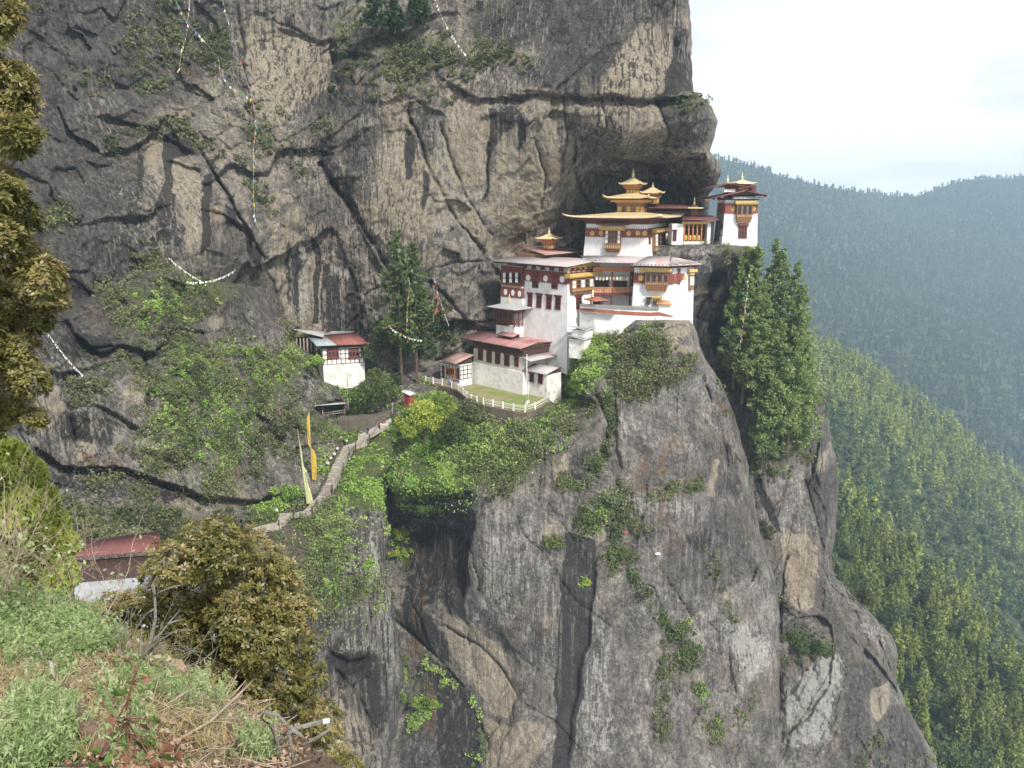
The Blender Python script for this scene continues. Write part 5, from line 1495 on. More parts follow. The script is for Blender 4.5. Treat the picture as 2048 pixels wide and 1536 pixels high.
# ------------------------------------------------------------------ 5 gallery between the two
def build_gallery():
    o = V3(1188, 533, 178.5)
    e = V3(1276, 533, 178.5)
    d = (e - o); d.z = 0; L_ = d.length
    n = Vector((d.y, -d.x, 0)).normalized()
    F = Fac(o, d, n)
    root = root_at('gallery', (o + d * .5 + Vector((0, 1, -8))), 'recessed open timber gallery with orange balcony rail between the white blocks', 'gallery', 'monastery buildings')
    w = MB(); F.box(w, -1, L_ + .5, -9.5, 1.5, -1.5, -.4); w.build('wall', M['white'], root)
    w = MB(); F.pbox(w, 1188, 585.5, 1272, 588, -.4, 2.6); w.build('balcony_floor', M['redtrim'], root)
    b = MB()
    F.pbox(b, 1184, 532.5, 1277, 541, 1.6, 2.6)
    for i in range(22): F.box(b, L_ * i / 22, L_ * i / 22 + .16, -.75, -.4, 2.6, 2.72)
    b.build('beam', M['orange'], root)
    p = MB()
    for x, y1 in ((1221.5, 607), (1257.5, 610)): F.pbox(p, x - 1.5, 541, x + 1.5, y1, 1.9, 2.25)
    p.build('post', M['redtrim'], root)
    r = MB()
    F.pbox(r, 1186, 572, 1271, 573.8, 2.3, 2.5)
    a0, a1, h0, h1 = F.rect(1186, 574, 1271, 584)
    k = 26
    for i in range(k):
        a = a0 + (a1 - a0) * (i + .5) / k
        F.box(r, a - .12, a + .12, h0, h1, 2.34, 2.46)
    r.build('balcony_rail', M['orange'], root)
    r = MB()
    for i in range(k):
        a = a0 + (a1 - a0) * (i + .5) / k
        F.box(r, a - .17, a + .17, h0 - .45, h0 - .02, 2.3, 2.56)
    F.box(r, a0, a1, h0 - .02, h0 + .1, 2.28, 2.5)
    r.build('bracket', M['redtrim'], root)
    # upper level doors and shelves; their dark area paints in the recess's shade
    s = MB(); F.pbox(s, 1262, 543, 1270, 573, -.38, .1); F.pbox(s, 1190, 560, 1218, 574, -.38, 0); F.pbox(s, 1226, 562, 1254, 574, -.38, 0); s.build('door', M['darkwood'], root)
    s = MB(); F.pbox(s, 1190, 552, 1256, 553.6, 0, .3); s.build('shelf', M['brown'], root)
    # tin roof over it
    pl = [(V3(1190, 524, 173), V3(1270, 525.5, 173.5), V3(1296, 511, 184), V3(1160, 511, 186))]
    roof_mesh('roof', pl, M['tin_pink'], root, .14)
    m = MB()
    for i in range(9):
        q = V3(1193, 524, 173).lerp(V3(1268, 525.5, 173.5), i / 8); q.z -= .2; q.y += 1.6; q.z += .12
        m.box(q, Vector((1, 0, 0)), Vector((0, 1, .13)).normalized(), ZUP, .1, 1.5, .12)
    m.build('rafter', M['darkwood'], root)
    # string of small prayer pennants under the roof: it belongs to nobody else
    t = root_at('bunting', F.pt(2, -2, 2.2), 'row of small pale pennants hanging under the gallery roof', 'bunting')
    for i in range(12):
        mb = MB(); a = L_ * (i + .6) / 13; F.box(mb, a - .2, a + .2, -2.75 - .12 * math.sin(i), -2.05, 2.1, 2.13); mb.build('pennant', M['cloth_pale'] if i % 3 else M['cloth_white'], t)
    cd = MB(); F.box(cd, 0, L_, -2.05, -2.0, 2.1, 2.13); cd.build('cord', M['rail'], t)
    # ladder stair
    lad = MB()
    p0, p1 = V3(1269, 580, 175.5), V3(1288, 611, 173)
    side = Vector((.8, .6, 0)).normalized() * .55
    for s_ in (-1, 1): lad.tube([p0 + side * s_, p1 + side * s_], .11, 5)
    lr = MB()
    for i in range(11):
        q = p0.lerp(p1, (i + .5) / 11); lr.tube([q - side, q + side], .07, 5)
    lt = root_at('ladder', p1, 'steep wooden ladder stair leading up to the gallery balcony', 'ladder')
    lad.build('stringer', M['rail'], lt); lr.build('rung', M['rail'], lt)
    # small kiosk roof
    kc = V3(1193, 612, 172.5)
    kt = root_at('kiosk', kc, 'tiny red roofed kiosk with a gold finial on the terrace', 'kiosk')
    mb = MB()
    for sx in (-1, 1):
        for sy in (-1, 1): mb.tube([kc + Vector((sx * 1.2, sy * 1.2, -.5)), kc + Vector((sx * 1.2, sy * 1.2, 1.5))], .1, 6)
    mb.build('post', M['redtrim'], kt)
    mb = MB(); sq_box(mb, kc, Vector((1, 0, 0)), Vector((0, 1, 0)), .8, .8, kc.z - .5, kc.z + 1.1); mb.build('shrine_box', M['darkwood'], kt)
    hip_roof('roof', (kc.x, kc.y, 0), dirv(20), dirv(110), 2.1, 2.1, kc.z + 1.4, kc.z + 2.1, .3, .3, .15, M['brick'], kt, .14, 11)
    finial((kc.x - .9, kc.y, kc.z + 2.0), 1.6, kt)


build_gallery()


# ------------------------------------------------------------------ 6 enclosure wall in front
def build_enclosure():
    pts = [(1160, 609, 653, 172.5), (1190, 610, 668, 170), (1230, 612, 676, 168.8), (1270, 613.5, 664, 168.3), (1300, 615, 648, 168.6), (1318, 615.5, 644, 168.9), (1346, 632, 648, 169.4), (1375, 632, 650, 171)]
    root = root_at('enclosure_wall', V3(1250, 670, 168), 'white terrace wall with a red ochre stripe and grey stone coping below the gallery', 'wall')
    def strip(f0, f1, th, name, mat, upto=99):
        mb = MB()
        for (x0, a0, b0, d0), (x1, a1, b1, d1) in list(zip(pts[:-1], pts[1:]))[:upto]:
            p0, p1 = V3(x0, f0(x0, a0, b0), d0), V3(x1, f0(x1, a1, b1), d1)
            q0, q1 = V3(x0, f1(x0, a0, b0), d0), V3(x1, f1(x1, a1, b1), d1)
            n = Vector((0, -1, 0)) * th[0]; k = Vector((0, 1, 0)) * th[1]
            q0 = Vector((p0.x, p0.y, q0.z)); q1 = Vector((p1.x, p1.y, q1.z))
            mb.hexa([q0 + n, q1 + n, q1 + k, q0 + k, p0 + n, p1 + n, p1 + k, p0 + k])
        return mb.build(name, mat, root)
    band = lambda x: np.interp(x, [1160, 1180, 1240, 1300, 1346, 1375], [616, 617, 622, 625, 622, 622])
    strip(lambda x, a, b: a + 3, lambda x, a, b: b + 14, (0, .8), 'wall', M['white'])
    strip(lambda x, a, b: band(x) if x < 1340 else 632, lambda x, a, b: band(x) + 7.5 if x < 1340 else 632 + 10 - 8, (.05, .1), 'painted_band', M['brick'], 6)
    strip(lambda x, a, b: a, lambda x, a, b: a + 3, (.45, 1.2), 'coping', M['slate'], 5)
    t = MB()
    p = [V3(1162, 623, 171.9), V3(1190, 625, 169.6), V3(1228, 628, 168.4)]
    for a, b in zip(p[:-1], p[1:]):
        n = Vector((0, -.5, 0))
        t.hexa([a - ZUP * .3 + n, b - ZUP * .3 + n, b - ZUP * .3 - n, a - ZUP * .3 - n, a + n, b + n, b - n, a - n])
    t.build('ledge', M['slate'], root)


build_enclosure()


# ------------------------------------------------------------------ 7 small rear roof with a lantern
def build_rear_roof():
    B = Block(1090, 509, 186, 140, 50, 1036, 1172, 520, 0, 4)
    root = root_at('rear_house', (B.c.x, B.c.y, B.zt - B.H), 'low rear house with a faded maroon roof and small gold lantern against the cliff', 'house', 'monastery buildings')
    B.walls(M['brown'], root)
    e0, e1 = V3(1092, 509.5, 183), V3(1036, 491, 197)
    t0, t1 = V3(1168, 502.5, 194), V3(1122, 491.5, 203)
    roof_mesh('roof', [(e0, e1, t1, t0)], M['tin_rust'], root, .14)
    u = dirv(150)
    c = (V3(1098, 480, 192)).to_tuple()
    lantern(c, u, ortho(u), 1.0, zrow(1098, 498, 192), zrow(1098, 488, 192), zrow(1098, 477, 190), zrow(1098, 467.5, 192), 2.4, 1.5, root)


build_rear_roof()


# ------------------------------------------------------------------ 8 rear hall, second gold lantern
def build_rear_hall():
    B = Block(1400, 424, 196, 172, 60, 1284, 1412, 470, 0, 3)
    root = root_at('rear_hall', (B.c.x, B.c.y, B.zt - B.H), 'long rear hall with a flat maroon roof ending in gilt corners behind the gold temple', 'hall', 'monastery buildings')
    wb = MB(); B.ring(wb, B.zt - B.H, B.zt, -.5); wb.build('wall', M['redtrim'], root)
    st = MB(); B.F.pbox(st, 1344, 427.5, 1368, 431, -.45, .1); st.build('white_strip', M['panel'], root)
    e0, e1 = V3(1405, 416, 192.5), V3(1288, 415, 194.5)
    t0, t1 = V3(1382, 411, 200), V3(1302, 404.5, 206)
    roof_mesh('roof', [(e1, e0, t0, t1)], M['tin_maroon'], root, .2)
    g = MB(); g.box(e0.lerp(e1, .12) + Vector((0, -.1, .02)), (e0 - e1).normalized(), Vector((0, 1, 0)), ZUP, 1.8, .3, .14); g.build('gilt_corner', M['gold'], root)
    m = MB(); B.F.pbox(m, 1290, 423, 1400, 427, -.45, .5); m.build('beam', M['brown'], root)
    u = dirv(172)
    c = V3(1389, 412, 195)
    mb = MB(); sq_box(mb, c, u, ortho(u), .8, .8, c.z - 2.2, c.z + .1); mb.build('roof_turret', M['brown'], root)
    finial(V3(1388.6, 410.5, 195), 1.8, root)
    # second lantern
    u = dirv(158)
    c = V3(1305, 390, 197)
    lantern(c.to_tuple(), u, ortho(u), 1.35, zrow(1305, 408, 197), zrow(1305, 390, 197), zrow(1305, 385, 195), zrow(1305, 374, 197), 2.5, 1.3, root)


build_rear_hall()


def build_wheel_porch():
    """upper porch with its row of prayer wheels, on the rock shelf"""
    o = V3(1345, 489, 187.5); e = V3(1436, 489, 188.5)
    d = (e - o); d.z = 0
    n = Vector((d.y, -d.x, 0)).normalized()
    F = Fac(o, d, n)
    L_ = d.length
    root = root_at('prayer_wheel_porch', o + d * .5, 'open porch with red columns and a row of prayer wheels left of the tower', 'porch', 'monastery buildings')
    w = MB(); F.pbox(w, 1344, 448, 1366.5, 489.5, -3, 0); w.build('wall', M['white'], root)
    slot_window(F, 1345.5, 461, 1353, 482, root)
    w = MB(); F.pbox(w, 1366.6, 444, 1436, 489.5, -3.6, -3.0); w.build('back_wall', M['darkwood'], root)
    w = MB(); F.pbox(w, 1414.5, 446, 1421, 487, -1.5, 0); w.build('pillar', M['white'], root)
    for x in (1369, 1377.5, 1386, 1394.5, 1403):
        c = MB(); F.pbox(c, x - 1.1, 449, x + 1.1, 487, -.3, 0); F.pbox(c, x - 2.2, 450, x + 2.2, 453, -.35, .05); F.pbox(c, x - 1.7, 458, x + 1.7, 460, -.33, .03); F.pbox(c, x - 1.7, 468, x + 1.7, 469.5, -.33, .03)
        c.build('column', M['orange'], root)
    for x in (1373, 1381.5, 1390, 1398.5):
        a, h = F.hit(x, 476)
        wl = MB(); wl.lathe(F.pt(a, h - .6, -.6), [(.12, 0), (.4, .02), (.42, .25), (.42, .95), (.4, 1.18), (.12, 1.2)], 12); wl.build('prayer_wheel', M['goldtrim'], root)
    b = MB(); F.pbox(b, 1365, 443, 1420, 448.5, -.5, .25); b.build('beam', M['goldtrim'], root)
    b = MB(); F.pbox(b, 1367, 483, 1408, 488.5, -.2, .1); b.build('parapet', M['cloth_white'], root)
    e0, e1 = F.pt(*F.hit(1360, 439.5), 1.6), F.pt(*F.hit(1434, 439.5), 1.6)
    t0, t1 = V3(1367, 430.5, 195), V3(1426, 431, 195)
    roof_mesh('roof', [(e0, e1, t1, t0)], M['tin_maroon'], root, .14)
    return F


WP = build_wheel_porch()


def build_tower():
    B = Block(1452, 400, 191, 0, 104, 1515, 1437, 493, .055, 1.5)
    # front wall runs right from the near left corner
    root = root_at('tower', (B.c.x, B.c.y, B.zt - B.H), 'white watch tower with gold topped roof and arched bay on the outer rock edge', 'tower', 'monastery buildings')
    B.walls(M['white'], root)
    B.band(407.6, 427, M['maroon'], root, 'painted_band', .06)
    sd = MB(); a0, a1, h0, h1 = 0, B.Lv, -9.6, -2.9
    B.S.box(sd, .25, a1, h0, h1, -.1, .09); sd.build('stone_side', M['stone'], root)
    dm = MB(); B.dentils(dm, B.z(406.5), .5, .22, .2); B.dentils(dm, B.z(428), .5, .2, .12); dm.build('dentil_course', M['brown'], root)
    for x in (1465.4, 1507):
        md = MB(); B.F.disc(md, x, 417, .54, .14); md.build('medallion', M['goldtrim'], root)
    bay_window(B.F, 1471.7, 409, 1503, 446, (1468, 402.3, 1513, 408), root, 3, .9, 'arch', base=.3)
    slot_window(B.F, 1476.5, 453, 1494, 477, root, 'redtrim', 3, 3)
    tr = MB(); B.F.pbox(tr, 1478, 447, 1492, 452, -.1, .5); tr.build('bracket', M['redtrim'], root)
    slot_window(B.S, 1441, 450, 1446, 472, root, 'darkwood', 1, 1, lintel=False)
    pr = MB(); B.F.pbox(pr, 1463, 394, 1521, 398.5, -.4, 1.4); pr.build('pent_roof', M['tin_grey_plain'], root)
    # lower gable roof facing us, ridge running back
    zc = lambda px, py, D: V3(px, py, D)
    L0, Pk, R0 = zc(1424, 396, 188.5), zc(1492, 380.5, 188.5), zc(1536, 389.5, 188.5)
    bk = Vector((.1, 11, 0))
    roof_mesh('roof', [(L0, L0 + bk, Pk + bk, Pk), (R0 + bk, R0, Pk, Pk + bk)], M['tin_maroon'], root, .22)
    g = MB(); dn = Vector((0, .9, 0))
    g.prism([L0 + Vector((3, 0, .4)) + dn, R0 + Vector((-2.4, 0, .1)) + dn, Pk + dn - ZUP * .3], (0, .4, 0))
    g.prism([B.corner(0, 0, B.zt + .01, .3), B.corner(1, 0, B.zt + .01, .3), B.corner(1, 1, B.zt + .01, .3), B.corner(0, 1, B.zt + .01, .3)], (0, 0, .5))
    for k in range(6):
        q = L0.lerp(Pk, (k + .5) / 6) + Vector((0, .7, -.35)); g.box(q, Vector((1, 0, .22)).normalized(), Vector((0, 1, 0)), ZUP, .1, 1., .12)
        q = Pk.lerp(R0, (k + .5) / 6) + Vector((0, .7, -.35)); g.box(q, Vector((1, 0, -.2)).normalized(), Vector((0, 1, 0)), ZUP, .1, 1., .12)
    g.build('gable', M['darkwood'], root)
    # upper storey and its roof
    u = MB(); c = V3(1480, 384, 194.5)
    sq_box(u, c, Vector((1, 0, 0)), Vector((0, 1, 0)), 3.0, 2.6, c.z - 2.6, zrow(1480, 371, 194.5)); u.build('upper_storey', M['redtrim'], root)
    wm = MB(); q = V3(1459, 381, 191.9); wm.box(q, Vector((1, 0, 0)), Vector((0, 1, 0)), ZUP, 1.3, .25, .35); wm.build('white_strip', M['panel'], root)
    L1, P1, R1 = V3(1412, 376, 190.5), V3(1456, 366.5, 190.5), V3(1510, 374.5, 190.5)
    bk = Vector((.1, 9, 0))
    roof_mesh('upper_roof', [(L1, L1 + bk, P1 + bk, P1), (R1 + bk, R1, P1, P1 + bk)], M['tin_maroon'], root, .2)
    g = MB(); g.prism([L1 + Vector((2.4, .8, .1)), R1 + Vector((-2.2, .8, .1)), P1 + Vector((0, .8, -.25))], (0, .35, 0)); g.build('upper_gable', M['darkwood'], root)
    lc = V3(1483, 373, 193)
    X = Vector((1, 0, 0)); Y = Vector((0, 1, 0))
    lantern(lc.to_tuple(), dirv(8), ortho(dirv(8)), 1.25, zrow(1483, 381, 193), zrow(1483, 371, 193), zrow(1483, 366, 191), zrow(1483, 359.5, 193), 2.45, 1.7, root)
    finial(V3(1455, 365.5, 191), 1.8, root)


M['tin_grey_plain'] = plain('grey_sheet', (.4, .4, .41), (.28, .27, .27), 1.5, .6)
build_tower()


def build_platform():
    """terrace wall on the rock shelf"""
    mb = MB()
    a, b = V3(1347, 489.5, 186.6), V3(1456, 491.5, 187.6)
    d = Vector((0, 5, 0))
    lo = ZUP * 1.5
    mb.hexa([a - lo, b - lo, b - lo + d, a - lo + d, a, b, b + d, a + d])
    w = mb.build('terrace_wall', M['stone'], None)
    tag(w, 'rough grey stone terrace wall holding up the upper porch', 'wall')


build_platform()


# ------------------------------------------------------------------ 9 lower longhouse
def gable_house_roof(root, B, ze, ov_e, ov_g, rise, mat, split=.5, thick=.14, along='u', name='roof'):
    """gable roof over block B with its ridge along u (or v)"""
    u, v, Lu, Lv = (B.u, B.v, B.Lu, B.Lv) if along == 'u' else (B.v, B.u, B.Lv, B.Lu)
    o = Vector((B.o.x, B.o.y, ze))
    e0 = o - u * ov_g - v * ov_e; e1 = o + u * (Lu + ov_g) - v * ov_e
    w = Lv + 2 * ov_e
    r0 = e0 + v * w * split + ZUP * rise; r1 = e1 + v * w * split + ZUP * rise
    b0 = e0 + v * w; b1 = e1 + v * w
    roof_mesh(name, [(e0, e1, r1, r0), (b1, b0, r0, r1)], mat, root, thick)
    return e0, e1, r0, r1, b0, b1


M['white_worn'] = plain('worn_whitewash', (.8, .78, .75), (.58, .56, .53), .9, .9, streak=.3, bump=.4, lo=.3, hi=.55)


def build_longhouse():
    B = Block(1046, 703, 168.8, 135, 45, 948, 1098, 783, .035, 2)
    root = root_at('longhouse', (B.c.x, B.c.y, B.zt - B.H), 'long white lower house with five dark red windows under a red tin gable roof', 'house', 'monastery buildings')
    wl = MB(); B.ring(wl, B.zt - B.H, B.zt); wl.build('wall', M['beige'], root)
    # thicker whitewashed lower wall
    zl = B.z(744)
    lo = MB(); B.ring(lo, B.zt - B.H, zl, .28); lo.build('plinth', M['white_worn'], root)
    fr = MB(); B.ring(fr, B.zt - .9, B.zt + .5, .22); B.ring(fr, B.zt + .503, B.zt + .9, .55); fr.build('eaves', M['darkwood'], root)
    dm = MB(); B.dentils(dm, B.zt - 1.1, .5, .24, .18); dm.build('dentil_course', M['redtrim'], root)
    for x0, y0, x1, y1 in ((956.3, 698.5, 966.2, 720.5), (973.3, 701, 983.8, 725), (990.6, 704.5, 1000.8, 728.3), (1008.8, 708.5, 1019.2, 732), (1029, 713.5, 1037.8, 733.3)):
        slot_window(B.F, x0, y0, x1, y1, root)
    # roof: the eave is lower at the gable corner
    u, v = B.u, B.v
    e0 = B.o - u * 1.0 - v * 1.7; ze = zrow(1043, 697, e0.y); e0.z = ze
    Lr = len_to(e0, u, 919)
    e1 = e0 + u * Lr
    s = len_to(e0, v, 1077)
    r0 = e0 + v * s; r0.z = zrow(1077, 683.5, r0.y); r1 = r0 + u * Lr
    b0 = r0 + v * s * 1.15; b0.z = ze + .1; b1 = b0 + u * Lr
    roof_mesh('roof', [(e0, e1, r1, r0), (b1, b0, r0, r1)], M['tin_red'], root, .16)
    g = MB()
    i0 = e0 + u * .9 + v * 1.2; i0.z = ze + .1; i1 = b0 + u * .9 - v * 1.5; i1.z = ze + .1; i2 = r0 + u * .9 - ZUP * .25
    g.prism([i0 - ZUP * .9, i1 - ZUP * .9, i1, i2, i0], u * .4)
    gb = g.build('gable', M['goldtrim'], root)
    g = MB()
    for k in range(12):
        q = i0.lerp(i1, (k + .5) / 12) - ZUP * .9 - u * .15; g.box(q, v, u, ZUP, .16, .2, .2)
    g.build('dentil_course', M['redtrim'], gb)
    rf = MB()
    for k in range(16):
        q = e0.lerp(e1, (k + .5) / 16) + v * .9; q.z = ze - .12; rf.box(q, u, v, ZUP, .1, .85, .12)
    q = e0.lerp(e1, .5); q.z -= .17; rf.box(q + v * .25, u, v, ZUP, Lr / 2, .1, .12)
    rf.build('rafter', M['darkwood'], root)
    # raised vent roof on the ridge
    vc = r0.lerp(r1, .44)
    k = MB(); sq_box(k, vc, u, v, 1.7, 1.1, vc.z - .8, vc.z + .55); vb = k.build('vent', M['darkwood'], root)
    z = vc.z + .55
    a = Vector((vc.x, vc.y, 0))
    c = lambda i, j, zz: a + u * i + v * j + ZUP * zz
    roof_mesh('vent_roof', [(c(-2.6, -1.9, z), c(2.6, -1.9, z), c(2.6, 0, z + .45), c(-2.6, 0, z + .45)), (c(2.6, 1.9, z), c(-2.6, 1.9, z), c(-2.6, 0, z + .45), c(2.6, 0, z + .45))], M['tin_red'], vb, .12)
    # two lean-to roofs on the right gable
    S = B.S
    def lean(x0, x1, ytop, ylow, out, mat, nm):
        a0, h0 = S.hit(x0, ytop); a1, _ = S.hit(x1, ytop)
        a0 -= 1.0
        p = lambda a, h, k: S.pt(a, h, k)
        hl = S.hit((x0 + x1) / 2, ylow)[1]
        roof_mesh(nm, [(p(a0, h0 - out * .28, out), p(a1, h0 - out * .28, out), p(a1, h0, -.1), p(a0, h0, -.1))], mat, root, .13)
    lean(1050, 1106, 712, 724, 2.6, M['tin_pink'], 'lean_to_roof')
    C2 = Block(1094, 750, 165.4, 139, 43, 1052, 1122, 790, .02, 2)
    w2 = MB(); C2.ring(w2, C2.zt - C2.H, C2.zt); an = w2.build('annex', M['white_old'], root)
    slot_window(C2.F, 1059.5, 746.5, 1068, 764.5, root, 'redtrim', 2, 2); slot_window(C2.F, 1076.6, 747.5, 1085.8, 767.5, root, 'redtrim', 2, 2)
    e0 = C2.o - C2.u * .9 - C2.v * 1.2; e0.z = zrow(1091, 748.5, e0.y)
    e1 = e0 + C2.u * len_to(e0, C2.u, 1044)
    s = len_to(e0, C2.v, 1117)
    t0 = e0 + C2.v * s; t0.z = zrow(1117, 735, t0.y); t1 = t0 + C2.u * len_to(e0, C2.u, 1044)
    roof_mesh('annex_roof', [(e0, e1, t1, t0)], M['tin_pink'], an, .14)
    f = MB()
    i0 = C2.corner(0, 0, C2.zt + .01); i1 = C2.corner(0, 1, C2.zt + .01)
    f.prism([i0, i1, Vector((i1.x, i1.y, t0.z - .3)), Vector((i0.x, i0.y, e0.z - .1))], C2.u * .3)
    f.build('annex_gable', M['darkwood'], an)


build_longhouse()


def timber_house_front(fac, x0, y0, x1, y1, cols, rows, root, mat='darkwood'):
    a0, a1, h0, h1 = fac.rect(x0, y0, x1, y1)
    mb = MB()
    for i in range(cols + 1):
        a = a0 + (a1 - a0) * i / cols
        fac.box(mb, a - .08, a + .08, h0, h1, 0, .09)
    for j in range(rows + 1):
        h = h0 + (h1 - h0) * j / rows
        fac.box(mb, a0, a1, h - .07, h + .07, 0, .085)
    return mb.build('timber_frame', M[mat], root)


def build_small_house():
    B = Block(919, 730, 176, 132, 40, 880, 944, 760, 0, 2)
    root = root_at('timbered_house', (B.c.x, B.c.y, B.zt - B.H), 'small half timbered house with a rusty tin roof left of the longhouse', 'house', 'monastery buildings')
    B.walls(M['panel'], root)
    timber_house_front(B.F, 880.5, 728, 918.5, 758, 6, 3, root)
    timber_house_front(B.S, 920, 731, 942, 757, 3, 3, root)
    w = MB(); B.F.pbox(w, 893.5, 736, 911, 752, 0, .25); win = w.build('window', M['orange'], root)
    w = MB()
    for i in range(4): B.F.pbox(w, 895 + i * 4, 738, 897.6 + i * 4, 748, .25, .28)
    w.build_each('pane', M['glass'], win)
    w = MB(); B.F.pbox(w, 885, 731, 889, 755, 0, .12); B.F.pbox(w, 914, 736, 918, 758, 0, .12); w.build('door', M['darkwood'], root)
    e0 = B.o - B.u * .6 - B.v * 1.4; e0.z = zrow(916, 727, e0.y); e1 = e0 + B.u * len_to(e0, B.u, 880)
    s = len_to(e0, B.v, 948)
    t0 = e0 + B.v * s; t0.z = zrow(948, 709.5, t0.y); t1 = t0 + B.u * len_to(e0, B.u, 880)
    roof_mesh('roof', [(e0, e1, t1, t0)], M['tin_rust'], root, .15)
    g = MB(); i1 = B.corner(0, 1, B.zt); i0 = B.corner(0, 0, B.zt); g.prism([i0, i1, i1 + ZUP * (t0.z - B.zt - .3), i0 + ZUP * .3], B.u * .25); g.build('gable', M['darkwood'], root)


build_small_house()


def build_sheds():
    for (x, y, D, xl, xr, yb, y0, label) in ((1172, 661, 167.2, 1144, 1186, 672, 653, 'upper small grey lean-to shed against the tall white block'), (1168, 680, 166.2, 1138, 1182, 700, 669.5, 'lower whitewashed shed with pale sheet roof below the tall white block')):
        B = Block(x, y, D, 150, 50, xl, xr, yb, 0, 2)
        root = root_at('shed', (B.c.x, B.c.y, B.zt - B.H), label, 'shed', 'small sheds by the white block')
        B.walls(M['white_old'], root)
        e0 = B.o - B.u * .5 - B.v * .7; e0.z = B.zt + .15
        e1 = e0 + B.u * (B.Lu + 1)
        t0 = e0 + B.v * (B.Lv + 1) + ZUP * .2; t1 = e1 + B.v * (B.Lv + 1) + ZUP * 1.6
        t1.z = zrow(xl + 12, y0, t1.y); e1.z = B.zt + .9
        roof_mesh('roof', [(e0, e1, t1, t0)], M['tin_grey'], root, .1)


build_sheds()


# ------------------------------------------------------------------ 10 house on the left with a patched roof
def build_left_house():
    B = Block(645, 698, 178, 21, 118, 727, 630, 727, 0, .2)
    root = root_at('patched_roof_house', (B.c.x, B.c.y, B.zt - B.H - 4), 'half timbered house with a patched grey and red tin roof on a white stone base', 'house')
    B.walls(M['panel'], root)
    zb = B.zt - B.H
    st = MB(); p = [B.corner(0, 0, zb - .01, .05), B.corner(1, 0, zb - .01, .05), B.corner(1, 1, zb - .01, .05), B.corner(0, 1, zb - .01, .05)]
    st.prism(p, (0, 0, -6)); st.build('stone_base', M['white_old'], root)
    timber_house_front(B.F, 645, 697.5, 727, 727, 9, 3, root)
    timber_house_front(B.S, 644.5, 697, 632, 722, 3, 3, root)
    for x0, x1 in ((655, 677.5), (697, 717)):
        w = MB(); B.F.pbox(w, x0, 697, x1, 716, 0, .3); B.F.pbox(w, x0 - 1.2, 712.5, x1 + 1.2, 716.5, .3, .42); win = w.build('window', M['redtrim'], root)
        pm = MB(); n = 3
        for i in range(n):
            c = x0 + (x1 - x0) * (i + .5) / n
            a, h = B.F.hit(c, 705); a2, h2 = B.F.hit(c + 2.3, 711); r = abs(a2 - a)
            pts = [B.F.pt(a - r, h2, .3), B.F.pt(a + r, h2, .3)] + [B.F.pt(a + r * math.cos(j * math.pi / 6), h + r * math.sin(j * math.pi / 6), .3) for j in range(7)]
            pm.prism(pts, B.F.N * .03)
        pm.build_each('pane', M['glass'], win)
    sw = MB(); B.S.pbox(sw, 642, 700, 637, 716, 0, .15); win = sw.build('window', M['darkwood'], root)
    fr = MB(); B.ring(fr, B.zt + .003, B.zt + .5, .12); fr.build('eaves', M['darkwood'], root)
    e0 = B.o - B.u * 1.4 + B.nu * 1.6; e0.z = zrow(641, 691.5, e0.y)
    e1 = e0 + B.u * len_to(e0, B.u, 741); e1.z = zrow(741, 687, e1.y)
    t0, t1 = V3(615, 673.5, 187), V3(711, 667.5, 190)
    tm0, tm1 = V3(654, 661, 192), V3(706, 664, 192)
    em = e0.lerp(e1, .36); tmm = t0.lerp(tm1, .36)
    roof_mesh('roof', [(e0, em, tmm, t0)], M['tin_patch'], root, .14)
    roof_mesh('roof', [(em, e1, tm1, tmm)], M['tin_rust2'], root, .15)
    roof_mesh('roof', [(t0, tm1, V3(708, 662, 196), V3(655, 660.5, 195))], M['tin_patch'], root, .14)
    # lower wing behind with its own roof
    W = Block(612, 690, 186, 22, 118, 640, 594, 702, 0, 3)
    ww = MB(); W.ring(ww, W.zt - W.H, W.zt + .6); ww.build('wing', M['redtrim'], root)
    a0, a1 = V3(588, 659.5, 189), V3(646, 673.5, 183)
    b0, b1 = V3(585, 655.5, 194), V3(652, 662.5, 192)
    roof_mesh('wing_roof', [(a0, a1, b1, b0)], M['tin_grey'], root, .14)
    pk = MB()
    for i in range(6):
        q = V3(594 + i * 7, 690, 184.5); pk.box(q, Vector((1, 0, 0)), Vector((0, 1, 0)), ZUP, .14, .06, 1.6)
    pk.build_each('wing_plank', M['bark_pale'], root)


M['tin_rust2'] = tin_roof('tin_rust_red', (.3, .13, .11), (.27, .1, .085), (.2, .075, .065), .35)
build_left_house()


# ------------------------------------------------------------------ 11 open shed, red booth
def build_open_shed():
    a, b = V3(646, 836, 171.6), V3(691, 829, 171.8)
    root = root_at('open_shed', a.lerp(b, .5) + Vector((0, 1.5, 0)), 'open sided timber shelter with a grey plank roof above the stone wall', 'shelter')
    back = Vector((0, 3.2, .2))
    d = (b - a)
    ps = MB()
    for q in (a, a.lerp(b, .97), a + back, b + back): 
        pp = MB(); pp.tube([q - ZUP * .8, q + ZUP * 2.7], .12, 6); pp.build('post', M['bark_pale'], root)
    r = MB()
    for h in (.6, 1.1): r.tube([a + ZUP * h, b + ZUP * h], .07, 5)
    for i in range(12): r.tube([a.lerp(b, i / 11) + ZUP * .1, a.lerp(b, i / 11) + ZUP * 1.1], .045, 4)
    r.build('railing', M['bark_pale'], root)
    w = MB(); w.box(a.lerp(b, .4) + back + ZUP * 1.2, Vector((1, 0, 0)), Vector((0, 1, 0)), ZUP, 2., .1, 1.2); w.build('back_panel', M['leafcloth'], root)
    e0, e1 = V3(631, 811, 170), V3(694, 806, 170.5)
    roof_mesh('roof', [(e0, e1, V3(690, 803.5, 176), V3(640, 806.5, 176))], M['tin_grey'], root, .16)


M['leafcloth'] = plain('dark_green_sheet', (.02, .05, .04), (.012, .03, .025), 1., .7)
build_open_shed()


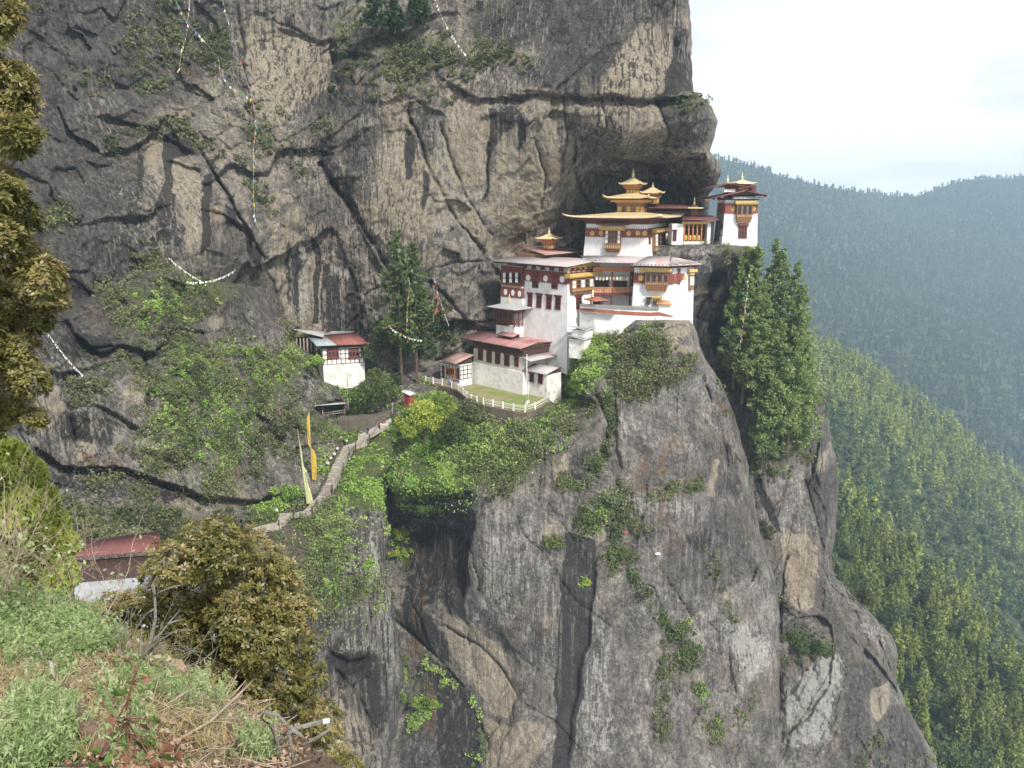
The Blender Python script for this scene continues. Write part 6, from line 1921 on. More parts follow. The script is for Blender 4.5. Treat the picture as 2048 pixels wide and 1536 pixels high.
def build_booth():
    c = V3(818, 797, 166)
    root = root_at('red_booth', c - ZUP * 1, 'small red wooden booth with a white sloping roof beside the steps', 'booth')
    u = dirv(-30); v = dirv(60)
    mb = MB(); sq_box(mb, c, u, v, .75, .75, c.z - 1.6, c.z + 1.1); mb.build('wall', M['booth_red'], root)
    mb = MB(); mb.box(c - v * .76 - ZUP * .2, u, v, ZUP, .38, .03, .9); mb.build('door', M['redtrim'], root)
    a = Vector((c.x, c.y, 0)); q = lambda i, j, z: a + u * i + v * j + ZUP * (c.z + z)
    roof_mesh('roof', [(q(1.15, -1.1, 1.05), q(1.15, 1.1, 1.05), q(-1.15, 1.1, 1.75), q(-1.15, -1.1, 1.75))], M['tin_white'], root, .12)


M['booth_red'] = plain('red_boards', (.36, .07, .045), (.26, .05, .035), 2., .8)
M['tin_white'] = tin_roof('tin_white', (.66, .65, .64), (.55, .54, .53), (.5, .45, .42), .4)
build_booth()


# ------------------------------------------------------------------ 12 house half hidden at the left, nearer
def build_near_house():
    B = Block(164, 1144, 88, 12, 100, 300, 146, 1196, 0, 14)
    root = root_at('red_roof_house', (B.c.x, B.c.y, B.zt - B.H), 'white house toned grey for shade, with a dark red roof half hidden behind bare shrubs', 'house')
    B.walls(M['wall_shade'], root)
    up = MB(); B.ring(up, B.zt + .01, B.z(1121), .12); up.build('timber_storey', M['darkwood'], root)
    F = B.F
    for x in (205, 219, 228, 236):
        w = MB(); F.pbox(w, x - 4, 1124, x + 4, 1144, 0, .26); w.build('window', M['redtrim'], root)
    e0 = B.o - B.u * 1.5 + B.nu * 1.4; e0.z = zrow(136, 1116, e0.y)
    e1 = e0 + B.u * len_to(e0, B.u, 320)
    t0, t1 = V3(158, 1084, 93), V3(320, 1062, 97)
    roof_mesh('roof', [(e0, e1, t1, t0)], M['tin_deep'], root, .14)


M['wall_shade'] = plain('shaded_white_wall', (.36, .36, .37), (.26, .26, .26), .8, .9, streak=.4)  # white wall with its shade put into a darker base colour
M['tin_deep'] = tin_roof('tin_deep', (.17, .075, .07), (.19, .075, .07), (.13, .055, .05), .4)
build_near_house()


# ------------------------------------------------------------------ lawn terrace, fence, walkway
FENCE = [(792, 757), (820, 759), (835.4, 761.5), (851.6, 765), (866.5, 768), (884.6, 771.5), (904, 776.5), (916.6, 781.5), (926.6, 790), (933.6, 797), (943, 803), (954, 807), (967, 810), (986, 814), (1006, 818), (1027, 822.5), (1050.3, 825), (1070.5, 819), (1102, 802), (1096.5, 791)]


def build_terrace():
    pts = [PZ(x, y, LAWN_Z) for x, y in FENCE]
    back = [PZ(x, y, LAWN_Z) for x, y in ((1100, 785), (1060, 780), (1000, 764), (940, 749), (905, 746), (870, 744), (800, 746))]
    ring = pts + back
    me = bpy.data.meshes.new('lawn')
    me.from_pydata([tuple(p) for p in ring], [], [tuple(range(len(ring)))])
    me.materials.append(M['grass'])
    tag(link_mesh('lawn', me), 'sloping lawn in front of the longhouse', None, None, 'structure')
    mb = MB()
    for a, b in zip(pts[:-2], pts[1:-1]):
        n = (b - a).cross(ZUP); n.z = 0; n.normalize()
        if n.dot(Vector((0, -1, 0))) < 0 and a.x < b.x: n = -n
        o = n * .3
        d = ZUP * 2.6
        mb.hexa([a - d + o, b - d + o, b - d - o, a - d - o, a + o - ZUP * .005, b + o - ZUP * .005, b - o - ZUP * .005, a - o - ZUP * .005])
    tag(mb.build('retaining_wall', M['stone_dark']), 'mossy stone retaining wall holding the fenced walkway', 'wall')
    w = MB()
    side = []
    for i, p in enumerate(pts[:17]):
        t = pts[min(i + 1, len(pts) - 1)] - pts[max(i - 1, 0)]
        n = Vector((-t.y, t.x, 0)).normalized()
        if n.y < 0: n = -n
        side.append((p + ZUP * .02, p + n * 1.5 + ZUP * .02))
    for (a, b), (c, d) in zip(side[:-1], side[1:]): w.add([a, c, d, b], [(0, 1, 2, 3)])
    o = w.build('footpath', M['dirt']); tag(o, 'trodden path along the white fence', None, None, 'structure')
    # fence
    root = empty('white_fence', pts[10], 'white concrete post and rail fence along the lawn edge', 'fence')
    proto = None
    for p in pts[2:]:
        q = p + Vector((0, .2, 0))
        if proto is None:
            m = MB()
            for z0, z1, h in ((-.3, 1.32, .13), (1.32, 1.42, .17), (1.42, 1.52, .1)):
                m.box(q + ZUP * (z0 + z1) / 2, Vector((1, 0, 0)), Vector((0, 1, 0)), ZUP, h, h, (z1 - z0) / 2 - .001)
            proto = m.build('post', M['concrete'], root); pq = q
        else:
            c = proto.copy(); C.objects.link(c); c.parent = root; c.location = proto.location + (q - pq)
    for h, r in ((.5, .045), (.95, .045), (1.25, .05)):
        r_ = MB(); r_.tube([p + Vector((0, .2, h)) for p in pts[2:]], r * 1.3, 5)
        r_.build('rail', M['concrete'], root)
    # flagpoles on the lawn
    for (x, y, yt, r, lab) in ((1053.4, 808, 711, .085, 'tall white flagpole standing on the lawn by the fence corner'), (1056.5, 805, 766, .06, 'short white pole beside the tall flagpole on the lawn')):
        b = PZ(x, y, LAWN_Z); t = V3(x, yt, b.y)
        m = MB(); m.tube([b, (b.x, b.y, t.z)], [r, r * .7], 8); m.box(b + ZUP * .2, Vector((1, 0, 0)), Vector((0, 1, 0)), ZUP, .25, .25, .2); m.lathe((b.x, b.y, t.z), [(.03, 0), (.14, .06), (.14, .16), (.03, .24)], 8)
        tag(m.build('flagpole', M['concrete']), lab, 'flagpole')


build_terrace()


# ------------------------------------------------------------------ stairs
FLIGHTS = [((562, 1047, 137), (571, 1027, 139.5), 1.87, 5), ((615, 1024, 141.2), (641, 998, 145), 1.95, 7), ((646, 991, 146), (659, 969, 148.2), 1.87, 6), ((661, 965, 148.6), (673, 936, 151.6), 1.95, 9),
           ((674, 932, 152.2), (697, 892, 158), 1.87, 12), ((724, 884, 159.8), (728, 870, 162.2), 2.12, 5), ((793, 834, 167.2), (791, 808, 170.5), 1.78, 9), ((788, 805, 171), (774, 788, 174), 1.78, 8)]


def build_stairs():
    root = empty('staircase', V3(661, 965, 148.6), 'long flight of pale concrete steps climbing the grassy slope', 'stairs')
    ends = []
    for a, b, wd, n in FLIGHTS:
        p, q = V3(*a), V3(*b)
        h = q - p; rise = h.z; h.z = 0; run = h.length; h.normalize()
        s = Vector((-h.y, h.x, 0))
        if s.x < 0: s = -s
        m = MB()
        for i in range(n):
            c = p + h * run * (i + .5) / n
            top = p.z + rise * (i + 1) / n
            m.box(Vector((c.x, c.y, top - .09)), h, s, ZUP, run / n * .52, wd * (.5 + .03 * math.sin(i * 5.1)), .085)
            m.box(Vector((c.x, c.y, top - .95)) + h * .06, h, s, ZUP, run / n * .5, wd * .47, .77)
        m.build('flight', M['steps'], root)
        ends.append((p, q, s, wd))
    prev = None
    for k, (p, q, s, wd) in enumerate(ends):
        if prev is not None:
            pp, pq, ps, pw = prev
            m = MB()
            top = [pq - ps * pw / 2, pq + ps * pw / 2, p + s * wd / 2, p - s * wd / 2]
            n = 1
            m.prism([t - ZUP * .01 for t in top], -ZUP * .9)
            m.build('landing', M['steps'], root)
        prev = (p, q, s, wd)
    # path at the foot
    m = MB()
    pth = [(478, 1063, 132), (505, 1060, 133), (530, 1053, 135), (548, 1049, 136.4), (562, 1047.5, 136.9)]
    for a, b in zip(pth[:-1], pth[1:]):
        p, q = V3(*a), V3(*b); s = Vector((-.4, 1, 0)).normalized() * .9
        m.hexa([p - s - ZUP * .8, q - s - ZUP * .8, q + s - ZUP * .8, p + s - ZUP * .8, p - s, q - s, q + s, p + s])
    m.build('foot_path', M['steps'], root)
    # wooden handrail
    hr = empty('handrail', V3(690, 940, 151), 'brown timber handrail on posts along the right edge of the steps', 'handrail')
    posts = [(503, 1060, 132.6), (558, 1052, 136), (588, 1022, 139), (625.5, 1026, 140.5), (634, 1011, 142.5), (664, 979, 146.8), (686.5, 937, 151), (698, 905, 154.5), (711, 893, 157), (739, 879, 159.5), (759, 853, 164)]
    pz = []
    for x, y, D in posts:
        b = V3(x, y, D); m = MB(); m.tube([b - ZUP * .6, b + ZUP * 1.15], .16, 6); m.build('post', M['bark'], hr); pz.append(b)
    for h in (.55, 1.05):
        m = MB(); m.tube([b + ZUP * h for b in pz[4:]], .055, 5); m.build('rail', M['bark_pale'], hr)
    # stone wall above the steps
    w = MB()
    pts = [(676, 838, 872, 168.5), (700, 838, 868, 167.6), (735, 834, 866, 167), (765, 828, 858, 167.5), (786, 820, 846, 169), (792, 812, 838, 171)]
    for (x0, a0, b0, d0), (x1, a1, b1, d1) in zip(pts[:-1], pts[1:]):
        p0, p1, q0, q1 = V3(x0, a0, d0), V3(x1, a1, d1), V3(x0, b0, d0), V3(x1, b1, d1)
        q0 = Vector((p0.x, p0.y - .3, q0.z)); q1 = Vector((p1.x, p1.y - .3, q1.z)); k = Vector((0, 3.0, 0))
        w.hexa([q0, q1, q1 + k, q0 + k, p0, p1, p1 + k, p0 + k])
    tag(w.build('stone_wall', M['stone_dark']), 'dark dry stone wall beside the middle of the steps', 'wall')
    for i, (x, y, D) in enumerate(((693, 881, 161), (675, 897, 158), (669, 908, 156), (662, 916, 155), (655, 926, 153.5), (553, 1020, 139))):
        b = V3(x, y, D - .3); me = blob_mesh(.27, 40 + i, .3)
        o = bpy.data.objects.new('painted_rock', me); C.objects.link(o); o.location = b; me.materials.append(M['white_old'])
        tag(o, 'pale painted boulder marking the left edge of the steps', 'rock', 'painted boulders beside the steps')


def blob_mesh(r, seed, amp=.2, sub=2, sq=(1, 1, 1)):
    import bmesh
    bm = bmesh.new(); bmesh.ops.create_icosphere(bm, subdivisions=sub, radius=1)
    co = np.array([v.co[:] for v in bm.verts]); f = 1 + amp * fbm(co * 1.3 + seed, 3)
    for v, k in zip(bm.verts, f): v.co = Vector((v.co.x * sq[0], v.co.y * sq[1], v.co.z * sq[2])) * float(k) * r
    me = bpy.data.meshes.new('rock'); bm.to_mesh(me); bm.free()
    return me


build_stairs()


# ------------------------------------------------------------------ tall banner poles
def build_banner(x0, y0, x1, y1, D, flag, mat, label, r=.06, flagside=1):
    b, t = V3(x0, y0, D), V3(x1, y1, D)
    root = empty('banner_pole', b, label, 'banner')
    m = MB(); m.tube([b - ZUP * .4, t], [r, r * .6], 6); m.build('pole', M['bark_pale'], root)
    for k, (rows, sg) in enumerate(flag):
        V = []; F = []
        n = len(rows)
        for i, (ya, wd) in enumerate(rows):
            f = (ya - y0) / (y1 - y0)
            p = b.lerp(t, f)
            for j in range(4):
                q = p + Vector((sg * wd * j / 3, .18 * math.sin(i * 1.1 + j * 1.4) * j / 3, -.06 * j * abs(math.sin(i))))
                V.append(q)
        for i in range(n - 1):
            for j in range(3):
                a = i * 4 + j; F.append((a, a + 1, a + 5, a + 4))
        m = MB(); m.add(V, F); m.build('banner_cloth', mat, root)


build_banner(624.6, 974, 618.5, 822, 149, [([(826, .15), (832, .45), (845, .62), (858, .66), (872, .62), (886, .4), (893, .12)], -1), ([(886, .1), (893, .3), (901, .75), (912, .95), (925, 1.0), (938, 1.02), (950, 1.0), (959, .9)], 1)], M['cloth_yellow'],
             'tall slim pole with a bright yellow vertical prayer banner beside the steps')
build_banner(613.6, 1011, 595, 857, 143.5, [([(862, .12), (880, .22), (900, .3), (920, .22), (932, .3), (938, .95), (946, .6), (962, .8), (980, 1.05), (995, 1.2), (1007, 1.25)], 1)], M['cloth_pale'],
             'leaning pole with a pale yellow green prayer banner at the foot of the steps')
for i, (x0, y0, x1, y1) in enumerate(((600, 962, 594, 918), (597, 960, 590.5, 925), (605, 960, 598, 930))):
    m = MB(); m.tube([V3(x0, y0, 146), V3(x1, y1, 146)], .05, 5)
    tag(m.build('bare_pole', M['bark_pale']), 'thin bare grey pole leaning beside the yellow banner', 'pole', 'bare poles by the banners')
m = MB(); m.tube([V3(694, 812, 172), V3(695.5, 745, 172)], .09, 6); m.box(V3(696, 752, 172), Vector((1, 0, 0)), Vector((0, 1, 0)), ZUP, .7, .06, .06)
tag(m.build('utility_pole', M['bark_pale']), 'thin grey utility pole below the patched roof house', 'pole')


# ------------------------------------------------------------------ prayer flag lines
FLAGCOLS = []
for nm, c in (('flag_white', (.8, .79, .77)), ('flag_yellow', (.62, .46, .08)), ('flag_red', (.5, .09, .05)), ('flag_green', (.1, .3, .12)), ('flag_blue', (.12, .22, .5))):
    M[nm] = plain(nm, c, None, 3., .9); FLAGCOLS.append(M[nm])


def flag_line(pts, label, n, size, cols, seed, cord=.03, group=None):
    """pts: 3-D points of the cord"""
    rnd = random.Random(seed)
    pts = [Vector(p) for p in pts]
    root = empty('prayer_flags', pts[0], label, 'prayer flags', group)
    m = MB(); m.tube(pts, cord, 4); m.build('cord', M['bark_pale'], root)
    L_ = [0]
    for a, b in zip(pts[:-1], pts[1:]): L_.append(L_[-1] + (b - a).length)
    for i in range(n):
        d = L_[-1] * (i + .5 + rnd.uniform(-.3, .3)) / n
        k = max(j for j in range(len(L_)) if L_[j] <= d)
        k = min(k, len(pts) - 2)
        t = (d - L_[k]) / (L_[k + 1] - L_[k])
        p = pts[k].lerp(pts[k + 1], t); q = (pts[k + 1] - pts[k]).normalized()
        dn = Vector((rnd.uniform(-.5, .5), rnd.uniform(-.4, .2), -1)).normalized()
        w = size * rnd.uniform(.7, 1.15); h = size * rnd.uniform(.7, 1.3)
        o = Vector((0, -.12 * size, 0))
        mm = MB(); mm.add([p - q * w / 2, p + q * w / 2, p + q * w / 2 + dn * h * .5 + o, p - q * w / 2 + dn * h * .5 - o, p + q * w * .4 + dn * h, p - q * w * .5 + dn * h], [(0, 1, 2, 3), (3, 2, 4, 5)])
        mm.build('flag', cols[rnd.randrange(len(cols))], root)


def on_sheet(S, pts, lift=1.2, n=3):
    out = []
    for (x0, y0), (x1, y1) in zip(pts[:-1], pts[1:]):
        for k in range(n):
            t = k / n; x, y = x0 + (x1 - x0) * t, y0 + (y1 - y0) * t
            out.append((x, y))
    out.append(pts[-1])
    D = np.array([S.at(x, y) for x, y in out])
    # a taut cord: keep clear of the rock but smooth
    sm = np.array([D[max(0, i - 3):i + 4].min() for i in range(len(D))]) - lift
    sm = np.convolve(np.pad(sm, 2, 'edge'), np.ones(5) / 5, 'valid')
    return [V3(x, y, d) for (x, y), d in zip(out, sm)]


W_, Y_, R_, G_, Bl = FLAGCOLS
flag_line(on_sheet(SA, [(444, -6), (458, 51), (478, 113), (495.6, 167.5), (507.5, 212), (512.6, 246), (507.5, 284), (506.5, 342), (507.5, 420), (516, 461)]), 'longest string of coloured prayer flags running down the left cliff', 80, .62, FLAGCOLS, 1)
flag_line(on_sheet(SA, [(348.6, -4), (372.5, 41), (403, 75), (427, 104), (436, 113), (441, 143.5), (458, 171), (502, 198)]), 'prayer flag string crossing the upper left cliff to join the longest one', 46, .5, FLAGCOLS, 2)
flag_line(on_sheet(SA, [(379, -4), (376, 34), (372.5, 72), (362, 102), (359, 137), (352, 145)]), 'short pale prayer flag string hanging from the top edge at upper left', 26, .5, [W_, W_, Y_], 3)
flag_line(on_sheet(SA, [(871, -4), (881, 29), (900, 62), (921, 96), (933, 110)]), 'white prayer flag string above the green ledge at top centre', 22, .5, [W_], 4)
def hang(a, b, sag, n=10):
    a, b = Vector(a), Vector(b)
    return [a.lerp(b, i / n) - ZUP * sag * 4 * (i / n) * (1 - i / n) for i in range(n + 1)]
flag_line(hang(V3(336, 514, 146), V3(404, 562, 148), .35), 'upper sagging row of white prayer flags over the left shrubs', 18, .3, [W_], 5)
flag_line(hang(V3(371, 563, 147), V3(472, 539, 158), .9), 'long drooping row of white prayer banners under the black streaked rock', 26, .36, [W_], 6)
flag_line(hang(V3(97, 668, 112), V3(168, 752, 113), .4), 'taut black and white flag string beside the left hand tree', 34, .28, [W_, W_, W_, M['darkwood']], 7)
flag_line(hang(V3(1498, 548, 178), V3(1480, 697, 180), 1.), 'vertical prayer flag string in the tall pines right of the monastery', 30, .6, [W_, W_, Y_, Bl, R_], 8)
flag_line(hang(V3(868, 556, 181), V3(898, 650, 184), .6), 'white flag string slanting down behind the two tall trees', 26, .35, [W_], 9)
flag_line([V3(866, 566, 176), V3(873, 582, 175), V3(876, 600, 175), V3(873, 616, 175), V3(868, 630, 175)], 'dense red prayer flag cluster hanging in the tall trees', 18, .7, [R_, M['orange']], 10)
flag_line(hang(V3(819, 560, 172), V3(812, 660, 172), .3), 'yellow prayer flags hanging down beside the tall trunk', 12, .55, [Y_], 11)
flag_line(hang(V3(775, 650, 171), V3(845, 680, 171), .8), 'mixed prayer flags strung across the tall tree crowns', 14, .34, [W_, Y_, R_, W_], 12)
m = MB(); m.tube(hang(V3(992, 617, 176), V3(925, 668, 180), .5), .03, 4)
tag(m.build('cable', M['darkwood']), 'thin cable from the porch roof down behind the longhouse', 'cable')
# cloth scraps caught on the rock
for i, (S, x, y, mt, lab) in enumerate(((SE, 344, 910, R_, 'faded red cloth caught on the left shrubs'), (SE, 488, 697, W_, 'white cloth bundle lying left of the patched roof house'), (SCs, 1251, 1064, R_, 'tiny red cloth caught on a cliff bush'), (SCs, 1316, 1107, W_, 'white cloth scrap on the lower cliff'))):
    d = S.at(x, y) - .8
    p = V3(x, y, d)
    m = MB(); m.add([p + Vector((-.5, 0, .2)), p + Vector((0, -.2, .35)), p + Vector((.6, 0, .1)), p + Vector((.5, .05, -.3)), p + Vector((-.1, -.2, -.2)), p + Vector((-.6, .05, -.25))], [(0, 1, 4, 5), (1, 2, 3, 4)])
    tag(m.build('cloth_scrap', mt), lab, 'cloth')


# ------------------------------------------------------------------ people
def skin_body(name, joints, edges, mat):
    """joints: name -> (x, y, z, r). One continuous skin surface, evaluated to a plain mesh."""
    names = list(joints)
    me = bpy.data.meshes.new(name)
    me.from_pydata([joints[k][:3] for k in names], [(names.index(a), names.index(b)) for a, b in edges], [])
    o = bpy.data.objects.new(name, me); C.objects.link(o)
    o.modifiers.new('skin', 'SKIN'); o.modifiers.new('sub', 'SUBSURF').levels = 1
    sk = me.skin_vertices[0].data
    for i, k in enumerate(names):
        sk[i].radius = (joints[k][3],) * 2
        sk[i].use_root = (k == 'pelvis')
    dg = bpy.context.evaluated_depsgraph_get()
    new = bpy.data.meshes.new_from_object(o.evaluated_get(dg))
    bpy.data.objects.remove(o); bpy.data.meshes.remove(me)
    new.name = name
    new.materials.clear(); new.materials.append(mat)
    new.polygons.foreach_set('use_smooth', np.ones(len(new.polygons), bool))
    return new


def person_mesh(pose):
    J = {'pelvis': (0, 0, .95, .13), 'waist': (0, 0, 1.08, .12), 'chest': (0, 0, 1.28, .145), 'neck0': (0, 0, 1.43, .07), 'neck': (0, -.01, 1.48, .055), 'jaw': (0, -.03, 1.55, .075), 'head': (0, -.015, 1.62, .098), 'crown': (0, 0, 1.69, .075), 'nose': (0, -.125, 1.585, .016)}
    E = [('pelvis', 'waist'), ('waist', 'chest'), ('chest', 'neck0'), ('neck0', 'neck'), ('neck', 'jaw'), ('jaw', 'head'), ('head', 'crown'), ('jaw', 'nose')]
    for s, n in ((-1, 'l'), (1, 'r')):
        sw = pose.get('swing', 0) * s
        J['sho' + n] = (.19 * s, 0, 1.38, .065); J['elb' + n] = (.25 * s, .03 + sw * .1, 1.12, .045)
        ax, ay, az = pose.get('hand', (.24, -.1, .88)); J['wri' + n] = (ax * s, ay - sw * .2, az, .032)
        J['palm' + n] = (ax * s, ay - .03 - sw * .2, az - .07, .036)
        E += [('chest', 'sho' + n), ('sho' + n, 'elb' + n), ('elb' + n, 'wri' + n), ('wri' + n, 'palm' + n)]
        for i, (dx, ln) in enumerate(((-.03, .075), (-.01, .085), (.01, .08), (.03, .06))):
            J[f'f{i}{n}'] = (ax * s, ay - .03 + dx - sw * .2, az - .07 - ln, .009); E.append(('palm' + n, f'f{i}{n}'))
        J['th' + n] = (ax * s - .03 * s, ay - .09 - sw * .2, az - .1, .01); E.append(('palm' + n, 'th' + n))
        if pose.get('sit'):
            J['hip' + n] = (.1 * s, -.02, .92, .1); J['kne' + n] = (.13 * s, -.42, .9, .07); J['ank' + n] = (.13 * s, -.46, .5, .045); J['toe' + n] = (.14 * s, -.6, .46, .04)
        else:
            J['hip' + n] = (.1 * s, 0, .88, .1); J['kne' + n] = (.11 * s, -.02 + sw * .16, .5, .065); J['ank' + n] = (.11 * s, .03 + sw * .3, .09, .045); J['toe' + n] = (.12 * s, -.12 + sw * .3, .04, .04)
        E += [('pelvis', 'hip' + n), ('hip' + n, 'kne' + n), ('kne' + n, 'ank' + n), ('ank' + n, 'toe' + n)]
    return skin_body('person', J, E, M['skin'])


def garment(body, name, mat, cond, off, parent):
    co = np.empty(len(body.vertices) * 3, np.float32); body.vertices.foreach_get('co', co); co = co.reshape(-1, 3)
    no = np.array([v.normal[:] for v in body.vertices])
    keep = [tuple(p.vertices) for p in body.polygons if cond(co[list(p.vertices)].mean(0))]
    if not keep: return
    ids = sorted({i for f in keep for i in f}); mp_ = {i: k for k, i in enumerate(ids)}
    me = bpy.data.meshes.new(name)
    me.from_pydata([tuple(co[i] + no[i] * off) for i in ids], [], [tuple(mp_[i] for i in f) for f in keep])
    me.materials.append(mat)
    me.polygons.foreach_set('use_smooth', np.ones(len(me.polygons), bool))
    o = bpy.data.objects.new(name, me); C.objects.link(o); o.parent = parent
    return o


M['skin'] = plain('skin', (.4, .24, .16), (.36, .2, .13), 4., .6)
M['hair'] = plain('black_hair', (.03, .025, .022), (.02, .016, .014), 8., .6)
for nm, c in (('coat_blue', (.06, .2, .42)), ('coat_grey', (.35, .34, .33)), ('coat_white', (.7, .7, .7)), ('coat_maroon', (.22, .035, .04)), ('coat_dark', (.05, .05, .07)), ('coat_purple', (.25, .18, .34)), ('coat_red', (.42, .06, .05)), ('denim', (.08, .1, .17))):
    M[nm] = plain(nm, c, None, 6., .9)


def build_person(p, rot, top, legs, label, pose, robe=False, pack=None):
    me = person_mesh(pose)
    o = bpy.data.objects.new('person', me); C.objects.link(o); o.location = p; o.rotation_euler.z = R(rot)
    tag(o, label, 'person')
    hx = pose.get('hand', (.24, -.1, .88))
    garment(me, 'jacket', M[top], lambda c: .86 < c[2] < 1.44 and not (abs(c[0]) > .2 and c[2] < hx[2] - .02), .02, o)
    garment(me, 'robe' if robe else 'trousers', M[legs], lambda c: (.07 if not pose.get('sit') else .5) < c[2] < .95 and abs(c[0]) < .2 or (pose.get('sit') and c[1] < -.1 and c[2] < .95 and abs(c[0]) < .2), .025 if not robe else .05, o)
    garment(me, 'shoes', M['coat_dark'], lambda c: c[2] < (.1 if not pose.get('sit') else .5), .012, o)
    garment(me, 'hair', M['hair'], lambda c: c[2] > 1.62 or (c[2] > 1.5 and c[1] > .0), .015, o)
    if pack:
        b = MB(); b.box((0, .2, 1.2), Vector((1, 0, 0)), Vector((0, 1, 0)), ZUP, .15, .09, .23)
        q = b.build('backpack', M[pack], None); q.parent = o; q.location = (0, .2, .97)
        q['category'] = 'backpack'; q['label'] = 'small backpack worn by the walker near the fence'
        del q['category'], q['label']


stand = {'swing': .0}; walk = {'swing': .8}
fz = lambda x, y: PZ(x, y, LAWN_Z + .02)
build_person(fz(899, 770.5), 160, 'coat_white', 'denim', 'person in a pale jacket with a blue backpack walking along the fenced path', walk, pack='coat_blue')
build_person(fz(905, 770), 200, 'coat_red', 'coat_dark', 'person in a red top walking beside the pale jacket on the path', walk)
build_person(fz(812, 757), 120, 'coat_blue', 'coat_dark', 'person in a bright blue jacket standing under the tall trees', stand)
build_person(fz(819.8, 757.5), 40, 'coat_grey', 'denim', 'person in a light grey jacket standing under the tall trees', stand)
build_person(V3(783.6, 806, 170.2), 20, 'coat_maroon', 'coat_maroon', 'person in a long maroon robe descending the upper steps', walk, robe=True)
build_person(V3(736, 868.5, 162.2), 30, 'coat_dark', 'coat_dark', 'person in dark clothes walking on the steps below the stone wall', walk)
build_person(V3(757, 856, 164.6) , 30, 'coat_purple', 'denim', 'person in a purple jacket sitting on the wall by the steps', {'sit': 1, 'hand': (.16, -.3, .98)})
build_person(V3(957.7, 664, 186), 10, 'coat_maroon', 'coat_dark', 'person in a dark maroon top standing behind the red longhouse roof', stand)
m = MB(); q = V3(768, 848, 165.4); m.box(q, Vector((1, 0, 0)), Vector((0, 1, 0)), ZUP, .8, .35, .12); tag(m.build('stone_bench', M['concrete']), 'pale slab bench at the bend of the steps', 'bench')
m = MB(); m.box(q + Vector((0, 0, .32)), Vector((1, .2, 0)).normalized(), Vector((-.2, 1, 0)).normalized(), ZUP, .4, .25, .2); m.tube([q + Vector((-.2, 0, .5)), q + Vector((0, 0, .68)), q + Vector((.2, 0, .5))], .03, 5); tag(m.build('bag', M['booth_red']), 'orange red bag resting on the pale slab bench', 'bag')


# ------------------------------------------------------------------ vegetation kit
def leaf_quads(cen, size, tone, rng, flat=0., aspect=1.6, up=None):
    """one small folded leaf quad per centre; returns verts (4N,3), faces, tone per vertex"""
    n = len(cen)
    a = rng.normal(size=(n, 3)); a[:, 2] *= (1 - flat)
    if up is not None: a = a * .6 + up
    a /= np.linalg.norm(a, axis=1)[:, None] + 1e-9
    b = rng.normal(size=(n, 3)); b -= (b * a).sum(1)[:, None] * a
    b /= np.linalg.norm(b, axis=1)[:, None] + 1e-9
    s = np.broadcast_to(size, (n,))[:, None] * rng.uniform(.65, 1.35, (n, 1))
    u = a * s * aspect * .5; v = b * s * .5
    V = np.stack([cen - u, cen + v - u * .1, cen + u, cen - v - u * .1], 1).reshape(-1, 3)
    F = np.arange(4 * n).reshape(n, 4)
    return V, F, np.repeat(np.clip(tone, 0, 1), 4)


def join(parts):
    V = []; F = []; T = []; o = 0
    for v, f, t in parts:
        V.append(v); F.append(f + o); T.append(t); o += len(v)
    return np.concatenate(V), np.concatenate(F), np.concatenate(T)


def leaf_obj(name, parts, mat, parent=None, loc=None):
    V, F, T = join(parts) if isinstance(parts, list) else parts
    me = np_mesh(name, V, F, mat, {'tone': T})
    o = bpy.data.objects.new(name, me); C.objects.link(o)
    if parent is not None:
        o.parent = parent
    if loc is not None: o.location = loc
    return o


def ball(n, rng, hollow=.5):
    d = rng.normal(size=(n, 3)); d /= np.linalg.norm(d, axis=1)[:, None]
    return d * (hollow + (1 - hollow) * rng.random((n, 1)) ** .5)


def crown_points(lobes, per, rng, hollow=.55):
    """lobes: (x,y,z,rx,ry,rz); returns centres, lobe index"""
    P_ = []; I = []
    for i, (x, y, z, rx, ry, rz) in enumerate(lobes):
        k = max(8, int(per * rx * rz))
        q = ball(k, rng, hollow) * np.array([rx, ry, rz]) * (1 + .25 * fbm(ball(k, rng, 1.) * 2 + i, 2)[:, None]) + np.array([x, y, z])
        P_.append(q); I.append(np.full(k, i))
    return np.concatenate(P_), np.concatenate(I)


def broad_tree(name, base, h, lobes, label, cat, mat, per, leaf, rng, bark='bark', tone0=.5, group=None, limbs=True, trunk_r=.2):
    """lobes relative to the base; trunk with a limb to every lobe"""
    root = empty(name, base, label, cat, group)
    cen, idx = crown_points(lobes, per, rng)
    lt = rng.normal(tone0, .16, len(lobes))
    tone = lt[idx] + rng.normal(0, .14, len(cen))
    leaf_obj('crown', leaf_quads(cen, leaf, tone, rng), M[mat], root)
    mb = MB()
    top = Vector((0, 0, h * .45))
    mb.tube([Vector((0, 0, -.5)), Vector((.05, 0, h * .2)), top], [trunk_r, trunk_r * .8, trunk_r * .55], 7)
    if limbs:
        for x, y, z, rx, ry, rz in lobes:
            t = Vector((x, y, z)); st = top * random.uniform(.5, 1.)
            mid = st.lerp(t, .5) + Vector((0, 0, .12 * h * random.random()))
            mb.tube([st, mid, t], [trunk_r * .4, trunk_r * .25, trunk_r * .08], 5)
    me = bpy.data.meshes.new('trunk'); me.from_pydata([tuple(p) for p in mb.v], [], mb.f); me.materials.append(M[bark])
    o = bpy.data.objects.new('trunk', me); C.objects.link(o); o.parent = root
    return root


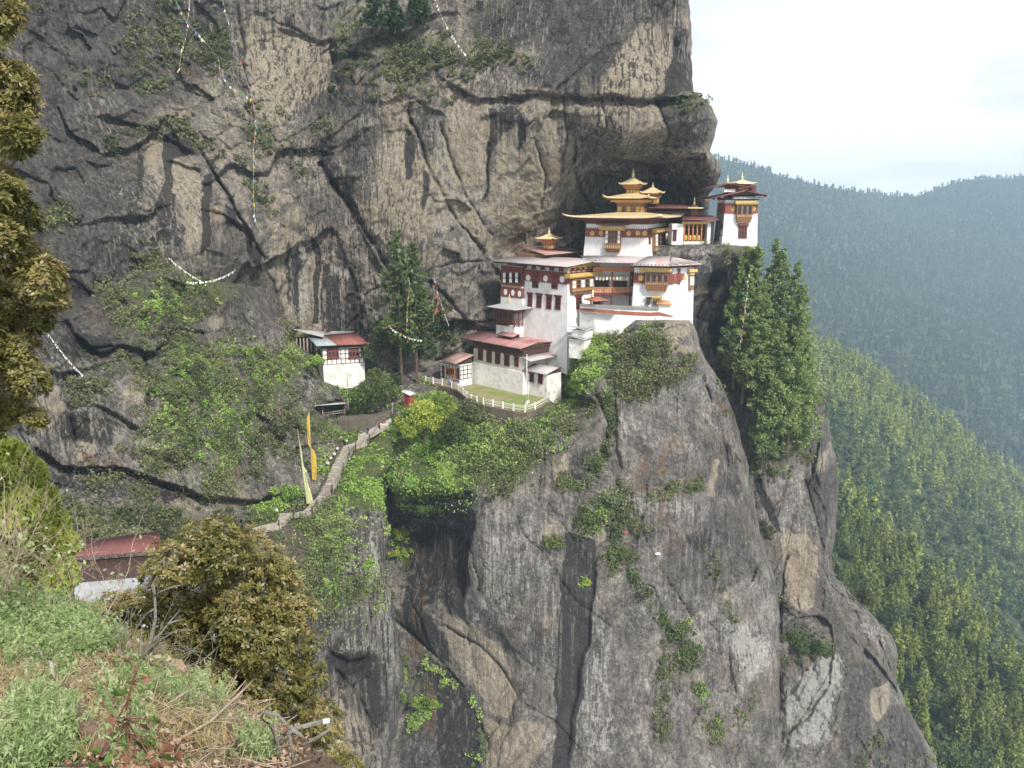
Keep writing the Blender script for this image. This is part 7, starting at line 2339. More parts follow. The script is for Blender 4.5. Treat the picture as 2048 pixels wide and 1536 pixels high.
def conifer_parts(h, r, rng, nb=70, per=16, leaf=.45, bare=.18, droop=.25, shape=1., tone0=.5, irregular=.3):
    """branch sprays round an upright trunk of height h"""
    cs = []; ts = []; br = []
    for i in range(nb):
        f = bare + (1 - bare) * (i + rng.random()) / nb
        ln = r * ((1 - f) ** shape * 1.05 + .05) * (1 - irregular * rng.random())
        if f < bare + .12: ln *= .4 + .6 * rng.random()
        a = rng.random() * 2 * math.pi
        d = np.array([math.cos(a), math.sin(a), .28 - droop * 1.6 * (1 - f)])
        p0 = np.array([0, 0, f * h])
        k = max(4, int(per * (.3 + ln / r)))
        t = rng.random(k) ** .6
        q = p0 + d * (ln * t)[:, None]
        q[:, 2] -= droop * ln * t ** 2 * .5
        side = np.array([-math.sin(a), math.cos(a), 0])
        q += side * (rng.normal(size=k) * ln * .16 * (1.1 - t * .6))[:, None]
        q[:, 2] += rng.normal(size=k) * (leaf * .35 + ln * .07)
        cs.append(q); ts.append(np.full(k, tone0 + rng.normal() * .13) + .22 * (t - .5) + rng.normal(size=k) * .1)
        br.append((p0, p0 + d * ln - np.array([0, 0, droop * ln * .5])))
    return np.concatenate(cs), np.concatenate(ts), br


def conifer(name, base, h, r, label, cat, mat, rng, group=None, lean=(0, 0), **kw):
    root = empty(name, base, label, cat, group)
    lf = kw.get('leaf', .45)
    cen, tone, br = conifer_parts(h, r, rng, **kw)
    cen[:, 0] += lean[0] * cen[:, 2]; cen[:, 1] += lean[1] * cen[:, 2]
    up = (cen - np.c_[np.zeros((len(cen), 2)), cen[:, 2]]); up /= np.linalg.norm(up, axis=1)[:, None] + 1e-6
    leaf_obj('crown', leaf_quads(cen, lf, tone, rng, aspect=2.2, up=up * .5 + np.array([0, 0, .15])), M[mat], root)
    mb = MB(); tr = max(.12, h * .012)
    mb.tube([Vector((0, 0, -1)), Vector((lean[0] * h * .5, lean[1] * h * .5, h * .5)), Vector((lean[0] * h, lean[1] * h, h * .98))], [tr, tr * .6, .03], 7)
    for p, q in br[::2]: mb.tube([Vector(p), Vector(q)], [tr * .18, .02], 4, False)
    me = bpy.data.meshes.new('trunk'); me.from_pydata([tuple(p) for p in mb.v], [], mb.f); me.materials.append(M['bark'])
    o = bpy.data.objects.new('trunk', me); C.objects.link(o); o.parent = root
    return root


# ------------------------------------------------------------------ shrubs over the cliffs (uncountable cover)
KEEP_CLEAR = [[(478, 1066, 11), (548, 1054, 12), (571, 1032, 12), (615, 1028, 12), (648, 998, 14), (663, 968, 14), (697, 896, 14), (727, 882, 16), (760, 858, 14), (792, 834, 12), (788, 806, 12), (774, 788, 12)], [(640, 826, 16), (665, 824, 20), (690, 822, 14)], [(596, 680, 12), (640, 720, 16), (690, 740, 34)],
              [(690, 856, 14), (750, 848, 16)], [(900, 790, 10), (960, 822, 8), (1050, 838, 8), (1104, 812, 8)], [(610, 940, 10), (625, 950, 10)], [(1160, 640, 14), (1230, 650, 22), (1290, 640, 10), (1350, 640, 16)]]


def scatter(S, strokes, n, rng, flat_bias=.0):
    mk = stroke_mask(S.wx, S.wy, strokes) * (1 - stroke_mask(S.px, S.py, KEEP_CLEAR))
    w = mk * (.1 + .9 * (fbm(S.p * .16 + 5, 3) > .0)) * np.clip(.25 + flat_bias * S.n[..., 2] + .75, .05, 2)
    w = w.ravel(); w = w / w.sum()
    i = rng.choice(len(w), n, p=w)
    return S.p.reshape(-1, 3)[i], S.n.reshape(-1, 3)[i]


def shrub_mass(name, label, items, mat, rng):
    """items: list of (points, normals, rmin, rmax, leaves, leafsize, tone)"""
    parts = []
    for pts, nor, r0, r1, k, ls, tone in items:
        n = len(pts)
        r = r0 + (r1 - r0) * rng.random(n) ** 2.4
        big = fbm(pts * .08 + 11, 3) * .25
        b = np.clip(rng.normal(tone, .17, n) + big * 1.3, 0, 1)
        kk = k
        c = pts + nor * (r * .3)[:, None] + np.array([0, 0, .25]) * r[:, None]
        q = ball(n * kk, rng, .35).reshape(n, kk, 3) * np.array([1, 1, .8])
        q = q * (1 + .35 * fbm(q * 1.6 + pts[:, None, :] * .7, 2))[..., None]
        cen = c[:, None, :] + q * r[:, None, None]
        tn = b[:, None] + rng.normal(0, .075, (n, kk)) + .12 * q[..., 2]  # tops lighter, undersides darker: shading painted into the leaf tone
        parts.append(leaf_quads(cen.reshape(-1, 3), ls, tn.ravel(), rng))
    o = leaf_obj(name, parts, M[mat])
    return tag(o, label, None, None, 'stuff')


rg = np.random.default_rng(21)
M['shrub_mid'] = leaf_mat('shrub_mid', [(.05, .085, .03), (.1, .15, .05), (.17, .22, .09), (.2, .24, .14)])
VEG_E = [[(230, 590, 40), (330, 580, 50), (420, 580, 60), (480, 590, 26)], [(250, 640, 40), (280, 680, 40)], [(330, 720, 60), (400, 740, 80), (480, 740, 70), (550, 730, 50), (610, 710, 30)], [(390, 820, 80), (470, 840, 80)], [(420, 900, 80), (340, 930, 40)],
         [(180, 760, 40), (160, 780, 30)], [(520, 900, 50), (480, 950, 40)], (.9, [(640, 850, 40), (610, 830, 30)]), (.8, [(560, 840, 40), (600, 900, 30)]), [(640, 1060, 60), (600, 1120, 60), (690, 1180, 60)], [(660, 1230, 40), (700, 1080, 40)], [(740, 860, 16)],
         (.5, [(300, 840, 50), (280, 900, 30)]), [(560, 660, 20), (570, 690, 26)], (.6, [(460, 1010, 30), (400, 960, 50)]), (.5, [(300, 520, 16), (320, 540, 30)]), (.9, [(140, 1040, 30), (280, 1060, 40), (420, 1060, 40)]), (.6, [(200, 960, 30), (330, 1000, 24)])]
VEG_E_LUSH = [[(720, 920, 46), (745, 975, 40), (700, 870, 26), (760, 880, 24)], [(600, 700, 30), (630, 720, 26), (560, 720, 24)], [(520, 1035, 20), (575, 1000, 24)], (.7, [(660, 880, 20), (650, 930, 16)]), [(640, 690, 16)], [(700, 810, 30), (680, 790, 26)], (.6, [(700, 1020, 40), (770, 1060, 12)]), (.8, [(380, 780, 60), (440, 880, 50)]), (.7, [(480, 730, 40), (560, 740, 30)]), (.6, [(300, 610, 40), (400, 590, 40)]), (.9, [(650, 1060, 40), (690, 1120, 40), (640, 1150, 30)])]
VEG_C = [[(1240, 700, 40), (1300, 690, 30), (1370, 730, 16)], [(1270, 760, 34), (1340, 730, 30)], [(1150, 790, 40), (1190, 760, 30), (1120, 830, 34)], [(960, 890, 50), (1040, 890, 50), (1090, 860, 30)], [(980, 940, 50), (1050, 940, 30)], (.8, [(1220, 870, 14), (1190, 930, 18)]), (.7, [(1120, 960, 16)]),
         [(1180, 1010, 26), (1170, 1050, 22)], [(1250, 1050, 34), (1230, 990, 26)], [(1240, 1110, 24)], (.8, [(1105, 1085, 14)]), (.8, [(1270, 1170, 12), (1310, 1230, 12)]), [(1360, 1260, 20), (1370, 1320, 22)], [(1400, 1420, 16), (1440, 1480, 14)], (.5, [(1300, 990, 16), (1390, 970, 16)]),
         (.5, [(1440, 720, 10), (1460, 830, 10)]), (.6, [(1330, 1300, 14), (1320, 1460, 14)]), (.4, [(1420, 1110, 14), (1460, 1240, 14)]), (.6, [(1500, 1400, 16), (1480, 1450, 12)])]
VEG_C_LUSH = [[(850, 850, 60), (900, 880, 50)], [(1190, 700, 26), (1160, 740, 24), (1200, 680, 16)], [(800, 920, 34), (860, 940, 50), (800, 980, 20)], [(880, 980, 14), (840, 1000, 14)], [(940, 900, 50), (1100, 830, 34)], [(800, 1075, 14), (810, 1110, 12), (800, 1060, 12)], (.8, [(1210, 1000, 22), (1180, 1040, 20)]),
              (.8, [(840, 1320, 14), (900, 1370, 10)]), (.8, [(850, 1410, 18), (820, 1450, 12)]), (.6, [(790, 1290, 10), (800, 1390, 10)]), (.8, [(1365, 1300, 14), (1370, 1240, 10)]), (.7, [(1170, 1165, 8)]), (.7, [(950, 1400, 10), (960, 1450, 8)]), (.7, [(945, 1520, 12)]), (.5, [(1400, 1380, 12), (1430, 1460, 12)]), [(1290, 660, 24)]]
VEG_A = [[(330, 80, 60), (400, 90, 40)], [(300, 140, 40), (250, 120, 24)], [(430, 60, 24), (440, 140, 16)], (.9, [(740, 90, 50), (800, 130, 60), (880, 130, 50)]), (.9, [(960, 110, 30), (1030, 115, 26)]), (.8, [(700, 170, 30), (900, 180, 20)]), (.8, [(540, 270, 40), (500, 230, 20)]), (.6, [(650, 250, 20)]),
         (.6, [(480, 330, 14), (540, 420, 14)]), (.6, [(180, 180, 26), (160, 160, 16)]), (.5, [(90, 30, 20)]), (.6, [(120, 430, 24), (90, 450, 16)]), (.9, [(1400, 195, 12), (1425, 212, 8)]), (.6, [(1370, 205, 14)]), (.9, [(300, 520, 30), (330, 530, 20)]), (.7, [(850, 640, 40), (900, 680, 30)]), (.4, [(600, 330, 24), (560, 300, 20)]), (.5, [(1435, 330, 6)]), (.5, [(230, 300, 20), (350, 250, 20), (430, 310, 18)])]
VEG_D = [[(1560, 800, 40), (1540, 860, 34), (1590, 900, 30)], [(1520, 930, 20), (1560, 940, 24)], (.8, [(1650, 790, 14), (1630, 830, 12)]), (.8, [(1540, 1060, 14), (1530, 1100, 12)]), [(1600, 1290, 26), (1630, 1300, 20), (1590, 1330, 18)], (.8, [(1710, 1180, 16), (1700, 1150, 16)]), (.6, [(1530, 1180, 10), (1590, 1220, 14)]), (.5, [(1760, 1480, 14), (1740, 1530, 16)]), (.5, [(1850, 1530, 20)])]
VEG_B = [[(1460, 500, 20), (1500, 500, 24)], (.8, [(1400, 495, 12)]), [(1430, 740, 20), (1450, 780, 20)], [(1500, 780, 30), (1480, 820, 30)]]
e1 = scatter(SE, VEG_E, 1350, rg); e2 = scatter(SE, VEG_E_LUSH, 1500, rg)
c1 = scatter(SCs, VEG_C, 1500, rg); c3 = scatter(SCs, [[(1240, 690, 30), (1310, 690, 30), (1370, 720, 14)], [(1270, 750, 36), (1340, 740, 26)], [(1270, 800, 16)], [(1110, 840, 26), (1060, 870, 26)]], 420, rg); c4 = scatter(SCs, [[(1195, 670, 16), (1190, 720, 22), (1160, 770, 24), (1130, 810, 20)], [(1225, 700, 16)]], 420, rg); c2 = scatter(SCs, VEG_C_LUSH, 1300, rg)
a1 = scatter(SA, VEG_A, 1300, rg); d1 = scatter(SD, VEG_D, 500, rg); b1 = scatter(SB, VEG_B, 160, rg)
shrub_mass('hillside_shrubs', 'grey green scrub covering the slope left of the steps', [(*e1, .4, 2.3, 80, .25, .4), (*scatter(SE, VEG_E, 900, rg), .2, .5, 14, .24, .7)], 'shrub', rg)
shrub_mass('cliff_shrubs', 'grey green scrub clinging to the monastery spur', [(*c1, .3, 1.5, 50, .25, .42), (*c3, .5, 1.9, 70, .26, .62), (*d1, .4, 1.4, 50, .27, .3), (*b1, .4, 1.2, 50, .27, .35)], 'shrub', rg)
shrub_mass('ledge_shrubs', 'dark scrub growing on ledges of the high cliff', [(*a1, .4, 1.7, 44, .33, .36)], 'shrub', rg)
shrub_mass('lush_plants', 'bright green weeds and ferns on the banks around the lawn and steps', [(*e2, .25, .9, 40, .24, .45), (*c2, .3, 1.2, 44, .25, .5), (*c4, .4, 1.2, 50, .25, .6)], 'shrub_lush', rg)
STRIP = [[(1218, 790, 8), (1222, 870, 9), (1195, 930, 10), (1175, 970, 6)], [(1130, 960, 10), (1165, 975, 8)], [(1265, 1150, 7), (1300, 1200, 8), (1330, 1250, 7), (1360, 1300, 7)], [(1385, 1260, 10), (1370, 1310, 10)], [(1390, 1370, 7), (1420, 1420, 8), (1455, 1490, 10)], [(1320, 1460, 8)], [(1495, 1330, 5), (1505, 1420, 6)],
         [(1235, 1080, 9), (1225, 1150, 6)], [(785, 1180, 5), (790, 1300, 6), (850, 1360, 6), (900, 1400, 5)], [(955, 1440, 6), (965, 1500, 5)], [(1345, 980, 8), (1400, 975, 8)], [(1560, 1060, 7), (1545, 1100, 8)]]
KEEP_N = lambda S, n: scatter(S, STRIP, n, rg)
shrub_mass('crack_plants', 'green plants rooted along the cracks of the sheer spur', [(*KEEP_N(SCs, 420), .3, 1.15, 46, .25, .5)], 'shrub_mid', rg)
# low turf on all green banks
TURF = [[(720, 920, 60), (745, 990, 50), (700, 860, 40), (640, 850, 30)], [(520, 1040, 26), (570, 1010, 26)], [(640, 1080, 80), (700, 1180, 60)], [(420, 820, 120)], [(600, 700, 50)], [(700, 810, 50)]]
t1 = scatter(SE, TURF, 14000, rg); t2 = scatter(SCs, [[(850, 880, 80), (950, 890, 80), (1080, 850, 50)], [(1180, 720, 50), (1260, 730, 60)], [(840, 960, 50)], [(800, 900, 40), (820, 980, 30), (900, 960, 50), (980, 920, 40)]], 22000, rg)
o = leaf_obj('turf', [leaf_quads(p + n * .1, .26, np.clip(rg.normal(.5, .2, len(p)) + .3 * fbm(p * .1, 2), 0, 1), rg, aspect=1.8, up=np.array([0, 0, .5])) for p, n in (t1, t2)], M['shrub_lush'])
tag(o, 'short rough grass on the green banks', None, None, 'stuff')


# ------------------------------------------------------------------ single trees and bushes about the monastery
rt = np.random.default_rng(5)
def base_at(x, y, D): return V3(x, y, D)


def tall_tree(x, yb, yt, D, rng, label):
    """two tall hemlock-like trees with bare trunks and flat tiers"""
    b = V3(x, yb, D); h = V3(x, yt, D).z - b.z
    conifer('tall_tree', b, h, 8., label, 'tree', 'needle_tall', rng, None, nb=95, per=34, leaf=.55, bare=.22, droop=.02, shape=.6, tone0=.6, irregular=.65)


M['leaf_mid'] = leaf_mat('mid_leaves', [(0.039, 0.0715, 0.0234), (0.091, 0.137, 0.039), (0.156, 0.208, 0.065), (0.234, 0.26, 0.091)])
M['needle_tall'] = leaf_mat('tier_needles', [(0.027, 0.0525, 0.027), (0.06, 0.0975, 0.042), (0.112, 0.158, 0.06), (0.195, 0.225, 0.09)])
tall_tree(803, 757, 458, 176.5, rt, 'tallest sparse dark conifer with a bare trunk left of the longhouse')
tall_tree(834, 757, 490, 177.5, rt, 'second tall dark conifer hung with prayer flags beside the tallest')
bush = lambda n, sp, hz, rng: [(rng.normal() * sp, rng.normal() * sp * .8, hz * (.35 + .65 * rng.random()), sp * rng.uniform(.5, .8), sp * rng.uniform(.5, .8), sp * rng.uniform(.4, .65)) for _ in range(n)]
broad_tree('understorey_tree', V3(770, 745, 180), 9, [(-3, 0, 5, 2.6, 2, 2), (1, 0, 7.5, 2.6, 2, 2.2), (4, 1, 5, 2.5, 2, 2.), (7.5, 1, 8, 2.6, 2, 2.4), (9.5, 1, 5, 2.6, 2, 2.3), (-1, -.5, 10.5, 2., 1.6, 1.8), (11, 1, 11, 2., 1.6, 1.8), (4, -.5, 10, 2.4, 2, 2)], 'dense dark broadleaf thicket around the trunks of the two tall conifers', 'tree', 'leaf_dark', 95, .34, rt, tone0=.4)
broad_tree('round_tree', V3(752, 822, 169.5), 9.5, [(-3, -1, 3.6, 2.6, 2.2, 1.8), (-1, -1.2, 5.4, 2.6, 2.2, 2.), (1.6, -.6, 7, 2.4, 2.2, 1.9), (3.4, 0, 4.6, 2.3, 2, 1.8), (1, -1.6, 3.2, 2.5, 2, 1.6), (-3.6, 0, 2.2, 1.8, 1.6, 1.2), (.2, -1, 8.7, 1.7, 1.5, 1.2), (4.4, 0, 7.2, 1.6, 1.5, 1.3)], 'rounded mid green tree beside the upper steps', 'tree', 'leaf_mid', 120, .3, rt, tone0=.45)

for x, y, D, sc, tone, lab, mt in ((850, 892, 156, 1.15, .62, 'bright yellow green tree at the middle of the bank below the fence', 'leaf_bright'), (822, 872, 161, .8, .35, 'light green tree at the left of the bank below the fence', 'leaf_bright'),
                                   (882, 858, 160.5, .95, .3, 'soft green tree directly under the fence bend', 'leaf_bright'), (905, 905, 152.5, .9, .28, 'dull green tree right of the bright one on the bank', 'leaf_mid'), (938, 868, 156, .9, .5, 'grey green bush under the lawn fence', 'shrub')):
    lb = [(a * sc, b * sc, c * sc, r * sc, r * sc, r * .8 * sc) for a, b, c, r in ((-2, 0, 4, 2.1), (0, -.5, 5.6, 2.3), (2, 0, 4.4, 2.1), (.4, -1, 7.4, 1.7), (-1.2, .5, 6.6, 1.6), (2.2, .3, 6.2, 1.5), (-2.8, .2, 2.6, 1.5), (2.9, .2, 2.8, 1.6))]
    broad_tree('small_tree', V3(x, y, D), 7 * sc, lb, lab, 'tree', mt, 110, .27, rt, tone0=tone, trunk_r=.14)
# pines right of the monastery
PK = 1.5
PINES = [(1466, 770, 512, 186, 3.3), (1492, 700, 500, 189, 3.4), (1484, 800, 545, 184, 3.2), (1500, 790, 492, 187, 3.6), (1523, 815, 478, 188, 4.2), (1512, 850, 560, 182, 4.0), (1543, 850, 497, 186, 4.6), (1566, 860, 522, 185, 4.6), (1588, 850, 570, 186, 4.4), (1548, 905, 640, 180, 4.4), (1574, 900, 610, 181, 4.6), (1532, 930, 740, 179, 3.8), (1596, 915, 690, 183, 4.2)]
pl = ['slim pine furthest left at the foot of the streaked wall', 'pine growing from the shelf right below the tower', 'leftmost slim pine beside the streaked wall under the tower', 'pine directly under the tower wall with a straight trunk', 'tallest pine reaching the foot of the white tower', 'pine with a bare lower trunk in front of the tallest', 'broad tall pine in the middle of the clump', 'tall pine right of the middle of the clump', 'rightmost tall pine against the hazy mountain', 'lower front pine at the centre of the clump', 'lower front pine at the right of the clump', 'short lowest pine at the foot of the clump', 'short right hand pine above the buttress edge']
for i, ((x, yb, yt, D, r), lab) in enumerate(zip(PINES, pl)):
    b = V3(x, yb, D); h = V3(x, yt, D).z - b.z
    conifer('pine_tree', b, h, r * PK, lab, 'tree', 'needle', rt, 'pines right of the monastery', lean=(rt.normal() * .015, 0), nb=int(70 + h * 1.6), per=78, leaf=.31, bare=.14, droop=.1, shape=.68, tone0=.68 + rt.normal() * .08, irregular=.4)
# high ledge trees
for x, yb, yt, D, r, lab in ((752, 60, -30, 205, 4.2, 'left conifer on the high green ledge'), (838, 48, -40, 207, 4.2, 'right conifer on the high green ledge'), (790, 58, -6, 206, 3., 'small conifer between the two on the high ledge')):
    b = V3(x, yb, D); h = V3(x, yt, D).z - b.z
    conifer('ledge_conifer', b, h, r, lab, 'tree', 'needle_dark', rt, 'conifers on the high ledge', nb=60, per=18, leaf=.55, bare=.05, droop=.15, shape=.7, tone0=.5)




def solo_bush(S, x, y, r, mat, tone, lab, leaf=.25, name='bush', up=.6):
    d = S.at(x, y)
    p = V3(x, y + 2, d - .2)
    lobes = [(rt.normal() * r * .6, -abs(rt.normal()) * r * .25, r * (-.3 + 1.3 * rt.random()) * up, r * rt.uniform(.25, .5), r * rt.uniform(.25, .45), r * rt.uniform(.22, .42)) for _ in range(11)]
    broad_tree(name, p, r, lobes, lab, 'bush', mat, 230, leaf, rt, tone0=tone, trunk_r=.08)


solo_bush(SB, 1497, 512, 3.2, 'leaf_bright', .35, 'bright green bushy growth right under the white tower')
solo_bush(SE, 577, 985, 2.3, 'shrub_lush', .25, 'round dark green bush left of the pale banner pole')
solo_bush(SE, 268, 930, 2.2, 'leaf_bright', .3, 'fresh light green bush under the left rock overhang')
solo_bush(SE, 170, 775, 3.0, 'shrub', .55, 'grey green bush leaning over the left rock wall')
solo_bush(SE, 245, 655, 3.2, 'shrub_lush', .3, 'leafy green bush on the rocks at middle left')
solo_bush(SE, 305, 655, 1.6, 'shrub_lush', .4, 'small bright bush beside the rock at middle left')
solo_bush(SE, 640, 720, 2.0, 'shrub_lush', .5, 'light green bush in front of the patched roof house')
solo_bush(SCs, 1105, 1085, 2.0, 'leaf_mid', .7, 'isolated round yellow green bush on the bare cliff')
solo_bush(SCs, 1172, 1035, 2.6, 'shrub_mid', .4, 'leafy green bush on the cliff right of the isolated round one')
solo_bush(SCs, 1215, 1000, 2.4, 'shrub_mid', .75, 'bluish green bush high on the cliff crack')
solo_bush(SCs, 1275, 1050, 3.0, 'shrub', .7, 'spreading pale bush on the right of the cliff crack')
solo_bush(SCs, 1240, 1110, 2.4, 'shrub_mid', .5, 'bush with a caught white scrap below the spreading pale one')
solo_bush(SCs, 1170, 1166, 1.1, 'leaf_bright', .5, 'tiny yellow green bush on the dark stain')
solo_bush(SCs, 800, 1065, 2.2, 'leaf_bright', .5, 'vivid green bush on the lip of the dark gully')
solo_bush(SCs, 806, 1105, 1.8, 'leaf_bright', .4, 'vivid green bush hanging below the gully lip')
solo_bush(SCs, 855, 1408, 2.2, 'leaf_bright', .2, 'green bush low in the dark gully')
solo_bush(SCs, 1365, 1255, 2.0, 'shrub_mid', .6, 'green bush halfway down the right of the spur')
solo_bush(SCs, 1375, 1300, 2.0, 'shrub_mid', .5, 'green bush just below the halfway one on the spur')
solo_bush(SD, 1620, 1300, 3.4, 'leaf_dark', .6, 'wide dark bush in the hollow at the foot of the tan scar')
solo_bush(SD, 1590, 1275, 2.6, 'leaf_dark', .8, 'dark bush at the upper left of the hollow by the tan scar')
solo_bush(SD, 1712, 1195, 3.4, 'shrub', .2, 'brownish overhanging bush on the right edge of the buttress')
solo_bush(SE, 560, 855, 2.4, 'shrub', .2, 'dark bush beside the boulder left of the yellow banner')
solo_bush(SE, 420, 600, 3.0, 'shrub', .75, 'wide pale bush below the row of white flags')


# ------------------------------------------------------------------ forest
def low_conifer(rng, n=150, h=1., r=.2, tone0=.5, nb=26, droop=.18, leaf=.085):
    cen, tone, _ = conifer_parts(h, r, rng, nb=nb, per=n / nb, leaf=leaf, bare=.06, droop=droop, shape=.8, tone0=tone0, irregular=.3)
    up = (cen - np.c_[np.zeros((len(cen), 2)), cen[:, 2]]); up /= np.linalg.norm(up, axis=1)[:, None] + 1e-6
    return leaf_quads(cen, leaf, tone, rng, aspect=1.7, up=up * .5 + np.array([0, 0, .3]))


def low_broad(rng, n=150, h=1., w=.42, tone0=.4, leaf=.11):
    lobes = [(rng.normal() * w * .35, rng.normal() * w * .35, h * rng.uniform(.4, .8), w * rng.uniform(.35, .6), w * rng.uniform(.35, .6), h * rng.uniform(.14, .24)) for _ in range(7)]
    cs = []; ts = []
    for l in lobes:
        k = n // 7
        cs.append(ball(k, rng, .6) * np.array(l[3:]) + np.array(l[:3])); ts.append(np.full(k, tone0 + rng.normal() * .12) + rng.normal(size=k) * .1)
    return leaf_quads(np.concatenate(cs), leaf, np.concatenate(ts), rng)


M['forest_conifer'] = leaf_mat('forest_conifer', [(.06, .095, .026), (.15, .2, .05), (.26, .31, .08), (.38, .41, .13)], .6, .3)
M['forest_broad'] = leaf_mat('forest_broad', [(.03, .055, .022), (.07, .11, .04), (.12, .165, .06), (.2, .2, .085)], .6, .3)
M['forest_far'] = leaf_mat('forest_far', [(0.024, 0.042, 0.0192), (0.054, 0.084, 0.0336), (0.096, 0.132, 0.048)], .7, .2)


def forest_points(px, py, D, p, space_px, rng, x0=1300, x1=2200):
    """jittered points over a slope sheet, spaced in the size trees have there"""
    H, W = px.shape
    out = []
    y = py.min()
    for r in range(H):
        pass
    fi = rng.random((H, W))
    cell = (px[0, 1] - px[0, 0]) * np.gradient(py, axis=0)
    dens = cell / (space_px(D) ** 2)
    cnt = np.floor(dens + fi).astype(int)
    ii, jj = np.nonzero((cnt > 0) & (px > x0) & (px < x1))
    P0 = []
    for k in range(int(cnt.max()) if len(cnt) else 0):
        m = cnt[ii, jj] > k
        a, b = ii[m], jj[m]
        u, v = rng.random(len(a)), rng.random(len(a))
        a2, b2 = np.minimum(a + 1, H - 1), np.minimum(b + 1, W - 1)
        q = (p[a, b] * ((1 - u) * (1 - v))[:, None] + p[a2, b] * (u * (1 - v))[:, None] + p[a, b2] * ((1 - u) * v)[:, None] + p[a2, b2] * (u * v)[:, None])
        P0.append(q)
    return np.concatenate(P0)


def stuff_forest(name, label, pts, hs, kinds, protos, mat, rng, tone=None):
    parts = []
    for k, (V, F, T) in enumerate(protos):
        sel = kinds == k
        if not sel.any(): continue
        q = pts[sel]; s = hs[sel]; n = len(q)
        a = rng.random(n) * 2 * math.pi
        ca, sa = np.cos(a)[:, None], np.sin(a)[:, None]
        X = V[None, :, 0] * ca - V[None, :, 1] * sa; Y = V[None, :, 0] * sa + V[None, :, 1] * ca
        Z = np.repeat(V[None, :, 2], n, 0)
        W_s = s[:, None] * rng.uniform(.8, 1.2, (n, 1))
        vv = np.stack([X * W_s + q[:, :1], Y * W_s + q[:, 1:2], Z * s[:, None] + q[:, 2:3] - .3], -1).reshape(-1, 3)
        ff = (F[None] + (np.arange(n) * len(V))[:, None, None]).reshape(-1, 4)
        dt = (tone[sel] if tone is not None else rng.normal(0, .1, n))
        parts.append((vv, ff, np.clip(np.repeat(T[None], n, 0) + dt[:, None], 0, 1).ravel()))
    o = leaf_obj(name, parts, M[mat])
    return tag(o, label, None, None, 'stuff')


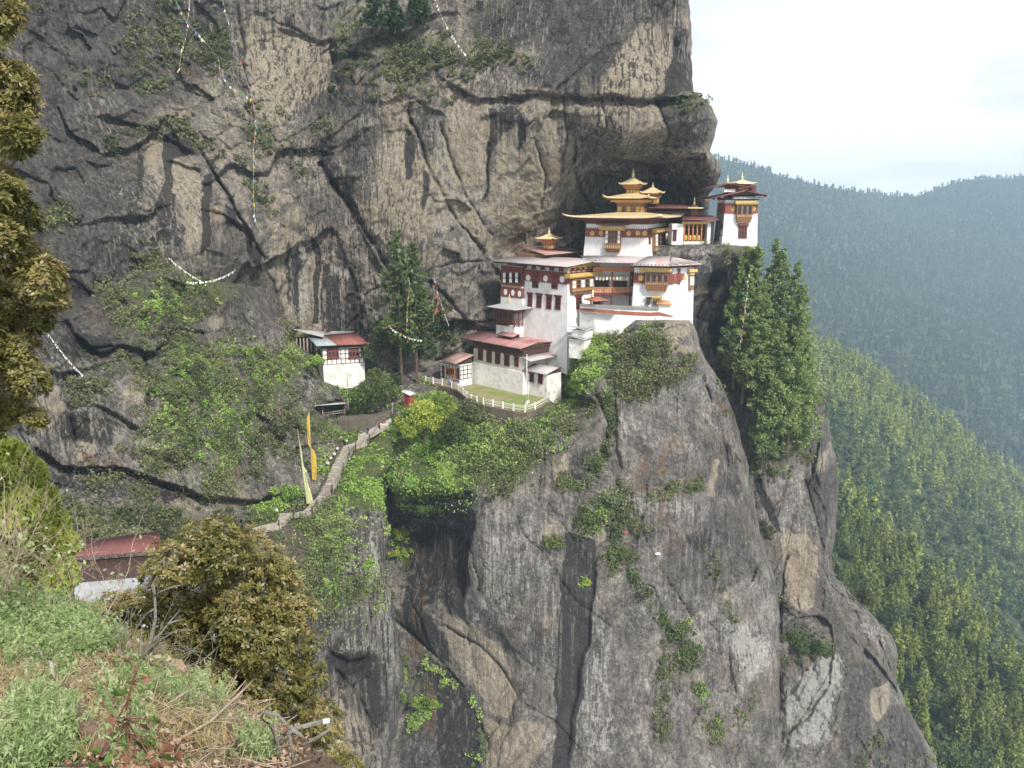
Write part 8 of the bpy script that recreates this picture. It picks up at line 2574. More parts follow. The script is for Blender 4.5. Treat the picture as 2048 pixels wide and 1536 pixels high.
def build_forest():
    rng = np.random.default_rng(99)
    # far mountain
    far = [low_conifer(rng, 34, 1, .2, .4, 12, leaf=.2) for _ in range(3)] + [low_broad(rng, 35, 1, .45, .55, .24) for _ in range(2)]
    pts = forest_points(*H1, lambda D: 1600 * 9. / D, rng, 1360, 2120)
    # crest trees stand out against the sky
    n = len(pts)
    tn = .3 * fbm(pts * .004 + 3, 4) + rng.normal(0, .1, n)
    stuff_forest('far_forest', 'hazy blue forest covering the far mountain', pts, rng.uniform(11, 21, n), rng.choice(5, n, p=[.22, .22, .2, .18, .18]), far, 'forest_far', rng, tn)
    # nearer slopes
    con = [low_conifer(rng, 1600, 1, r_, .5, 70, leaf=.032, droop=d_) for r_, d_ in ((.2, .2), (.25, .1), (.29, .16), (.34, .05), (.26, .3))]; bro = [low_broad(rng, 800, 1, .46, .45, .055) for _ in range(4)]
    con_s = [low_conifer(rng, 190, 1, r_, .5, 34, leaf=.078, droop=d_) for r_, d_ in ((.19, .2), (.25, .1), (.3, .05), (.34, .2))]; bro_s = [low_broad(rng, 130, 1, .46, .45, .12) for _ in range(3)]
    p2 = forest_points(*H2, lambda D: 1600 * 5.2 / D, rng, 1440, 2120)
    p3 = forest_points(*H3, lambda D: 1600 * 5.4 / D, rng, 1560, 2140)
    res = []
    for p, nm in ((p2, 2), (p3, 3)):
        x, y = (1024 + FOC * p[:, 0] / (p[:, 1] * CP - p[:, 2] * SP)), (768 - FOC * (p[:, 1] * SP + p[:, 2] * CP) / (p[:, 1] * CP - p[:, 2] * SP))
        sky = np.interp(x, [q[0] for q in (SKY2 if nm == 2 else SKY3)], [q[1] for q in (SKY2 if nm == 2 else SKY3)])
        dep = y - sky
        if nm == 2:
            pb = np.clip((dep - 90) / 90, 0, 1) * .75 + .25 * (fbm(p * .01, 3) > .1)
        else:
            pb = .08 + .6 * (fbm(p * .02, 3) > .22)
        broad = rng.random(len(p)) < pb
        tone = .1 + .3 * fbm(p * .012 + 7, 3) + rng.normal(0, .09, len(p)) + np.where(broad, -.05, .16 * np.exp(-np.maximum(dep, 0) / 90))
        h = np.where(broad, rng.uniform(7, 15, len(p)), rng.uniform(9, 23, len(p)))
        vis = (x > 1560) & (x < 2060) & (y < 1560)
        res.append((p, broad, tone, h, vis))
    p = np.concatenate([r[0] for r in res]); broad = np.concatenate([r[1] for r in res]); tone = np.concatenate([r[2] for r in res]); h = np.concatenate([r[3] for r in res]); vis = np.concatenate([r[4] for r in res])
    d = p[:, 1]
    solo = np.zeros(len(p), bool)
    for kind, lim in ((True, 110), (False, 270)):
        c = np.nonzero((broad == kind) & vis)[0]
        solo[c[np.argsort(d[c])[:lim]]] = True
    rest = ~solo
    kc = rest & ~broad
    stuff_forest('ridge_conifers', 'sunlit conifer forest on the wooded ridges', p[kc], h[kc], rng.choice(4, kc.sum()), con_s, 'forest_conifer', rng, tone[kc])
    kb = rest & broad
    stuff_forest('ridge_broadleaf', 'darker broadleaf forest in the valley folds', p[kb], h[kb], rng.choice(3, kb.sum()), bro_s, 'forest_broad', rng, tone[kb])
    pu = np.concatenate([forest_points(*H3, lambda D: 1600 * 3.4 / D, rng, 1560, 2100), forest_points(*H2, lambda D: 1600 * 4.6 / D, rng, 1560, 2100)])
    und = [low_broad(rng, 42, 1, .8, .45, .3) for _ in range(4)]
    stuff_forest('undergrowth', 'leafy undergrowth between the trees of the right hand slopes', pu, rng.uniform(2.5, 5.5, len(pu)), rng.choice(4, len(pu)), und, 'forest_broad', rng, rng.normal(.05, .12, len(pu)))
    lib = {}
    for kind, pro, mt in ((False, con, 'forest_conifer'), (True, bro, 'forest_broad')):
        for i, (V, F, T) in enumerate(pro):
            for t in range(3):
                lib[kind, i, t] = np_mesh('hill_tree', V, F, M[mt], {'tone': np.clip(T + (t - 1) * .16, 0, 1)})
    for i in np.nonzero(solo)[0]:
        b = bool(broad[i])
        o = bpy.data.objects.new('broadleaf_tree' if b else 'conifer_tree', lib[b, rng.integers(len(bro if b else con)), int(np.clip(round(1 + tone[i] * 5), 0, 2))])
        C.objects.link(o)
        o.location = p[i] - np.array([0, 0, .4]); o.rotation_euler.z = rng.random() * 6.28
        s = h[i]; o.scale = (s * rng.uniform(.85, 1.15), s * rng.uniform(.85, 1.15), s)
        if b: tag(o, 'rounded darker broadleaf tree among the conifers on the steep right hand slope', 'tree', 'broadleaf trees on the right hand slope')
        else: tag(o, 'pointed light green conifer on the steep right hand slope', 'tree', 'conifers on the right hand slope')


build_forest()


# ------------------------------------------------------------------ the near slope the picture was taken from
rf = np.random.default_rng(77)
M['litter_ground'] = plain('leaf_mould', (.24, .17, .11), (.1, .075, .05), 9., .95, bump=.8)
M['dead_leaf'] = leaf_mat('dead_leaves', [(.16, .09, .05), (.3, .18, .11), (.42, .3, .21), (.5, .4, .31)], .7, .15)
M['herb'] = leaf_mat('feathery_herb', [(.1, .16, .05), (.2, .29, .11), (.31, .4, .19), (.4, .46, .27)], .6, .35)
M['grass_tuft'] = leaf_mat('grass_tufts', [(.12, .16, .04), (.24, .26, .09), (.42, .36, .2), (.5, .42, .27)], .7, .3)
M['twig'] = plain('dry_twig', (.4, .32, .24), (.22, .17, .125), 14., .85)
M['twig_grey'] = plain('grey_twig', (.48, .45, .4), (.24, .22, .19), 26., .9, bump=.8)
M['log'] = plain('peeling_log', (.36, .23, .17), (.13, .085, .07), 12., .8, bump=.7)
M['cut_wood'] = plain('fresh_cut_wood', (.85, .8, .68), (.75, .69, .55), 20., .7)
M['leaf_green_big'] = plain('sapling_leaf_green', (.13, .2, .05), (.08, .14, .035), 20., .45)
M['leaf_red_big'] = plain('sapling_leaf_red', (.2, .095, .06), (.12, .06, .035), 20., .45)
M['stem_red'] = plain('red_stem', (.2, .08, .06), (.12, .05, .04), 20., .5)
M['yellow_green'] = leaf_mat('yellow_green_sprays', [(0.102, 0.153, 0.0306), (0.238, 0.306, 0.0595), (0.391, 0.442, 0.102), (0.544, 0.561, 0.17)], .5, .35)


def fore_sheet():
    sky = [(-300, 1130), (0, 1185), (120, 1212), (230, 1258), (330, 1318), (420, 1384), (500, 1432), (560, 1458), (620, 1488), (680, 1545), (740, 1640), (800, 1760)]
    dd = [(-300, 1130, 9.6), (0, 1185, 8.8), (120, 1212, 8.2), (230, 1258, 7.2), (330, 1318, 6.4), (420, 1384, 5.6), (500, 1432, 5.1), (560, 1458, 4.7), (620, 1488, 4.3), (680, 1545, 3.7), (740, 1640, 3.1), (800, 1760, 2.7),
          (0, 1536, 3.1), (300, 1536, 3.2), (550, 1536, 3.6), (0, 1360, 4.9), (250, 1400, 4.6), (420, 1460, 4.3), (0, 1800, 2.2), (400, 1800, 2.3), (-300, 1500, 3.2), (-300, 1800, 2.2)]
    s = np.array(sky, float)
    px1 = np.arange(-300, 801, 7.)
    yt = np.interp(px1, s[:, 0], s[:, 1])
    v = np.linspace(0, 1, 90)
    px = np.repeat(px1[None], 90, 0); py = yt[None] + v[:, None] * (1800 - yt)[None]
    D = TPS(dd)(px, py)
    p = P(px, py, D)
    p[..., 2] += .06 * fbm(p * 1.6, 4) + .03 * fbm(p * 7, 3)
    b = np.stack([p[0] + np.array([.25 * k, 1. * k, -1.3 * k]) for k in (4., 1.2, .35)], 0)
    full = np.concatenate([b, p], 0)
    H, W = full.shape[:2]
    idx = np.arange(H * W).reshape(H, W)
    f = np.stack([idx[:-1, :-1], idx[1:, :-1], idx[1:, 1:], idx[:-1, 1:]], -1).reshape(-1, 4)
    o = link_mesh('near_slope', np_mesh('near_slope', full.reshape(-1, 3), f, M['litter_ground'], smooth=True))
    tag(o, 'near grassy slope with leaf litter and fallen branches', None, None, 'structure')
    return px, py, p


FX, FY, FP = fore_sheet()


def fore_pts(n, region):
    """random points on the near slope inside pixel strokes"""
    m = stroke_mask(FX, FY, region)
    area = np.linalg.norm(np.cross(np.gradient(FP, axis=0), np.gradient(FP, axis=1)), axis=-1)
    w = (m * area).ravel(); w /= w.sum()
    i = rf.choice(len(w), n, p=w)
    return FP.reshape(-1, 3)[i] + rf.normal(size=(n, 3)) * np.array([.03, .03, .0])


def fp(x, y, lift=0.):
    k = np.hypot(FX - x, FY - y).argmin()
    return Vector(FP.reshape(-1, 3)[k].tolist()) + ZUP * lift


def sprig(n, rng, h, leaflets=9, ll=.05, wid=.3):
    """feathery stems: returns centre offsets for n sprigs of height h"""


def herbs(name, label, pts, h0, h1, mat, k, ls, tone, rng, aspect=2.6, spread=.5, blade=False):
    n = len(pts)
    h = rng.uniform(h0, h1, n)
    lean = rng.normal(size=(n, 3)) * .35; lean[:, 2] = 1
    t = np.linspace(.15, 1, k)[None, :, None]
    if blade:
        # grass: thin upright blades
        a = rng.normal(size=(n, k, 3)) * .45; a[..., 2] = 1.
        a /= np.linalg.norm(a, axis=-1)[..., None]
        L_ = h[:, None, None] * rng.uniform(.5, 1.1, (n, k, 1))
        b0 = pts[:, None, :] + rng.normal(size=(n, k, 3)) * np.array([.02, .02, 0])
        side = np.cross(a, rng.normal(size=(n, k, 3))); side /= np.linalg.norm(side, axis=-1)[..., None]
        wd = ls
        droop = a * L_; dr2 = droop.copy(); dr2[..., 2] -= L_[..., 0] * .25; dr2[..., :2] *= 1.25
        md = b0 + droop * .6
        V = np.stack([b0 - side * wd, b0 + side * wd, md + side * wd * .8, md - side * wd * .8, b0 + dr2 + side * wd * .2, b0 + dr2 - side * wd * .2], 2).reshape(-1, 3)
        q = np.arange(n * k)[:, None] * 6
        F = np.concatenate([q + np.array([0, 1, 2, 3]), q + np.array([3, 2, 4, 5])])
        T = np.repeat(np.clip(rng.normal(tone, .2, n * k), 0, 1), 6)
        o = leaf_obj(name, (V, F, T), M[mat])
    else:
        c = pts[:, None, :] + lean[:, None, :] * h[:, None, None] * t
        c = c + rng.normal(size=c.shape) * (h[:, None, None] * spread * .3 * (1.15 - t))
        T = np.clip(np.repeat(rng.normal(tone, .16, n)[:, None], k, 1) + .25 * (t[..., 0] - .5) + rng.normal(size=(n, k)) * .08, 0, 1)
        o = leaf_obj(name, leaf_quads(c.reshape(-1, 3), ls, T.ravel(), rng, aspect=aspect, up=np.array([0, 0, .5])), M[mat])
    return tag(o, label, None, None, 'stuff')


R_TOP = [[(-100, 1210, 50), (40, 1240, 36), (140, 1270, 34), (200, 1300, 24)], (.5, [(20, 1290, 40), (130, 1330, 30)]), (.25, [(260, 1400, 50)])]
R_LOW = [[(70, 1450, 36), (100, 1500, 40), (40, 1540, 40)], [(520, 1520, 18)], (.4, [(340, 1410, 24), (420, 1420, 20)]), (.25, [(250, 1520, 40)])]
herbs('feathery_herbs', 'pale green feathery herbs on the near slope', fore_pts(2000, R_TOP), .06, .26, 'herb', 44, .015, .5, rf)
herbs('feathery_herbs', 'tall pale green feathery herbs in the bottom left corner', fore_pts(330, R_LOW), .08, .3, 'herb', 70, .008, .6, rf, aspect=4.)
herbs('dry_grass', 'dry and green grass tufts on the near slope', fore_pts(900, [[(0, 1350, 120), (250, 1400, 120), (420, 1450, 80), (100, 1250, 60)]]), .06, .2, 'grass_tuft', 22, .0022, .6, rf, blade=True)
lt = fore_pts(14000, [[(300, 1480, 120), (500, 1490, 80), (120, 1400, 100)]])
lt[:, 2] += rf.uniform(0, .05, len(lt))
o = leaf_obj('leaf_litter', leaf_quads(lt, .021, np.clip(rf.normal(.5, .28, len(lt)), 0, 1), rf, aspect=1.5, up=np.array([0, 0, .6])), M['dead_leaf'])
tag(o, 'brown fallen leaves covering the near slope', None, None, 'stuff')
# loose twigs
mb = MB()
for i in range(520):
    c = fore_pts(1, [[(450, 1490, 90), (330, 1440, 60)], (.5, [(120, 1400, 120)])])[0]
    d = Vector((rf.normal(), rf.normal() * .8, rf.normal() * .28)).normalized(); L_ = rf.uniform(.1, .42)
    c = Vector(c) + ZUP * rf.uniform(.01, .09)
    k = Vector(rf.normal(size=3) * .03)
    mb.tube([c - d * L_ / 2, c + k, c + d * L_ / 2 - k * .3], [.0036, .0032, .002], 4)
tag(mb.build('twig_litter', M['twig']), 'tangle of dry twigs lying on the near slope', None, None, 'stuff')


def zp(x, y): return x / 3.522, 1100 + y / 3.522          # enlarged crop to photo pixels


def branch_thing(name, label, cat, mat, strands, D, r0, group=None, parts=None):
    """strands: list of pixel polylines in crop coordinates, each (x, y[, depth offset])"""
    b = strands[0][0]
    root = empty(name, V3(*zp(b[0], b[1]), D), label, cat, group)
    for i, st in enumerate(strands):
        pts = []
        for q in st:
            x, y = zp(q[0], q[1]); pts.append(V3(x, y, D + (q[2] if len(q) > 2 else 0)))
        n = len(pts); rr = r0 if i == 0 else r0 * .55
        m = MB(); m.tube(pts, [rr * (1 - .75 * k / max(1, n - 1)) for k in range(n)], 6)
        m.build('stem' if i == 0 else 'branch', M[mat], root)
    return root


def twiggy(p, d, L_, r, lvl, rng, out, gnarl=.25):
    """recursive bare twigs into an MB"""
    pts = [Vector(p)]; dd = Vector(d).normalized(); n = 5
    for i in range(n):
        dd = (dd + Vector(rng.normal(size=3)) * gnarl + ZUP * .04).normalized(); pts.append(pts[-1] + dd * L_ / n)
    out.tube(pts, [r * (1 - .6 * i / n) for i in range(n + 1)], 4)
    if lvl <= 0: return pts
    for i in range(1, n + 1):
        for _ in range(2 if lvl > 1 else 1):
            if rng.random() < .75:
                a = (dd + Vector(rng.normal(size=3)) * .75).normalized()
                twiggy(pts[i], a, L_ * rng.uniform(.35, .6), r * .5, lvl - 1, rng, out, gnarl)
    return pts


# dead grey shrub standing in front of the olive tree
g = branch_thing('dead_shrub', 'bare bleached shrub standing in front of the olive brown tree', 'shrub', 'twig_grey',
                 [[(985, 980), (1000, 780), (1060, 640), (1095, 480), (1090, 310), (1080, 230), (1110, 180)], [(1092, 320), (1150, 285, -.1), (1210, 260, -.1), (1310, 240, .1)], [(1050, 660), (1130, 590, .1), (1200, 500, .2), (1270, 420, .3)],
                  [(1010, 770), (1110, 650, -.1), (1200, 590, -.2), (1260, 560), (1340, 570)], [(995, 800), (990, 690, .1), (1000, 560, .2), (985, 470, .1)], [(990, 860), (900, 760, -.2), (850, 720, -.2), (770, 720, -.3)], [(1000, 790), (1060, 700, .3), (1150, 660, .3), (1180, 650, .4)],
                  [(1080, 420), (1020, 460, .1), (960, 560, .1), (900, 640, .2)], [(1085, 300), (1070, 250, .1), (1120, 215, .1)], [(1180, 520), (1240, 500, .1), (1300, 490, .1)], [(985, 900), (930, 860, .1), (880, 760, .1)], [(1000, 930), (1100, 870, .1), (1200, 850, .2), (1320, 900, .2)]], 5.9, .02)
mb = MB()
for i in range(34):
    x, y = zp(985 + rf.normal() * 40, 950 + rf.normal() * 40)
    twiggy(V3(x, y, 5.9 + rf.normal() * .2), Vector((rf.normal() * .9 + .3, rf.normal() * .4, .7)), rf.uniform(.3, .8), .005, 1, rf, mb, .3)
mb.build('twig_spray', M['twig_grey'], g)
# bare yellowish shrubs at the left edge
for k, (x0, y0, D, n, lab) in enumerate(((10, 1240, 8.2, 15, 'leafless straw coloured shrub at the left edge in front of the house'), (150, 1285, 7.6, 8, 'leafless straw coloured shrub just left of the bleached one'), (-60, 1190, 7.2, 13, 'arching bare twigs entering low at the left edge'))):
    root = empty('bare_shrub', V3(x0, y0, D), lab, 'shrub')
    mb = MB(); tips = []
    for i in range(n):
        q = V3(x0 + rf.normal() * 40, y0 + rf.normal() * 12, D + rf.normal() * .4)
        dv_ = Vector((rf.normal() * .6 + (.45 if k == 2 else .1), rf.normal() * .5, .9 if k < 2 else .55))
        tips += twiggy(q, dv_, rf.uniform(.6, 1.3), .007, 2, rf, mb, .2)
    mb.build('twigs', M['twig'], root)
    tp = np.array([list(t) for t in tips]); tp = np.repeat(tp, 5, 0) + rf.normal(size=(len(tp) * 5, 3)) * .12
    leaf_obj('young_leaves', leaf_quads(tp - np.array(root.location), .03, np.clip(rf.normal(.7, .2, len(tp)), 0, 1), rf, aspect=1.8), M['herb'], root)


def gd(px, py):
    k = np.hypot(FX - px, FY - py).argmin()
    return float(FP.reshape(-1, 3)[k][1])


def ground_log(name, label, pts, D, r, mat, cat='log'):
    # D: only its change along the piece is kept; the piece rests just above the ground under its first point
    mb = MB(); q = []
    for (x, y), d in zip(pts, D):
        u, v = zp(x, y)
        g = gd(u, v) - .22 if cat == 'log' else min(gd(*zp(*pts[0])) - .08 + d - D[0], gd(u, v) - .06)
        q.append(V3(u, v, g))
    mb.tube(q, r, 10)
    return tag(mb.build(name, M[mat]), label, cat)


ground_log('log', 'peeling reddish brown log lying across the near slope', [(365, 955), (430, 1010), (490, 1075), (560, 1190), (640, 1300), (740, 1400)], (4.9, 4.75, 4.55, 4.2, 3.9, 3.6), [.055, .06, .056, .05, .045, .038], 'log')
ground_log('log', 'short dark log end at the left edge of the picture', [(-60, 1270), (40, 1225), (110, 1190)], (4.2, 4.3, 4.4), [.045, .05, .045], 'log')
ground_log('stick', 'upright forked stick rising from the top of the peeling log', [(380, 950), (365, 880), (360, 800), (300, 730), (240, 680)], (4.85, 4.85, 4.9, 5, 5), [.02, .017, .014, .01, .006], 'bark_pale', 'stick')
ground_log('stick', 'thin pale stick reaching right from the peeling log', [(480, 990), (560, 950), (660, 890), (745, 838)], (4.7, 4.75, 4.8, 4.85), [.012, .011, .009, .006], 'twig', 'stick')
ground_log('stick', 'dark stick lying against the peeling log', [(480, 1100), (560, 1220), (620, 1400), (640, 1440)], (4.4, 4.05, 3.6, 3.5), [.016, .018, .016, .014], 'bark_pale', 'stick')
ground_log('stick', 'long thin dark stick slanting below the olive brown tree', [(1020, 1030), (1120, 1090), (1200, 1150)], (4.6, 4.5, 4.4), [.009, .008, .005], 'bark_pale', 'stick')
ground_log('stick', 'long bare rod slanting up to the right over the leaf litter', [(1180, 1380), (1480, 1210), (1700, 1000), (1790, 910)], (3.7, 4.1, 4.5, 4.7), [.01, .009, .007, .004], 'twig', 'stick')
for i, (a, b, c) in enumerate((((1480, 1110), (1600, 1010), (1670, 880)), ((1500, 1130), (1640, 1020), (1730, 920)), ((1520, 1090), (1580, 1000), (1640, 900)))):
    ground_log('stick', 'dry rod in the small bundle leaning at the foot of the olive brown tree', [a, b, c], (4.6, 4.7, 4.8), [.007, .006, .003], 'twig', 'stick')['group'] = 'leaning dry rods'
# cut branch with its pale end
mb = MB(); cb = [V3(548, 1482, 3.7), V3(590, 1458, 3.8), V3(630, 1447, 3.85), V3(645, 1444, 3.87)]
root = empty('cut_branch', cb[0], 'grey cut branch ending in a fresh pale cut at the lower edge', 'branch')
mb.tube(cb, [.012, .0145, .0135, .0145], 9); mb.build('stem', M['twig_grey'], root)
mb = MB(); e = (cb[3] - cb[2]).normalized(); mb.tube([cb[3] + e * .0005, cb[3] + e * .036 + ZUP * .002], [.0148, .0142], 9); mb.build('cut_end', M['cut_wood'], root)
for pts in ([(600, 1492), (630, 1478), (655, 1462), (664, 1455)], [(522, 1424), (555, 1430), (575, 1450), (584, 1500), (590, 1545)], [(520, 1434), (545, 1455), (560, 1500), (570, 1540)], [(575, 1452), (600, 1470), (618, 1482), (630, 1510)], [(636, 1520), (650, 1510), (646, 1500), (630, 1502)]):
    mb = MB(); mb.tube([V3(x, y, 3.65) for x, y in pts], [.009, .0105, .007, .004] if len(pts) == 4 else [.008, .0095, .0075, .008, .006], 7); mb.build('branch', M['twig_grey'], root)
# red stemmed sapling
root = empty('sapling', V3(*zp(850, 1410), 3.45), 'red stemmed sapling with large green and bronze lobed leaves', 'sapling')
st = [V3(*zp(x, y), 3.3) for x, y in ((850, 1410), (865, 1290), (882, 1190), (900, 1060), (935, 930), (958, 850), (965, 790))]
mb = MB(); mb.tube(st, [.007, .0065, .006, .0055, .005, .004, .003], 7); mb.build('stem', M['stem_red'], root)
LOBE = [(0, -.05), (.2, -.12), (.42, -.02), (.62, -.16), (.55, .18), (.78, .42), (.4, .46), (.22, .62), (.12, .95), (0, 1.1)]
def big_leaf(x, y, s, rot, mat, tilt):
    s *= 1.25; dl = min(3.3 + rf.normal() * .04, gd(*zp(x, y)) - .16)
    c = V3(*zp(x, y - s * .35), dl)
    k = s / 3.522 / FOC * dl
    X = Vector((math.cos(rot), .25 * tilt, math.sin(rot))).normalized(); Y = Vector((-math.sin(rot), -.45, math.cos(rot))).normalized()
    N = X.cross(Y).normalized()
    right = [c + X * a * k + Y * b * k + N * (-.25 * abs(a) * k) for a, b in LOBE]
    left = [c - X * a * k + Y * b * k + N * (-.25 * abs(a) * k) for a, b in LOBE[1:-1]]
    n = len(right); V = right + left
    F = []
    for i in range(1, n - 1): F.append((0, i, i + 1))
    L_ = [0] + list(range(n, n + len(left))) + [n - 1]
    for i in range(1, len(L_) - 1): F.append((0, L_[i + 1], L_[i]))
    m = MB(); m.add(V, F); m.build('leaf', M[mat], root)
    near = min(st, key=lambda q: (q - c).length)
    m = MB(); m.tube([near, near.lerp(c, .5) + ZUP * .01, c], [.004, .003, .002], 4); m.build('leaf_stalk', M['stem_red'], root)
for q in ((850, 1060, 85, .3, 'leaf_green_big', 0), (920, 970, 50, -.5, 'leaf_green_big', .5), (810, 1230, 85, 2.6, 'leaf_red_big', .3), (1010, 1280, 60, -.7, 'leaf_red_big', 0), (1090, 1230, 60, -1.1, 'leaf_green_big', .4), (1030, 1430, 100, .1, 'leaf_green_big', 0), (1030, 920, 50, 2.9, 'leaf_red_big', 0), (905, 800, 40, .6, 'leaf_red_big', .5),
          (1200, 1400, 70, 2.2, 'leaf_red_big', 0), (1240, 1470, 60, -2.2, 'leaf_red_big', .3), (700, 1450, 60, .9, 'leaf_green_big', .2), (800, 1510, 70, 1.6, 'leaf_green_big', 0), (920, 1490, 60, 2.5, 'leaf_red_big', 0), (980, 1540, 60, 3.0, 'leaf_red_big', .2), (1180, 1510, 75, -.4, 'leaf_green_big', .2), (660, 1560, 70, .2, 'leaf_green_big', 0), (1100, 1560, 60, .7, 'leaf_red_big', 0)): big_leaf(*q)
# pinkish dead leaves on a broken sprig under the tree
root = empty('dead_leaf_sprig', V3(*zp(1150, 960), 5.6), 'sprig of pinkish tan dead leaves beside the bleached shrub', 'sprig')
pts = np.array([list(V3(*zp(1150 + rf.normal() * 70, 900 + rf.normal() * 70), 5.6 + rf.normal() * .1)) for _ in range(90)]) - np.array(root.location)
leaf_obj('leaves', leaf_quads(pts, .075, np.clip(rf.normal(.85, .12, 90), 0, 1), rf, aspect=1.25), M['dead_leaf'], root)
mb = MB(); twiggy(V3(*zp(1130, 1010), 5.6), Vector((.3, 0, 1)), .5, .008, 1, rf, mb); mb.build('twigs', M['twig'], root)


def rosette_tree(name, label, lobes, D, mat, ncl, leaf, rng, tone0, group=None, trunk=None, dj=.5, per=7, cl=.09, hollow=.72):
    """crown of leaf whorls; lobes are (px, py, radius px) at distance D"""
    base = V3(trunk[0][0], trunk[0][1], trunk[0][2])
    root = empty(name, base, label, 'tree', group)
    cs = []; nr = []; tn = []
    tot = sum(r * r for _, _, r in lobes)
    for x, y, r in lobes:
        c = np.array(list(V3(x, y, D + rng.normal() * dj))); rm = r * D / FOC
        k = int(ncl * r * r / tot)
        d = ball(k, rng, 1.); rad = rm * (hollow + (1 - hollow) * rng.random((k, 1))) * (1 + .3 * fbm(d * 2.2 + x, 3)[:, None])
        cs.append(c + d * rad * np.array([1, .9, .95])); nr.append(d); tn.append(np.full(k, tone0 + rng.normal() * .08) + .13 * d[:, 2])
    cs = np.concatenate(cs); nr = np.concatenate(nr); tn = np.concatenate(tn) + rng.normal(size=len(cs)) * .14
    ax = nr * .7 + np.array([0, 0, .6]) + rng.normal(size=nr.shape) * .3; ax /= np.linalg.norm(ax, axis=1)[:, None]
    n = len(cs)
    t1 = np.cross(ax, rng.normal(size=ax.shape)); t1 /= np.linalg.norm(t1, axis=1)[:, None]; t2 = np.cross(ax, t1)
    V = []; T = []
    for j in range(per):
        a = 2 * math.pi * (j + rng.random(n) * .5) / per
        out_ = t1 * np.cos(a)[:, None] + t2 * np.sin(a)[:, None]
        el = rng.uniform(.15, .9, (n, 1))
        dr = out_ + ax * el; dr /= np.linalg.norm(dr, axis=1)[:, None]
        sd = np.cross(dr, ax); sd /= np.linalg.norm(sd, axis=1)[:, None] + 1e-9
        L_ = leaf * rng.uniform(.7, 1.25, (n, 1))
        b = cs + dr * L_ * .1
        V.append(np.stack([b, b + dr * L_ * .55 + sd * L_ * .2, b + dr * L_ - ax * L_ * .15, b + dr * L_ * .55 - sd * L_ * .2], 1))
        T.append(np.repeat(np.clip(tn + rng.normal(size=n) * .1, 0, 1)[:, None], 4, 1))
    V = np.concatenate(V).reshape(-1, 3) - np.array(base); T = np.concatenate(T).ravel()
    leaf_obj('crown', (V, np.arange(len(V)).reshape(-1, 4), T), M[mat], root)
    mb = MB()
    pts = [V3(*q[:3]) for q in trunk]; mb.tube(pts, [q[3] for q in trunk], 9)
    for x, y, r in lobes:
        t = V3(x, y, D); s = pts[-1].lerp(pts[len(pts) // 2], random.random())
        mb.tube([s, s.lerp(t, .5) + Vector((0, 0, .05)), t], [trunk[-1][3] * .6, trunk[-1][3] * .4, .008], 5)
    m = mb.build('trunk', M['bark'], None); m.location = m.location - Vector(base); m.parent = root
    return root


OLIVE = [(440, 1095, 70), (395, 1085, 48), (500, 1110, 62), (345, 1125, 50), (312, 1150, 34), (300, 1210, 34), (400, 1170, 70), (480, 1190, 70), (555, 1185, 56), (350, 1220, 56), (590, 1225, 46), (430, 1265, 66), (520, 1270, 76), (590, 1290, 56),
         (380, 1320, 60), (470, 1350, 70), (560, 1360, 70), (615, 1360, 44), (500, 1430, 66), (580, 1430, 64), (640, 1440, 50), (610, 1500, 60), (660, 1500, 46), (690, 1545, 44), (560, 1510, 50), (285, 1265, 30), (330, 1280, 46), (640, 1570, 60), (430, 1400, 50), (400, 1225, 44), (470, 1238, 48), (540, 1230, 44), (350, 1295, 40), (240, 1222, 34), (200, 1232, 30), (272, 1205, 32), (255, 1250, 34), (175, 1230, 26), (225, 1200, 24), (150, 1225, 20), (560, 1140, 34)]
rosette_tree('olive_brown_tree', 'large rounded tree with olive and bronze leaf whorls at lower left', OLIVE, 11.6, 'leaf_olive', 7400, .082, np.random.default_rng(8), .38, trunk=[(480, 1720, 12.2, .2), (470, 1600, 12, .17), (465, 1450, 11.9, .12), (455, 1300, 11.8, .07)])
LEFT = [(5, 20, 36), (-30, 60, 40), (20, 170, 46), (48, 215, 26), (-10, 230, 50), (30, 270, 40), (58, 285, 18), (-40, 330, 40), (5, 380, 40), (30, 430, 44), (-10, 480, 50), (50, 520, 44), (85, 560, 42), (20, 570, 56), (108, 600, 24), (70, 630, 40), (0, 650, 56), (-40, 600, 60), (40, 700, 36), (0, 740, 50), (60, 760, 34), (20, 810, 44), (70, 835, 24), (-30, 840, 50), (-60, 700, 60)]
rosette_tree('bronze_leaved_tree', 'tree with olive and bronze leaf whorls reaching in from the left edge', LEFT, 10.4, 'leaf_olive', 5200, .082, np.random.default_rng(9), .42, trunk=[(-260, 1300, 10.6, .22), (-230, 900, 10.6, .19), (-150, 600, 10.5, .14), (-90, 300, 10.5, .08)], dj=.7)
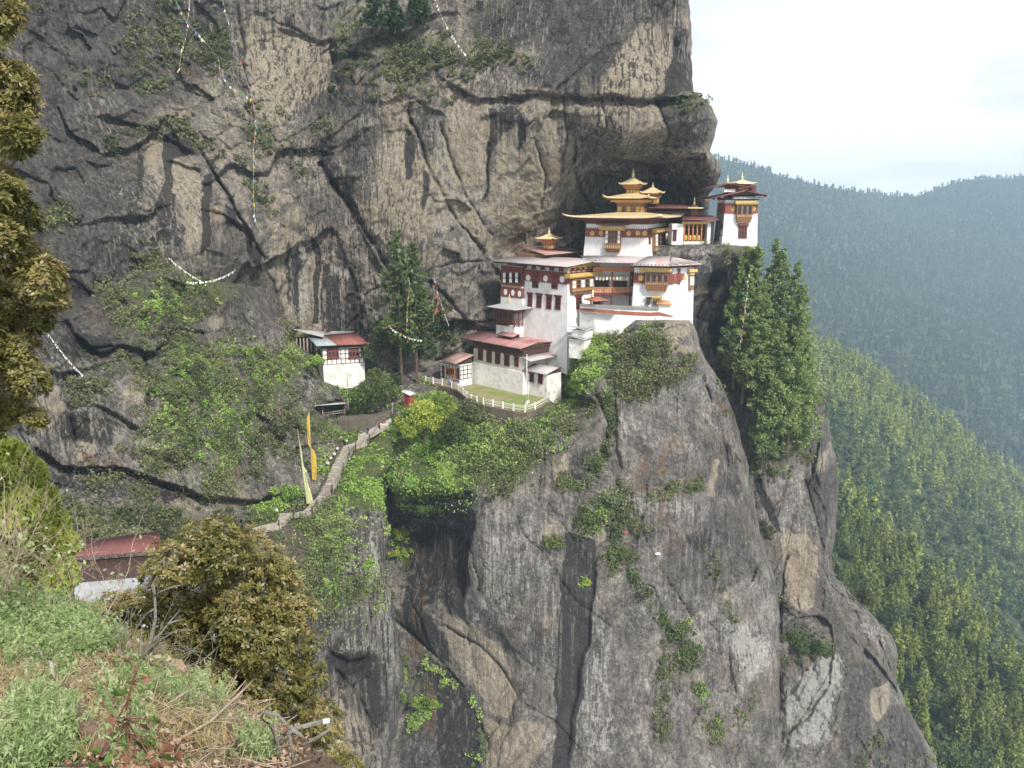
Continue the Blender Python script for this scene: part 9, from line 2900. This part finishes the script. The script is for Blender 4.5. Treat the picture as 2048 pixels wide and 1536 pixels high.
# soft yellow green conifer-like bush
root = empty('soft_bush', V3(30, 1150, 13.5), 'soft yellow green feathery bush at the left edge below the bronze tree', 'bush')
cs = []; tn = []
for x, y, r in ((-20, 900, 44), (20, 915, 40), (55, 950, 40), (0, 980, 50), (85, 1000, 36), (50, 1030, 50), (110, 1050, 34), (10, 1080, 56), (90, 1100, 46), (140, 1090, 24), (40, 1140, 50), (120, 1150, 40), (-30, 1130, 50)):
    c = np.array(list(V3(x, y, 13.5 + rf.normal() * .5))); k = int(r * r * .85)
    d = ball(k, rf, .4); cs.append(c + d * r * 13.5 / FOC * np.array([1, 1, 1.1])); tn.append(.5 + .2 * d[:, 2] + rf.normal(size=k) * .15)
cs = np.concatenate(cs); tn = np.concatenate(tn)
leaf_obj('foliage', leaf_quads(cs - np.array(root.location), .045, np.clip(tn, 0, 1), rf, aspect=3., up=np.array([0, 0, .7])), M['yellow_green'], root)
mb = MB()
for i in range(9): twiggy(V3(40 + rf.normal() * 30, 1160, 13.5), Vector((rf.normal() * .5, 0, 1)), 1.4, .02, 1, rf, mb)
mb.build('stems', M['bark'], root)


# ------------------------------------------------------------------ haze in the valley air
def build_haze():
    zmin, zmax, xs, ys = 0., 0., [], []
    for o in list(C.objects):
        if o.type != 'MESH': continue
        b = [o.matrix_world @ Vector(c) for c in o.bound_box] if False else [Vector(c) + Vector(o.location) for c in o.bound_box]
        if o.parent is not None: continue
        for c in b:
            zmin = min(zmin, c.z); zmax = max(zmax, c.z); xs.append(c.x); ys.append(c.y)
    x0, x1, y0, y1 = min(xs) - 60, max(xs) + 60, min(min(ys), 0) - 60, max(ys) + 60
    mb = MB()
    mb.box(((x0 + x1) / 2, (y0 + y1) / 2, (zmin - 1 + zmax + 20) / 2), Vector((1, 0, 0)), Vector((0, 1, 0)), Vector((0, 0, 1)), (x1 - x0) / 2, (y1 - y0) / 2, (zmax + 21 - zmin) / 2)
    m = bpy.data.materials.new('haze')
    m.use_nodes = True
    n = m.node_tree.nodes
    n.clear()
    o = n.new('ShaderNodeOutputMaterial')
    v = n.new('ShaderNodeVolumePrincipled')
    v.inputs['Color'].default_value = (.62, .82, 1., 1)
    v.inputs['Density'].default_value = HAZE_DENSITY
    v.inputs['Anisotropy'].default_value = .2
    m.node_tree.links.new(v.outputs[0], o.inputs['Volume'])
    h = mb.build('haze', m)
    tag(h, 'pale blue haze filling the valley air', None, None, 'stuff')


HAZE_DENSITY = .00017
build_haze()
